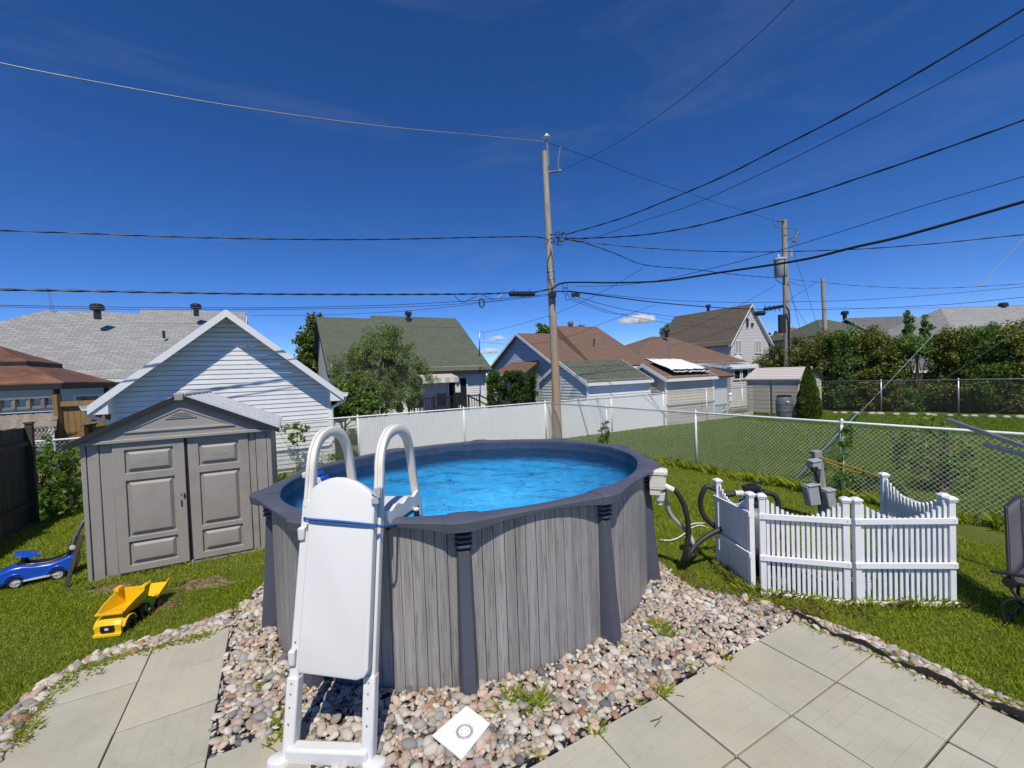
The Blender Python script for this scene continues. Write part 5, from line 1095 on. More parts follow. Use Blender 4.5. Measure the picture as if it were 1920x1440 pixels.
m = MB(); m.add(V, Fq); o = obj('tarp', m, 'tarp', tp, smooth='full', fix=False); sd_ = o.modifiers.new('solid', 'SOLIDIFY'); sd_.thickness = .006
# brown hip-roofed house and its sunroom
h6, X, A, B = house('house', 'house with a dark brown hip roof and thin mast, right of the pale blue gable', 'house', 'un', 23.3, 37.2, 24, 33, 2.95, 5.4, 'u', 'bluesiding', 'roof_brown', ov=.4, hip=(7.4, 4.2), faces='f')
vent(h6, at(1250, 630, 39.5)-Z3*.1, 1.4)
m = MB(); p = at(1199, 665, 31); m.tube([p-Z3*.3, p+Z3*.95], .03, 6); m.tube(catmull([p+Z3*.95, p+np.array([.15, 0, 1.05]), p+np.array([.25, 0, .8])], 4), .02, 5); p2 = at(1254, 672, 31); m.tube([p2-Z3*.3, p2+Z3*1.4], .035, 6); obj('mast', m, 'galv', h6)
h7, X, A, B = house('sunroom', 'small white sunroom with a row of three dark windows behind the lawn', 'sunroom', 'un', 22.3, 24.9, 15.1, 18.0, 2.42, 2.62, 'u', 'greysiding', 'roof_slate', ov=.15, faces='fl', h=.13)
for a in (22.85, 23.6, 24.35): window(h7, X(a, 15.08, 1.93), A, -B, .66, .62, 0)
m = MB(); m.prism([X(22.0, 14.9, 2.36), X(25.1, 14.9, 2.36), X(25.1, 15.1, 2.36), X(22.0, 15.1, 2.36)], Z3*.14); obj('fascia', m, 'whitetrim', h7)
# tall house
h8, X, A, B = house('house', 'tall narrow house with a steep dark brown roof and white gable end', 'house', 'un', 41, 47.6, 27.6, 37, 5.05, 8.85, 'n', 'greysiding', 'roof_dark', ov=.45, faces='fl', h=.16)
for a in (42.1, 45.6): window(h8, X(a, 27.55, 4.3), A, -B, 1.15, 1.35, 1, True)
m = MB(); m.box(X(43.75, 27.5, 6.9), (.25, .1, .9), rz=.5); m.box(X(44.6, 27.5, 6.7), (.3, .1, .35), rz=.5); obj('gable_vent', m, 'black', h8)
m = MB(); m.lathe(X(41.5, 27.2, 3.2), [(.02, 0), (.3, .04), (.34, .10)], 16, axis=(-.2, -1, .3)); obj('satellite_dish', m, 'silver', h8, smooth=True)
vent(h8, at(1328, 580, 52)-Z3*.2, 1.4)
# roofs beyond the hedge on the right
h9, X, A, B = house('house', 'house with a dull green hip roof showing above the hedge', 'house', 'xy', 30.6, 36.4, 42, 50, 5.3, 7.0, 'u', 'beigesiding', 'roof_green', ov=.5, hip=(2.3, 2.6), faces='f'); vent(h9, at(1584, 597, 46)-Z3*.1, 1.6)
h10, X, A, B = house('house', 'house with a slate grey gable roof behind the two saplings', 'house', 'xy', 35.0, 41.5, 41, 48, 5.0, 6.9, 'u', 'siding', 'roof_slate', ov=.4, faces='f')
roofplane(h10, [X(39.4, 39.6, 4.9), X(39.4, 44, 4.9), X(40.7, 44, 6.3), X(40.7, 39.6, 6.3)], 'roof_slate'); roofplane(h10, [X(42.0, 39.6, 4.9), X(42.0, 44, 4.9), X(40.7, 44, 6.3), X(40.7, 39.6, 6.3)], 'roof_slate')
m = MB(); m.prism([X(39.6, 39.9, 3.5), X(41.8, 39.9, 3.5), X(41.8, 39.9, 5.0), X(40.7, 39.9, 6.15), X(39.6, 39.9, 5.0)], B*.2); obj('gable_wall', m, 'siding', h10)
h11, X, A, B = house('house', 'house with a pale grey shingle roof and black vent at the far right', 'house', 'xy', 35.6, 52, 34.5, 43, 4.6, 6.9, 'u', 'siding', 'roof_grey', ov=.5, hip=(3.2, 0), faces='f'); vent(h11, at(1881, 583, 38.5)-Z3*.1, 1.5)
h12, X, A, B = house('outbuilding', 'low outbuilding with a blue-grey roof glimpsed through the hedge', 'outbuilding', 'xy', 19.6, 22.2, 22.3, 24.6, 2.0, 2.65, 'u', 'darkwall', 'roof_slate', ov=.25, faces='f')
h13, X, A, B = house('house', 'house whose brown roof shows behind the farther transformer pole', 'house', 'xy', 35.5, 44, 58, 66, 4.3, 7.6, 'u', 'siding', 'roof_brown', ov=.4, hip=(4.0, 3.0), faces='f')
# beige resin shed with pale roof in the neighbouring yard
js = thing('garden_shed', un(21.4, 11.5), 'beige slatted garden shed with a pale roof across the neighbouring lawn', 'shed')
a0, a1, b0, b1, ez, rz = 20.5, 22.4, 10.6, 13.0, 1.74, 2.22
MT['beigeresin'] = mat('beige_resin', (.52, .48, .42), (.47, .43, .375), 4, rough=.6)
MT['paleroof'] = mat('pale_resin_roof', (.60, .56, .53), (.52, .48, .45), 8, (1, 1, 1), rough=.6)
m = MB(); m.prism([un(a0+.03, b0+.03), un(a1-.03, b0+.03), un(a1-.03, b1-.03), un(a0+.03, b1-.03)], Z3*ez); obj('wall_core', m, 'beigeresin', js)
for k in range(8):
    z = .12+k*.2
    for s0, s1 in ((b0+.0, b0+1.15), (b0+1.27, b1)): m = MB(); m.prism([un(a0, s0, z), un(a0, s1, z), un(a0, s1, z+.185), un(a0, s0, z+.185)], -U3*.035); obj('slat', m, 'beigeresin', js, bevel=.012)
    m = MB(); m.prism([un(a0+1.2, b0, z), un(a1, b0, z), un(a1, b0, z+.185), un(a0+1.2, b0, z+.185)], -N3*.035); obj('slat', m, 'beigeresin', js, bevel=.012)
m = MB(); m.prism([un(a0, b0, 0), un(a1, b0, 0), un(a1, b0, ez), un((a0+a1)/2, b0, rz-.03), un(a0, b0, ez)], N3*.04); obj('end_panel', m, 'beigeresin', js)
for q, e in ((1, a0-.1), (-1, a1+.1)):
    m = MB(); am = (a0+a1)/2; m.prism([un(e, b0-.1, ez-.04), un(am, b0-.1, rz), un(am, b1+.1, rz), un(e, b1+.1, ez-.04)], Z3*.05); ro = obj('roof_panel', m, 'paleroof', js)
    for k in range(7): m = MB(); f_ = k/6*.86+.05; m.bar(un(e+(am-e)*f_, b0-.09, ez-.04+(rz-ez+.04)*f_+.055), un(e+(am-e)*f_, b1+.09, ez-.04+(rz-ez+.04)*f_+.055), .02, .012); obj('ridge_line', m, 'paleroof', ro)
    m = MB(); m.prism([un(e, b0-.12, ez-.1), un(am, b0-.12, rz-.06), un(am, b0-.12, rz+.055), un(e, b0-.12, ez+.02)], N3*.02); obj('edge_strip', m, 'darkedge' if q < 0 else 'beigeresin', ro)
bp_ = at(1471, 784, 18.9); bp_[2] = 0
rb = thing('rain_barrel', bp_, 'grey plastic rain barrel with a black lid beside the beige shed', 'barrel')
m = MB(); m.lathe(bp_, [(.27, .12), (.31, .16), (.325, .35), (.335, .36), (.335, .40), (.325, .41), (.33, .66), (.34, .67), (.34, .71), (.33, .72), (.325, .85), (.28, .98), (.27, 1.0)], 26); obj('barrel', m, 'greyplastic', rb, smooth=True)
m = MB(); m.lathe(bp_, [(.28, .99), (.285, 1.04), (.25, 1.06)], 24); obj('lid', m, 'black', rb, smooth=True)
m = MB(); m.box(bp_+np.array([-.05, -.33, .78]), (.16, .05, .07), rz=.1); obj('handle', m, 'silver', rb, bevel=.02); m = MB(); m.box(bp_+Z3*.06, (.6, .6, .12), rz=.5); obj('stand', m, 'concrete', rb)
# left: side fence, gazebo, wooden screen
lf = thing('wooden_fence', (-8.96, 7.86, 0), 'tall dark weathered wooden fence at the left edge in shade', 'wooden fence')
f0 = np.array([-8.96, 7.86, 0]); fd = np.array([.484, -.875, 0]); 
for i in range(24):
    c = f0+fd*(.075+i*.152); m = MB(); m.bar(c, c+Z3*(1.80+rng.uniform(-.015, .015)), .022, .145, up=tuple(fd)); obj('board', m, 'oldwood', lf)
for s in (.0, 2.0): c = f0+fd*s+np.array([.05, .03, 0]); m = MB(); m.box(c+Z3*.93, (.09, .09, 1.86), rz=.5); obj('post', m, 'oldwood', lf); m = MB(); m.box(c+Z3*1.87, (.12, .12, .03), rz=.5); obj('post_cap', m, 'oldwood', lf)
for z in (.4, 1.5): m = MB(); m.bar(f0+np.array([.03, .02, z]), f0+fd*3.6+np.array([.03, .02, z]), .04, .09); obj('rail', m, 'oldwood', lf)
gz = thing('gazebo', (-14.0, 11.6, 0), 'gazebo with a two-tier rusty brown metal roof at the left edge', 'gazebo')
gc = np.array([-14.15, 11.7, 0]); 
def ring4(h_, z): return [gc+U3*x*h_+N3*y*h_+Z3*z for x, y in ((-1, -1), (1, -1), (1, 1), (-1, 1))]
for nme, hw0, z0, hw1, z1 in (('lower_roof', 2.05, 2.62, .85, 3.20), ('upper_roof', 1.08, 3.22, .03, 3.75)):
    R0, R1 = ring4(hw0, z0), ring4(hw1, z1)
    for i in range(4):
        j = (i+1) % 4
        for k in range(5):
            a, b = k/5, (k+1)/5; m = MB(); g_ = .0; P = [R0[i]+(R0[j]-R0[i])*a, R0[i]+(R0[j]-R0[i])*b, R1[i]+(R1[j]-R1[i])*b, R1[i]+(R1[j]-R1[i])*a]; m.prism(P, Z3*(.03+.006*(k % 2))); obj('roof_panel', m, 'rust', gz)
        m = MB(); m.prism([R0[i]-Z3*.14, R0[j]-Z3*.14, R0[j]-Z3*.003, R0[i]-Z3*.003], (gc-(R0[i]+R0[j])/2)*np.array([1, 1, 0])*.02); obj('fascia', m, 'darkedge', gz)
for p in ring4(1.85, 0): m = MB(); m.bar(p, p+Z3*2.6, .09, .09); obj('post', m, 'black', gz)
wf = thing('wooden_fence', at(165, 820, 10.3)*np.array([1, 1, 0]), 'yellow-brown wooden fence section with a tall post left of the garage', 'wooden fence')
def wl(px): p = line_at(px, un(-6, 14.0)[:2], UV_); return np.array([p[0], p[1], 0])
w0, w1 = wl(122), wl(212); Lw = np.linalg.norm(w1-w0)
for i in range(8): c = w0+(w1-w0)*(i+.5)/8; m = MB(); m.bar(c, c+Z3*2.15, .02, Lw/8-.006, up=tuple(U3)); obj('board', m, 'newwood', wf)
for q, hh in ((w0-U3*.06, 2.35), (w0+U3*.40-N3*.1, 1.65)): m = MB(); m.bar(q-N3*.05, q-N3*.05+Z3*hh, .11, .11, up=(0, 1, 0)); obj('post', m, 'newwood', wf)
m = MB(); m.bar(w0-N3*.06+Z3*2.12, w1-N3*.06+Z3*2.12, .04, .12); obj('rail', m, 'newwood', wf)
m = MB(); m.bar(w0+U3*.2-N3*.08+Z3*1.2, w1-U3*.2-N3*.08+Z3*2.0, .04, .09); obj('brace', m, 'newwood', wf)
m = MB(); m.bar(w0+U3*.35-N3*.15+Z3*1.62, w1-N3*.15+Z3*1.68, .12, .05); obj('shelf', m, 'greywood', wf)
ws = thing('wooden_screen', wl(55), 'silvered wooden deck screen with sloping boards and lattice under the gazebo', 'wooden screen')
s0, s1 = wl(-60), wl(108)
m = MB(); m.bar(s0+Z3*2.28, s1+Z3*2.30, .10, .04); m.bar(s0+Z3*2.05, s1+Z3*2.08, .05, .06); obj('top_rail', m, 'greywood', ws)
for i in range(6): q = s0+(s1-s0)*(i+.3)/6; m = MB(); m.bar(q+Z3*2.05, q+Z3*2.28, .09, .09, up=(0, 1, 0)); obj('block', m, 'greywood', ws)
for i in range(16):
    q = s0+(s1-s0)*i/16+U3*.06; m = MB(); m.bar(q+Z3*1.95+N3*.1, q+Z3*1.62-N3*.45+U3*.12, .12, .02); obj('board', m, 'greywood', ws)
m = MB()
for i in range(22):
    q = s0+(s1-s0)*i/22; m.bar(q+Z3*1.2-N3*.46, q+Z3*1.6-N3*.46+U3*.22, .03, .008, up=tuple(N3)); m.bar(q+Z3*1.2-N3*.468+U3*.22, q+Z3*1.6-N3*.468, .03, .008, up=tuple(N3))
stuff(obj('lattice', m, 'greywood', ws)); m = MB(); m.bar(s0+Z3*1.16-N3*.47, s1+Z3*1.16-N3*.47, .05, .08); m.bar(s0+Z3*1.62-N3*.47, s1+Z3*1.62-N3*.47, .05, .05); obj('rail', m, 'greywood', ws)
for i in range(11):
    q = s0+(s1-s0)*(i+.5)/11; m = MB(); m.bar(q-N3*.4, q-N3*.4+Z3*1.1, .02, np.linalg.norm(s1-s0)/11-.006, up=tuple(U3)); obj('lower_board', m, 'newwood', ws)

# ================================================================== utility poles
def pole(name, p0, p1, r0, r1, label):
    t = thing(name, (p0[0], p0[1], 0), label, 'utility pole'); p0 = np.array([p0[0], p0[1], -.1]); P = [p0+(p1-p0)*s+np.array([.012*math.sin(5*s), .01*math.sin(7*s+1), 0]) for s in np.linspace(0, 1, 14)]
    m = MB(); m.tube(P, [r0+(r1-r0)*s for s in np.linspace(0, 1, 14)], 16); obj('shaft', m, 'pole', t, smooth=True); return t, p0, p1
p0_, p1_ = at(1046, 815, 15.0), at(1022, 284, 15.0)
P1, A0, A1 = pole('utility_pole', p0_, p1_, .16, .095, 'tall weathered utility pole behind the pool where many wires meet')
def onp(z): s = z/A1[2]; return A0+(A1-A0)*s
m = MB(); q = onp(A1[2]); m.tube([q-Z3*.55+np.array([.1, -.05, 0]), q+Z3*.42+np.array([.07, -.05, 0])], .035, 8); obj('pin', m, 'galv', P1)
m = MB(); m.lathe(q+np.array([.07, -.05, .36]), [(.05, 0), (.11, .04), (.13, .09), (.10, .13), (.06, .16), (.05, .2)], 16); obj('insulator', m, 'silver', P1, smooth=True)
m = MB(); q2 = at(1029, 323, 14.9); m.tube([q2, at(1053, 320, 14.9)], .03, 8)
for k in range(4): c = q2+(at(1053, 320, 14.9)-q2)*(.25+.15*k); m.lathe(c, [(.03, -.015), (.06, 0), (.03, .015)], 10, axis=(1, 0, .1))
obj('side_insulator', m, 'greyplastic', P1)
m = MB(); m.tube(catmull([at(1053, 320, 14.9), at(1047, 315, 14.9), at(1048, 290, 14.9), at(1051, 275, 14.9)], 5), .018, 6); obj('jumper', m, 'cable_grey', P1)
m = MB()
for x, y, r in ((1046, 440, .10), (1052, 446, .13), (1058, 440, .09), (1044, 452, .12), (1050, 455, .1)):
    c = at(x, y, 14.85); m.tube([c+np.array([r*math.cos(t), .03*math.sin(2*t), r*math.sin(t)]) for t in np.linspace(0, 5.6, 12)], .012, 5)
for y0 in (440, 447, 454): m.tube([at(1030, y0, 14.9), at(1062, y0-3, 14.85)], .018, 6)
obj('wire_loops', m, 'cable', P1)
m = MB()
for x, y, r in ((1060, 545, .13), (1064, 558, .10), (1060, 535, .12)): c = at(x, y, 14.8); m.tube([c+np.array([r*.7*math.cos(t), .02, r*math.sin(t)]) for t in np.linspace(0, 6.0, 12)], .010, 5)
m.tube(catmull([at(1034, 470, 14.83), at(1027, 490, 14.82), at(1030, 520, 14.82), at(1038, 545, 14.8), at(1040, 580, 14.83)], 4), .012, 5)
m.tube(catmull([at(1032, 465, 14.83), at(1037, 490, 14.8), at(1040, 530, 14.8)], 4), .010, 5)
m.box(at(1079, 553, 14.8), (.28, .1, .12)); m.box(at(1036, 553, 14.82), (.24, .2, .16)); obj('cable_clamps', m, 'cable', P1)
m = MB()
for y in (508, 522, 590): c = onp(at(1035, y, 15)[2]); m.lathe(c, [(.135, -.02), (.14, 0), (.135, .02)], 16)
obj('band', m, 'galv', P1)
p0_, p1_ = at(1476, 700, 24.0), at(1471, 413, 24.0); p0_[2] = 0
P2, B0, B1 = pole('utility_pole', p0_, p1_, .2, .13, 'weathered utility pole with a grey transformer beyond the beige shed')
m = MB(); tc_ = at(1464, 519, 23.75); m.lathe(tc_, [(.30, 0), (.33, .04), (.33, .88), (.36, .90), (.36, .95), (.28, 1.02)], 22); tr = obj('transformer', m, 'elecgrey', P2, smooth=True)
m = MB(); m.lathe(tc_+Z3*1.0+np.array([-.1, 0, 0]), [(.05, 0), (.08, .06), (.05, .1), (.08, .15), (.04, .22)], 10); obj('bushing', m, 'silver', tr, smooth=True)
m = MB(); [m.tube([tc_+np.array([-.34, -.05, 1.0]), tc_+np.array([-.36, -.1, .3]), tc_+np.array([-.32, -.1, -.2]), tc_+np.array([.05, -.15, -.45])], .02, 5), m.tube([tc_+np.array([.0, -.34, .9]), tc_+np.array([-.02, -.35, .1]), tc_+np.array([.05, -.25, -.5])], .02, 5)]; obj('lead', m, 'cable', tr)
m = MB(); m.tube([at(1470, 414, 23.9), at(1458, 415, 23.8)], .05, 8); m.tube(catmull([at(1449, 413, 23.8), at(1455, 425, 23.8), at(1472, 428, 23.7), at(1490, 430, 23.7), at(1495, 438, 23.7)], 4), .018, 5); obj('top_insulator', m, 'greyplastic', P2)
m = MB(); m.bar(at(1476, 450, 23.9), at(1490, 444, 23.7), .07, .05); m.tube([at(1497, 436, 23.7), at(1487, 453, 23.7)], .06, 8); m.bar(at(1499, 437, 23.7), at(1492, 437, 23.7), .06, .09); m.bar(at(1494, 455, 23.7), at(1485, 451, 23.7), .06, .09); obj('fuse_cutout', m, 'greyplastic', P2, bevel=.01)
m = MB(); m.tube([at(1483, 482, 23.75), at(1484, 468, 23.75)], .07, 8); obj('arrester', m, 'elecgrey', P2)
m = MB(); m.box(at(1466, 607, 23.7), (.3, .25, 1.0)); obj('meter_box', m, 'black', P2, bevel=.02)
m = MB(); m.tube(catmull([at(1474, 575, 23.7), at(1480, 590, 23.7), at(1480, 640, 23.75), at(1482, 690, 23.8)], 4), .04, 6); obj('riser', m, 'cable', P2)
m = MB(); m.tube([at(1433, 580, 23.6), at(1468, 574, 23.7)], .09, 8); m.tube([at(1415, 588, 23.6), at(1433, 587, 23.6)], .13, 10); [m.tube([at(x, 573, 23.6), at(x+4, 583, 23.6)], .025, 5) for x in (1434, 1442, 1450, 1458)]; obj('cable_splice', m, 'cable', P2)
p0_, p1_ = at(1549, 640, 36), at(1543, 522, 36); p0_[2] = 0
P3, _, _ = pole('utility_pole', p0_, p1_, .2, .14, 'plain bare utility pole rising from the hedge, no transformer')

# ================================================================== wires
def wire(px, Y0, Y1, r, label, m_='cable', twist=0, name='power_line', k=7, group=None):
    n = len(px); L = [0]
    for a, b in zip(px, px[1:]): L.append(L[-1]+math.hypot(b[0]-a[0], b[1]-a[1]))
    # depth runs so that the span is straight in plan: 1/Y is linear in the picture
    P = []
    for (x, y), l in zip(px, L):
        s = (x-px[0][0])/(px[-1][0]-px[0][0]) if abs(px[-1][0]-px[0][0]) > 5 else l/L[-1]; P.append(at(x, y, 1/((1-s)/Y0+s/Y1)))
    C = catmull(P, k); m = MB(); m.tube(C, r, 6)
    if twist:
        D = []; tot = 0
        for i in range(len(C)-1):
            for s in np.arange(6)/6: q = C[i]+(C[i+1]-C[i])*s; D.append(q)
        for ph in (0, math.pi):
            Q = []; tot = 0
            for i, q in enumerate(D):
                if i: tot += np.linalg.norm(D[i]-D[i-1])
                Q.append(q+np.array([0, math.cos(tot*twist+ph), math.sin(tot*twist+ph)])*r*.95)
            m.tube(Q, r*.55, 5)
    o = obj(name, m, m_, origin=C[0], smooth='full'); return tag(o, label, 'power line' if 'power' in name else ('guy wire' if 'guy' in name else 'telephone cable'), group)
L_ = -160
wire([(L_, 73), (0, 118), (225, 162), (450, 201), (700, 235), (900, 254), (1024, 266)], 7.6, 15, .0125, 'topmost pale bare wire running from the pole insulator over the grey roof', 'cable_grey')
wire([(L_, 426), (0, 432), (150, 437), (300, 443), (500, 448), (700, 449), (900, 445), (1000, 444), (1030, 450)], 7.6, 14.9, .013, 'twisted dark power line above the telephone cable, left of the tall pole', twist=5)
wire([(L_, 541), (0, 543), (240, 547), (480, 551), (720, 552), (900, 551), (960, 549), (1000, 548), (1036, 541)], 7.6, 14.85, .018, 'thick black telephone cable carrying a splice case beside the tall pole', twist=7, name='telephone_cable')
wire([(L_, 568), (0, 572), (250, 576), (500, 577), (700, 573), (850, 566), (960, 558), (1030, 552)], 7.6, 14.9, .008, 'thin wire sagging just below the thick cable with the splice', name='telephone_cable')
wire([(L_, 573), (0, 575), (250, 580), (500, 580), (700, 577), (860, 570), (1030, 554)], 7.6, 14.95, .007, 'thinner wire hugging the underside of the thin sagging wire', name='telephone_cable')
wire([(470, 592), (620, 590), (760, 583), (880, 571), (960, 561), (1032, 551)], 18, 15, .007, 'thin wire slanting from the garage roof up to the tall pole', name='telephone_cable')
m = MB(); a, b = at(955, 551, 13.9), at(1002, 551, 14.4); m.tube([a, a+(b-a)*.04, a+(b-a)*.96, b], [.05, .085, .085, .05], 12); [m.tube([a+(b-a)*s+Z3*.0, a+(b-a)*s+Z3*.16], .012, 5) for s in (.18, .8)]
o = obj('splice_case', m, 'black', origin=a, smooth=True); tag(o, 'black cylindrical splice case hung on the thick cable beside the pole', 'splice case')
m = MB(); c = at(903, 565, 13.4); 
for r in (.10, .13, .16): m.tube([c+np.array([r*.6*math.cos(t), .01*r, r*math.sin(t)-.05]) for t in np.linspace(0, 6.2, 14)], .008, 5)
m.tube(catmull([at(850, 551, 12.9), at(866, 566, 13.0), at(890, 557, 13.3), at(903, 552, 13.4), at(915, 558, 13.5), at(930, 560, 13.6), at(942, 550, 13.7)], 4), .010, 5)
o = obj('cable_coil', m, 'cable', origin=c); tag(o, 'small coil of spare black cable hanging under the thick cable', 'cable coil')
wire([(1060, 440), (1160, 411), (1260, 372), (1360, 329), (1460, 278), (1560, 227), (1660, 172), (1800, 90), (1920, 17), (2060, -72)], 14.9, 6.0, .014, 'uppermost twisted black line climbing from the tall pole over the yard', twist=5)
wire([(1062, 450), (1115, 445), (1210, 413), (1310, 379), (1460, 310), (1610, 235), (1760, 157), (1920, 65), (2060, -20)], 14.9, 6.4, .0075, 'thin line between the two upper twisted lines above the yard')
wire([(1058, 447), (1120, 446), (1200, 441), (1280, 429), (1360, 410), (1510, 367), (1610, 334), (1710, 300), (1920, 225), (2060, 172)], 14.9, 6.5, .014, 'lower twisted black line sweeping over the yard above the transformer pole', twist=5)
wire([(1058, 447), (1110, 455), (1210, 465), (1330, 471), (1450, 472), (1610, 467), (1760, 456), (1920, 440), (2060, 430)], 14.9, 13, .012, 'nearly level twisted line crossing in front of the transformer', 'cable', twist=4)
wire([(1058, 448), (1100, 457), (1150, 474), (1210, 497), (1300, 505), (1380, 515), (1452, 521)], 14.9, 23.7, .013, 'twisted drop line from the tall pole past a knot to the transformer', twist=4)
wire([(1205, 503), (1160, 530), (1100, 562), (1040, 588), (960, 612), (905, 624)], 17.2, 22.4, .008, 'thin drop wire slanting down to the green roof service mast')
wire([(1036, 541), (1060, 530), (1150, 530), (1240, 527), (1350, 511), (1500, 488), (1600, 464), (1700, 441), (1920, 378), (2060, 336)], 14.8, 6.2, .026, 'thick black telephone cable rising across the yard in front of the transformer', name='telephone_cable')
wire([(1080, 537), (1160, 535), (1240, 525), (1340, 502), (1440, 476), (1490, 461), (1600, 427), (1710, 392), (1920, 331), (2060, 290)], 14.8, 6.4, .007, 'thin wire just above the thick rising telephone cable', name='telephone_cable')
wire([(1040, 546), (1080, 548), (1150, 557), (1240, 568), (1350, 577), (1430, 580)], 14.8, 23.6, .022, 'thick telephone cable spanning from the tall pole to the transformer pole', name='telephone_cable')
wire([(1065, 545), (1140, 553), (1260, 563), (1380, 567), (1475, 566), (1600, 563), (1750, 553), (1920, 538), (2040, 530)], 14.8, 17, .008, 'thin wire passing through both poles at the splice height', name='telephone_cable')
wire([(1070, 553), (1160, 578), (1250, 592), (1340, 599), (1420, 601)], 14.8, 40, .010, 'first of the thin fan wires from the tall pole to the steep roof', name='telephone_cable')
wire([(1072, 557), (1130, 580), (1200, 597), (1300, 612), (1400, 618)], 14.8, 36, .009, 'second fan wire ending lower on the steep roof', name='telephone_cable')
wire([(1068, 560), (1110, 577), (1150, 588), (1210, 591), (1260, 600), (1330, 610)], 14.8, 34, .008, 'third fan wire drooping below the others near the white cloud', name='telephone_cable')
wire([(1230, 571), (1190, 585), (1130, 606), (1060, 633), (985, 646), (905, 642)], 18.5, 22.4, .007, 'lowest thin wire slanting left across the brown roof', name='telephone_cable')
wire([(1455, 534), (1400, 565), (1330, 600), (1260, 627), (1200, 640)], 23.7, 31, .010, 'drop wire from the transformer down to the dark brown hip roof')
wire([(1460, 575), (1390, 607), (1320, 633), (1256, 648)], 23.7, 31, .009, 'second drop wire ending at the thin mast on the hip roof', name='telephone_cable')
wire([(1026, 267), (1060, 279), (1120, 301), (1200, 332), (1290, 362), (1380, 391), (1450, 413)], 14.95, 23.8, .008, 'thin top wire joining the heads of the two taller poles', 'cable')
wire([(1053, 319), (1110, 293), (1180, 254), (1260, 199), (1340, 135), (1420, 66), (1487, 0), (1550, -64)], 14.9, 7.5, .007, 'thin dark wire climbing steeply from the side insulator out of sight')
wire([(1479, 523), (1510, 527), (1540, 529), (1600, 535), (1700, 540), (1800, 539), (1920, 532), (2040, 524)], 23.7, 18, .011, 'twisted line leaving the transformer pole past the bare pole', twist=4)
wire([(1479, 527), (1500, 535), (1520, 535), (1533, 529)], 23.7, 35.8, .012, 'short slack line between the transformer pole and the bare pole')
wire([(1478, 563), (1500, 549), (1520, 537), (1533, 529)], 23.7, 35.8, .012, 'short line rising from the splice to the bare pole')
wire([(1480, 580), (1560, 580), (1680, 576), (1800, 569), (1920, 557), (2040, 546)], 23.7, 17, .012, 'telephone cable leaving the transformer pole low above the hedge', name='telephone_cable')
wire([(1546, 577), (1650, 578), (1780, 577), (1920, 573), (2040, 571)], 35.8, 26, .010, 'faint thin line from the bare pole over the hedge', name='telephone_cable')
for i, (x0, y0, x1, y1) in enumerate(((1479, 530, 1502, 626), (1482, 560, 1520, 622), (1484, 460, 1535, 618))):
    wire([(x0, y0), ((x0+x1)/2, (y0+y1)/2), (x1, y1)], 23.8, 27, .011, ('thin stay nearest the transformer pole slanting into the hedge', 'middle thin stay slanting from the transformer pole into the hedge', 'thin stay from the fuse cutout slanting into the hedge')[i], 'cable_grey', name='guy_wire')
# guy wires and green guard in the neighbouring yard
ga_ = gr(1487, 903)
gt = at(1920, 446, 9.2); g2 = ga_+(gt-ga_)*1.25
m = MB(); m.tube([ga_-Z3*.05, g2], .0065, 6); o = obj('guy_wire', m, 'meshgrey', origin=ga_); tag(o, 'steep steel guy wire coming out of the green guard', 'guy wire')
gd0, gd1 = ga_+(gt-ga_)*.012, None
best = None
for s in np.linspace(.05, .6, 400):
    p = ga_+(gt-ga_)*s-CAM; px_ = 960+F*(p@_r)/(p@_w)
    if best is None or abs(px_-1606) < best[0]: best = (abs(px_-1606), s)
gd1 = ga_+(gt-ga_)*best[1]
m = MB(); m.tube([gd0, gd1], .055, 12); gg = obj('guy_guard', m, 'greenguard', origin=gd0, smooth=True); tag(gg, 'dark green plastic guard tube round the guy wire beyond the wire fence', 'guy guard')
wire([(1652, 787), (1700, 757), (1760, 718), (1840, 666), (1920, 612), (2040, 532)], 17.7, 11.5, .011, 'middle steel guy wire rising from the far grey fence', 'cable_grey', name='guy_wire')
wire([(1812, 792), (1860, 776), (1920, 753), (2040, 706)], 16.3, 12.5, .010, 'low steel guy wire rising from the foot of the far fence', 'cable_grey', name='guy_wire')

# ================================================================== metal bars and lounger at the edge of the lawn
mf = thing('metal_frame', at(2100, 900, 3.9)*np.array([1, 1, 0]), 'galvanised steel bars reaching in over the wire fence above the lounger', 'metal frame')
e_ = at(2110, 903, 3.9)
for a in (at(1776, 787, 5.25), at(1845, 833, 4.9)): m = MB(); m.bar(a, e_, .045, .045); obj('bar', m, 'galv', mf, bevel=.006)
m = MB(); m.tube([e_*np.array([1, 1, 0]), e_+Z3*.1], .04, 10); obj('post', m, 'galv', mf)
ch = thing('lounge_chair', (4.75, 3.75, 0), 'folding lounger with grey sling fabric, black tube frame and elastic lacing', 'lounge chair')
LB0, LB1 = at(1886, 950, 4.02), at(1893, 1092, 3.80)               # left edge of the back: top, bottom
wd = np.array([.82, .50, 0]); wd /= np.linalg.norm(wd); CWd = .60; bdir = LB1-LB0
RB0, RB1 = LB0+wd*CWd, LB1+wd*CWd
fwd = np.array([wd[1], -wd[0], 0])
m = MB(); m.tube(catmull([LB1, LB0+bdir*.12, LB0+wd*.05-bdir*.0, RB0-wd*.05, RB0+bdir*.12, RB1], 5), .014, 10); obj('back_frame', m, 'black', ch, smooth='full')
sa, sb = LB1, LB1+fwd*.52+Z3*.03; s2a, s2b = RB1, RB1+fwd*.52+Z3*.03; lga, lgb = sb+fwd*.48-Z3*.12, s2b+fwd*.48-Z3*.12
m = MB(); m.tube(catmull([sa, sb, lga, lga+wd*.06+fwd*.03, lgb-wd*.06+fwd*.03, lgb, s2b, s2a], 4), .014, 10); obj('seat_frame', m, 'black', ch, smooth='full')
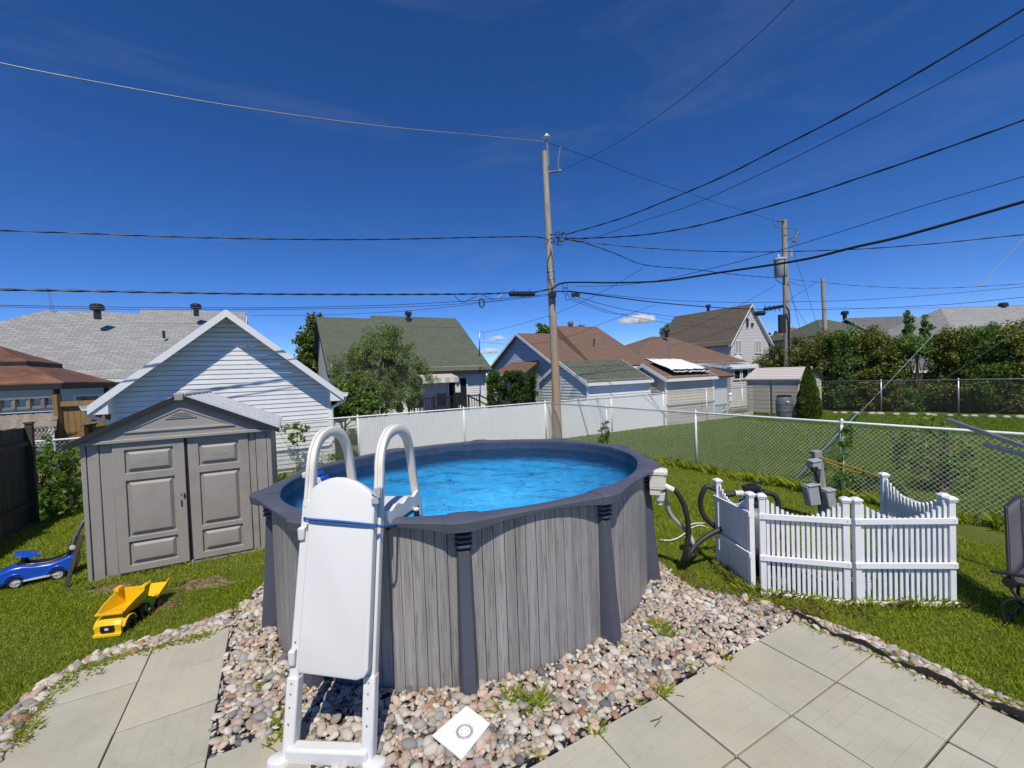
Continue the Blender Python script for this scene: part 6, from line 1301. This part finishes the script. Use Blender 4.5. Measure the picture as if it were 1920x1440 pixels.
def sling(q0, q1, q2, q3, sag, nme):
    mm_ = MB(); V = []; n_, k_ = 8, 6
    for j in range(k_+1):
        for i in range(n_+1): s, t_ = i/n_, j/k_; V.append(q0*(1-s)*(1-t_)+q1*s*(1-t_)+q2*s*t_+q3*(1-s)*t_+(-fwd*.5-Z3)*sag*math.sin(math.pi*s)*math.sin(math.pi*t_))
    mm_.add(V, [(j*(n_+1)+i, j*(n_+1)+i+1, (j+1)*(n_+1)+i+1, (j+1)*(n_+1)+i) for j in range(k_) for i in range(n_)]); o = obj(nme, mm_, 'fabric', ch, smooth='full', fix=False); o.modifiers.new('solid', 'SOLIDIFY').thickness = .004
sling(LB0+wd*.055, RB0-wd*.055, RB1-wd*.055+bdir*.0, LB1+wd*.055, .03, 'back_sling'); sling(sa+wd*.055, s2a-wd*.055, lgb-wd*.055, lga+wd*.055, .04, 'seat_sling')
m = MB()
for k in range(14):
    for q0, s_ in ((LB0, 1), (RB0, -1)): p = q0+bdir*(.26+k*.052); m.tube([p, p+wd*s_*.052+bdir*.02, p+bdir*.04], .0035, 5); m.lathe(p+wd*s_*.056+bdir*.02, [(.008, -.004), (.008, .004)], 8, axis=np.cross(wd, bdir))
obj('elastic_lacing', m, 'black', ch)
for q, s_ in ((LB1, 1), (RB1, -1)):
    j = q+np.array([0, 0, .0]); f1 = j*np.array([1, 1, 0])+fwd*.40; f2 = j*np.array([1, 1, 0])-fwd*.03
    m = MB(); m.tube(catmull([j+bdir*-.02, j-Z3*.12+fwd*.05, f1+Z3*.02], 4), .013, 8); obj('leg', m, 'black', ch, smooth='full'); m = MB(); m.tube(catmull([sb if s_ > 0 else s2b, j-Z3*.16, f2+Z3*.02], 4), .013, 8); obj('leg', m, 'black', ch, smooth='full')
    m = MB(); m.lathe(j, [(.045, -.015), (.05, 0), (.045, .015)], 14, axis=wd); obj('joint', m, 'black', ch, smooth=True)
    m = MB(); m.bar(j+Z3*.06-fwd*.12, j+Z3*.13+fwd*.36, .05, .02); obj('armrest', m, 'black', ch, bevel=.008)
m = MB(); 
for q in (0, 1): c = (LB1*np.array([1, 1, 0])+(fwd*.40 if q else -fwd*.03)); m.tube([c+Z3*.014-wd*.02, c+wd*(CWd+.02)+Z3*.014], .014, 8)
obj('foot_bar', m, 'black', ch, smooth='full')

# ================================================================== trees and shrubs
def leaves(C, rad, n, size, aspect=.5, flat=0.0, rs=rng):
    C = np.asarray(C); k = len(C); idx = rs.integers(0, k, n); d = rs.normal(size=(n, 3)); d /= np.linalg.norm(d, axis=1)[:, None]; rr = np.asarray(rad)[idx] if np.ndim(rad) else rad
    P = C[idx]+d*(rr*rs.uniform(.25, 1, n)**.6)[:, None] if np.ndim(rad) else C[idx]+d*(rad*rs.uniform(.2, 1, n)**.6)[:, None]
    a = rs.normal(size=(n, 3)); a[:, 2] *= (1-flat); a /= np.linalg.norm(a, axis=1)[:, None]; b = np.cross(a, rs.normal(size=(n, 3))); b /= np.linalg.norm(b, axis=1)[:, None]; s = (size*rs.uniform(.6, 1.35, n))[:, None]
    V = np.stack([P-a*s, P-b*s*aspect+a*s*.1, P+a*s, P+b*s*aspect+a*s*.1], 1); V[..., 2] = np.maximum(V[..., 2], .004)
    return V.reshape(-1, 3), np.arange(n*4).reshape(n, 4)
def cloud_pts(c, r, n, shell=.55):
    d = rng.normal(size=(n, 3)); d /= np.linalg.norm(d, axis=1)[:, None]; return np.asarray(c)+d*np.asarray(r)*(rng.uniform(shell, 1, n)[:, None])
def plant(name, base, label, cat, blobs, nclump, clr, nleaf, size, m_, stems=(), group=None, aspect=.5, stemr=.04, crown='crown', mstem='bark', minz=.05):
    base = np.array([base[0], base[1], 0.0]); t = thing(name, base, label, cat, group); C = []
    tot = sum(np.prod(b[1])**(2/3) for b in blobs)
    for c, r in blobs: C.append(cloud_pts(c, r, max(3, int(nclump*np.prod(r)**(2/3)/tot))))
    C = np.concatenate(C); C[:, 2] = np.maximum(C[:, 2], minz); V, Fc = leaves(C, np.full(len(C), clr)*rng.uniform(.6, 1.3, len(C)), nleaf, size, aspect); npobj(crown, V, Fc, m_, t)
    if stems:
        m = MB()
        for tip in stems: tip = np.array(tip, float); P = catmull([base-Z3*.05, base+(tip-base)*np.array([.25, .25, .4]), base+(tip-base)*np.array([.65, .65, .72]), tip], 4); m.tube(P, [stemr*(1-.75*i/(len(P)-1)) for i in range(len(P))], 7)
        for i in range(len(C)//6): q = C[int(rng.integers(len(C)))]; s = rng.uniform(.3, .8); o = base+(np.array(stems[int(rng.integers(len(stems)))])-base)*np.array([s*.8, s*.8, s]); m.tube(catmull([o, (o+q)/2+rng.normal(0, .05, 3), q], 3), [stemr*.28]*3+[stemr*.2]*3+[stemr*.08], 5)
        obj('trunk', m, mstem, t, smooth='full')
    return t
# big grey-green shrub before the green-roofed house
Yb = 17.0; cx = at(712, 770, Yb); bx_ = cx*np.array([1, 1, 0])
bl_ = [(at(px, py, Yb+dy), np.array([rx*1.14, rx, rz*1.08])) for px, py, rx, rz, dy in ((705, 690, 1.15, 1.1, 0), (660, 705, .75, .9, -.2), (760, 700, .85, .95, .2), (715, 645, .75, .7, .1), (745, 640, .5, .6, .0), (680, 650, .5, .6, 0), (790, 715, .45, .6, .3), (640, 690, .4, .6, 0), (700, 745, 1.3, .7, -.1), (755, 745, .8, .6, 0))]
plant('shrub_tree', bx_, 'large bushy grey-green tree with fine leaves before the green-roofed house', 'tree', bl_, 330, .24, 60000, .040, 'leaf_willow', [at(690, 660, Yb), at(725, 640, Yb), at(765, 680, Yb), at(650, 690, Yb)], stemr=.06, aspect=.32)
b_ = at(645, 790, 15.6)*np.array([1, 1, 0]); plant('bush', b_, 'dark green broad-leaved bush at the foot of the big grey-green tree', 'bush', [(at(650, 750, 15.6), (.65, .6, .65)), (at(625, 765, 15.4), (.45, .5, .55)), (at(690, 765, 15.6), (.6, .5, .5))], 90, .22, 5200, .075, 'leaf_mid', [at(650, 745, 15.6), at(630, 755, 15.5)], stemr=.05)
b_ = at(582, 700, 27)*np.array([1, 1, 0]); plant('conifer_tree', b_, 'tall green conifer showing between the garage and the green-roofed house', 'tree', [(at(584, 690, 27), (1.15, 1.1, 1.4)), (at(588, 650, 27), (.95, .9, 1.3)), (at(592, 617, 27), (.55, .5, 1.0))], 200, .3, 9000, .11, 'leaf_conifer', [at(590, 612, 27)], stemr=.14)
# clipped hedge with an opening, by the pale blue gable
hb = at(960, 765, 20.0)*np.array([1, 1, 0]); Hd = thing('clipped_hedge', hb, 'square clipped dark hedge with an opening beside the pale blue gable', 'hedge')
C = []
for px0, px1, py0, py1 in ((916, 948, 700, 768), (948, 965, 700, 748), (962, 1004, 700, 765)):
    for i in range(int((px1-px0)*(py1-py0)/28)): C.append(at(rng.uniform(px0, px1), rng.uniform(py0, py1), 20.0+rng.uniform(-.5, .5)))
C = np.array(C); V, Fc = leaves(C, np.full(len(C), .17), 15000, .05, .5); npobj('crown', V, Fc, 'leaf_dark', Hd)
m = MB(); [m.tube([at(px, 768, 20)*np.array([1, 1, 0]), at(px, 715, 20)], [.05, .02], 6) for px in (922, 935, 975, 990)]; obj('trunk', m, 'bark', Hd)
# narrow clipped conifer by the beige shed
b_ = at(1517, 784, 18.3); b_[2] = 0; cc = thing('clipped_conifer', b_, 'narrow teardrop-shaped clipped conifer standing before the beige shed', 'conifer')
n = 26000; zz = rng.uniform(0, 1, n)**.85; top_ = 2.32; rr = .47*np.where(zz < .22, .80+.2*np.sqrt(zz/.22), ((1-zz)/.78)**.72); an = rng.uniform(0, 6.283, n); bump_ = 1+.05*np.sin(an*7+zz*9)+.05*np.sin(zz*31+an*3); q = rng.uniform(.80, 1.02, n)
C = np.stack([b_[0]+rr*q*bump_*np.cos(an), b_[1]+rr*q*bump_*np.sin(an), .06+zz*top_], 1); a = np.stack([np.cos(an)*.5, np.sin(an)*.5, np.ones(n)], 1)+rng.normal(0, .35, (n, 3)); a /= np.linalg.norm(a, axis=1)[:, None]; bb = np.cross(a, rng.normal(size=(n, 3))); bb /= np.linalg.norm(bb, axis=1)[:, None]
s = .038; V = np.stack([C-a*s, C-bb*s*.45, C+a*s, C+bb*s*.45], 1).reshape(-1, 3); npobj('crown', V, np.arange(n*4).reshape(n, 4), 'leaf_conifer', cc)
m = MB(); m.tube([b_, b_+Z3*1.9], [.06, .02], 8); m.lathe(b_, [(.30, .12), (.39, .5), (.29, 1.1), (.15, 1.8), (.03, 2.2)], 14); obj('trunk', m, 'bark', cc)
# tall hedge of individual bushes behind the far fence
tops = [(1440, 655, 25.0), (1466, 645, 25.5), (1497, 633, 24), (1540, 622, 22.5), (1585, 612, 21.6), (1630, 616, 21.0), (1672, 630, 20.6), (1716, 632, 20.0), (1758, 620, 19.6), (1797, 610, 19.2), (1842, 608, 18.6), (1888, 602, 18.2), (1935, 596, 17.8), (1990, 590, 17.4), (2050, 590, 17.0)]
hl = ['low dark bush between the tall house and the transformer pole', 'low dark bush touching the transformer pole', 'bush with russet twigs right beside the transformer pole', 'bush directly beneath the bare utility pole', 'tall yellow-green bush beneath the green hip roof', 'bush between the green hip roof and the slate roof', 'bush left of the blue-grey outbuilding roof', 'bush above the blue-grey outbuilding roof', 'bush under the white gable end', 'tall bush where the pale grey roof begins', 'dark tall bush below the pale grey roof', 'tall bush under the black vent of the pale roof', 'large green bush at the end of the hedge row', 'last dark bush past the end of the visible hedge', 'outermost bush of the hedge row']
for i, ((px, py, Y), lb) in enumerate(zip(tops, hl)):
    if i >= 14: break
    tp_ = at(px, py, Y); base = tp_*np.array([1, 1, 0]); h = tp_[2]; w = .78+.1*(i % 3); lo = 1.55 if i in (6, 7) else .0
    if i in (6, 8): base = base+np.array([-.35 if i == 6 else .35, 0, 0]); w *= .72
    bls = [((base[0], base[1], h-.75), (w*.8, .7, .75)), ((base[0]+.15, base[1]-.1, h*.55), (w*1.05, .85, h*.32)), ((base[0]-.1, base[1]+.1, h*.22+.1), (w*1.05, .9, h*.24)), ((base[0]+.1, base[1]+.2, .35), (w*1.1, .9, .35))] if i not in (7,) else [((base[0]-.1, base[1], h-.45), (w*.85, .6, .42)), ((base[0]+.1, base[1]+.2, .55), (w*1.1, .8, .6))]
    plant('hedge_bush', base, lb, 'bush', bls, 260, .27, 12000 if i < 2 else 19000, .06, 'leaf_cedar' if i % 3 != 1 else 'leaf_mid' if i > 3 else 'leaf_dark', [(base[0]+.1, base[1], h*.8), (base[0]-.3, base[1]+.1, h*.6), (base[0]+.35, base[1]-.1, h*.65)], 'tall hedge bushes behind the far wire fence', stemr=.06, aspect=.42)
for i, (px, y0, y1) in enumerate(((1704, 577, 660), (1735, 587, 660))):
    t_ = at(px, y0, 24); b_ = t_*np.array([1, 1, 0]); plant('sapling', b_, ('taller of the two saplings poking above the hedge before the slate roof', 'shorter of the two saplings poking above the hedge before the slate roof')[i], 'tree', [(at(px, y0+14, 24), (.16, .16, .40)), (at(px+3, y0+30, 24), (.26, .25, .42)), (at(px-3, y0+48, 24), (.2, .2, .4))], 40, .12, 1000, .07, 'leaf_mid', [t_-Z3*.1], stemr=.05)
# distant trees peeking over roofs
for i, (px, py, Y, r, lb) in enumerate(((1018, 622, 46, .9, 'tree top peeking over the left end of the brown roof'), (1090, 620, 52, .7, 'small tree top behind the roof vent of the brown roof'), (1255, 622, 60, 1.2, 'tree top behind the vent of the dark hip roof'), (1440, 640, 60, 1.6, 'tree behind the right eave of the tall white gable'))):
    c = at(px, py, Y); plant('tree', c*np.array([1, 1, 0]), lb, 'tree', [(c, (r, r, r*.9)), (c-Z3*r*1.2, (r*1.2, r*1.2, r))], 60, .35, 2200, .16, 'leaf_mid', [c], stemr=.12)
# shrubs at the wire fences
b_ = gr(1772, 925); plant('bush', b_, 'twiggy half-bare bush just beyond the near wire fence', 'bush', [(b_+np.array([0, .2, .75]), (.75, .5, .5)), (b_+np.array([.35, .1, .45]), (.55, .4, .4)), (b_+np.array([-.3, .2, 1.0]), (.5, .35, .35))], 90, .13, 1900, .040, 'leaf_bright', [b_+np.array(q) for q in ((-.6, .1, 1.1), (-.25, .3, 1.25), (.1, .1, 1.3), (.45, .2, 1.1), (.75, .1, .8), (-.75, .2, .7), (.25, .3, .95))], stemr=.022, mstem='twig')
b_ = gr(1592, 930)+np.array([.1, -.05, 0]); plant('bush', b_, 'low leafy weed bush at the wire fence behind the leaning post', 'bush', [(b_+Z3*.28, (.38, .28, .26)), (b_+np.array([.3, -.25, .2]), (.28, .25, .2))], 50, .1, 1300, .045, 'leaf_bright', [b_+Z3*.4], stemr=.015)
b_ = line_at(1577, FA, FD); b_ = np.array([*b_, 0]); plant('climbing_vine', b_, 'bright green vine climbing the wire fence post near the guy guard', 'vine', [(at(1590, 812, 7.55), (.16, .08, .12)), (at(1583, 830, 7.5), (.12, .06, .1)), (at(1580, 880, 7.5), (.06, .05, .3))], 26, .06, 420, .032, 'leaf_bright', [at(1584, 815, 7.52)], stemr=.008, crown='foliage')
b_ = line_at(1135, FA, FD); b_ = np.array([*b_, 0]); plant('climbing_vine', b_, 'small vine on the wire fence post nearest the pool rim', 'vine', [(at(1133, 815, 12.5), (.12, .08, .5)), (at(1131, 835, 12.5), (.18, .1, .3))], 30, .08, 500, .04, 'leaf_mid', [at(1132, 790, 12.5)], stemr=.01, crown='foliage')
for i, (px, py, Y, lb, sc_) in enumerate(((70, 860, 8.5, 'bright compound-leaved shrub by the dark wooden fence', 1.0), (128, 868, 8.2, 'bright compound-leaved shrub touching the corner of the taupe shed', .9))):
    c = at(px, py, Y); b_ = c*np.array([1, 1, 0]); h = c[2]+.45*sc_; plant('leafy_shrub', b_, lb, 'shrub', [((b_[0], b_[1], h-.25), (.26*sc_, .26, .26)), ((b_[0]+.05, b_[1], h-.7), (.24*sc_, .25, .3)), ((b_[0]-.05, b_[1]-.05, .4), (.22, .22, .35))], 46, .10, 1100, .055, 'leaf_bright', [(b_[0]+dx, b_[1]+dy, h*.9) for dx, dy in ((-.15, 0), (.1, .1), (.05, -.1))], stemr=.016, aspect=.30)
for i, (px, py, Y, lb, r) in enumerate(((105, 925, 8.3, 'weedy bush at the fence foot between the dark fence and the taupe shed', .32),)):
    c = at(px, py, Y); b_ = c*np.array([1, 1, 0]); plant('bush', b_, lb, 'bush', [((b_[0], b_[1], .3), (r*1.3, r, .3))], 40, .1, 900, .04, 'leaf_mid', [(b_[0], b_[1], .4)], stemr=.012)
# creepers on the back fence beside the garage, plants between shed and pool
for i, (px, py, Y, rx, rz, lb) in enumerate(((557, 803, 11.2, .45, .10, 'creeper along the top of the fence before the garage siding'), (655, 815, 12.1, .18, .22, 'creeper on the open mesh beside the white slats'))):
    c = at(px, py, Y); b_ = c*np.array([1, 1, 0]); plant('creeper', b_, lb, 'vine', [(c, (rx, .08, rz)), (c-Z3*.3, (rx*.5, .06, .2))], 26, .08, 260, .05, 'leaf_bright', [c, c+np.array([-.4, -.2, .02])], stemr=.008, crown='foliage')
for i, (px, py, Y, r, h, lb) in enumerate(((532, 880, 9.0, .4, .5, 'weed clump beside the right wall of the taupe shed'), (590, 862, 10.3, .5, .45, 'weeds at the foot of the garage wall seen above the pool rim'), (625, 845, 11.0, .4, .6, 'tall weeds behind the pool by the garage downspout'))):
    c = at(px, py, Y); b_ = c*np.array([1, 1, 0]); plant('weed_clump', b_, lb, 'weeds', [((b_[0], b_[1], h*.5), (r, r*.5, h*.5))], 40, .09, 700, .04, 'leaf_bright', [(b_[0]-.1, b_[1], h), (b_[0]+.15, b_[1], h*.9)], stemr=.008, crown='foliage', aspect=.25)
# garden hose hung on the fence by the sunroom
hc = at(1368, 760, 20.2); m = MB(); m.tube(catmull([at(1352, 773, 20.1), at(1362, 764, 20.1), at(1367, 750, 20.1), at(1368, 745, 20.1), at(1370, 758, 20.1), at(1362, 772, 20.1)], 4), .03, 6)
o = obj('garden_hose', m, 'cream', origin=hc, smooth='full'); tag(o, 'cream garden hose hung in loops on the fence by the sunroom', 'hose')
m = MB(); m.tube([at(1369, 738, 20.1), at(1369, 752, 20.1)], .07, 8); m.ball(at(1369, 740, 20.1), .1, 8, 5); o = obj('hose_holder', m, 'white_vinyl', origin=hc); tag(o, 'white holder from which the garden hose hangs', 'hose holder')
# small clouds
for i, (px, py, Y, w, lb) in enumerate(((1195, 603, 1500, 62, 'small flat white cloud beside the tall steep roof'), (932, 637, 1500, 32, 'small round white cloud above the pale blue gable'), (918, 661, 1700, 42, 'low white cloud behind the service mast'))):
    c = at(px, py, Y); iv, iff = ico(3); vv = iv*np.array([w*1.0, w*.8, w*.42]); vv[:, 2] = np.where(vv[:, 2] < 0, vv[:, 2]*.25, vv[:, 2])
    vv *= (1+.14*np.sin(iv@np.array([5, 3, 4])*1.3+i*2)+.08*np.sin(iv@np.array([9, 7, -8])+i))[:, None]
    o = npobj('cloud', vv+c, iff, 'cloud', None, True, c); tag(o, lb, 'cloud')
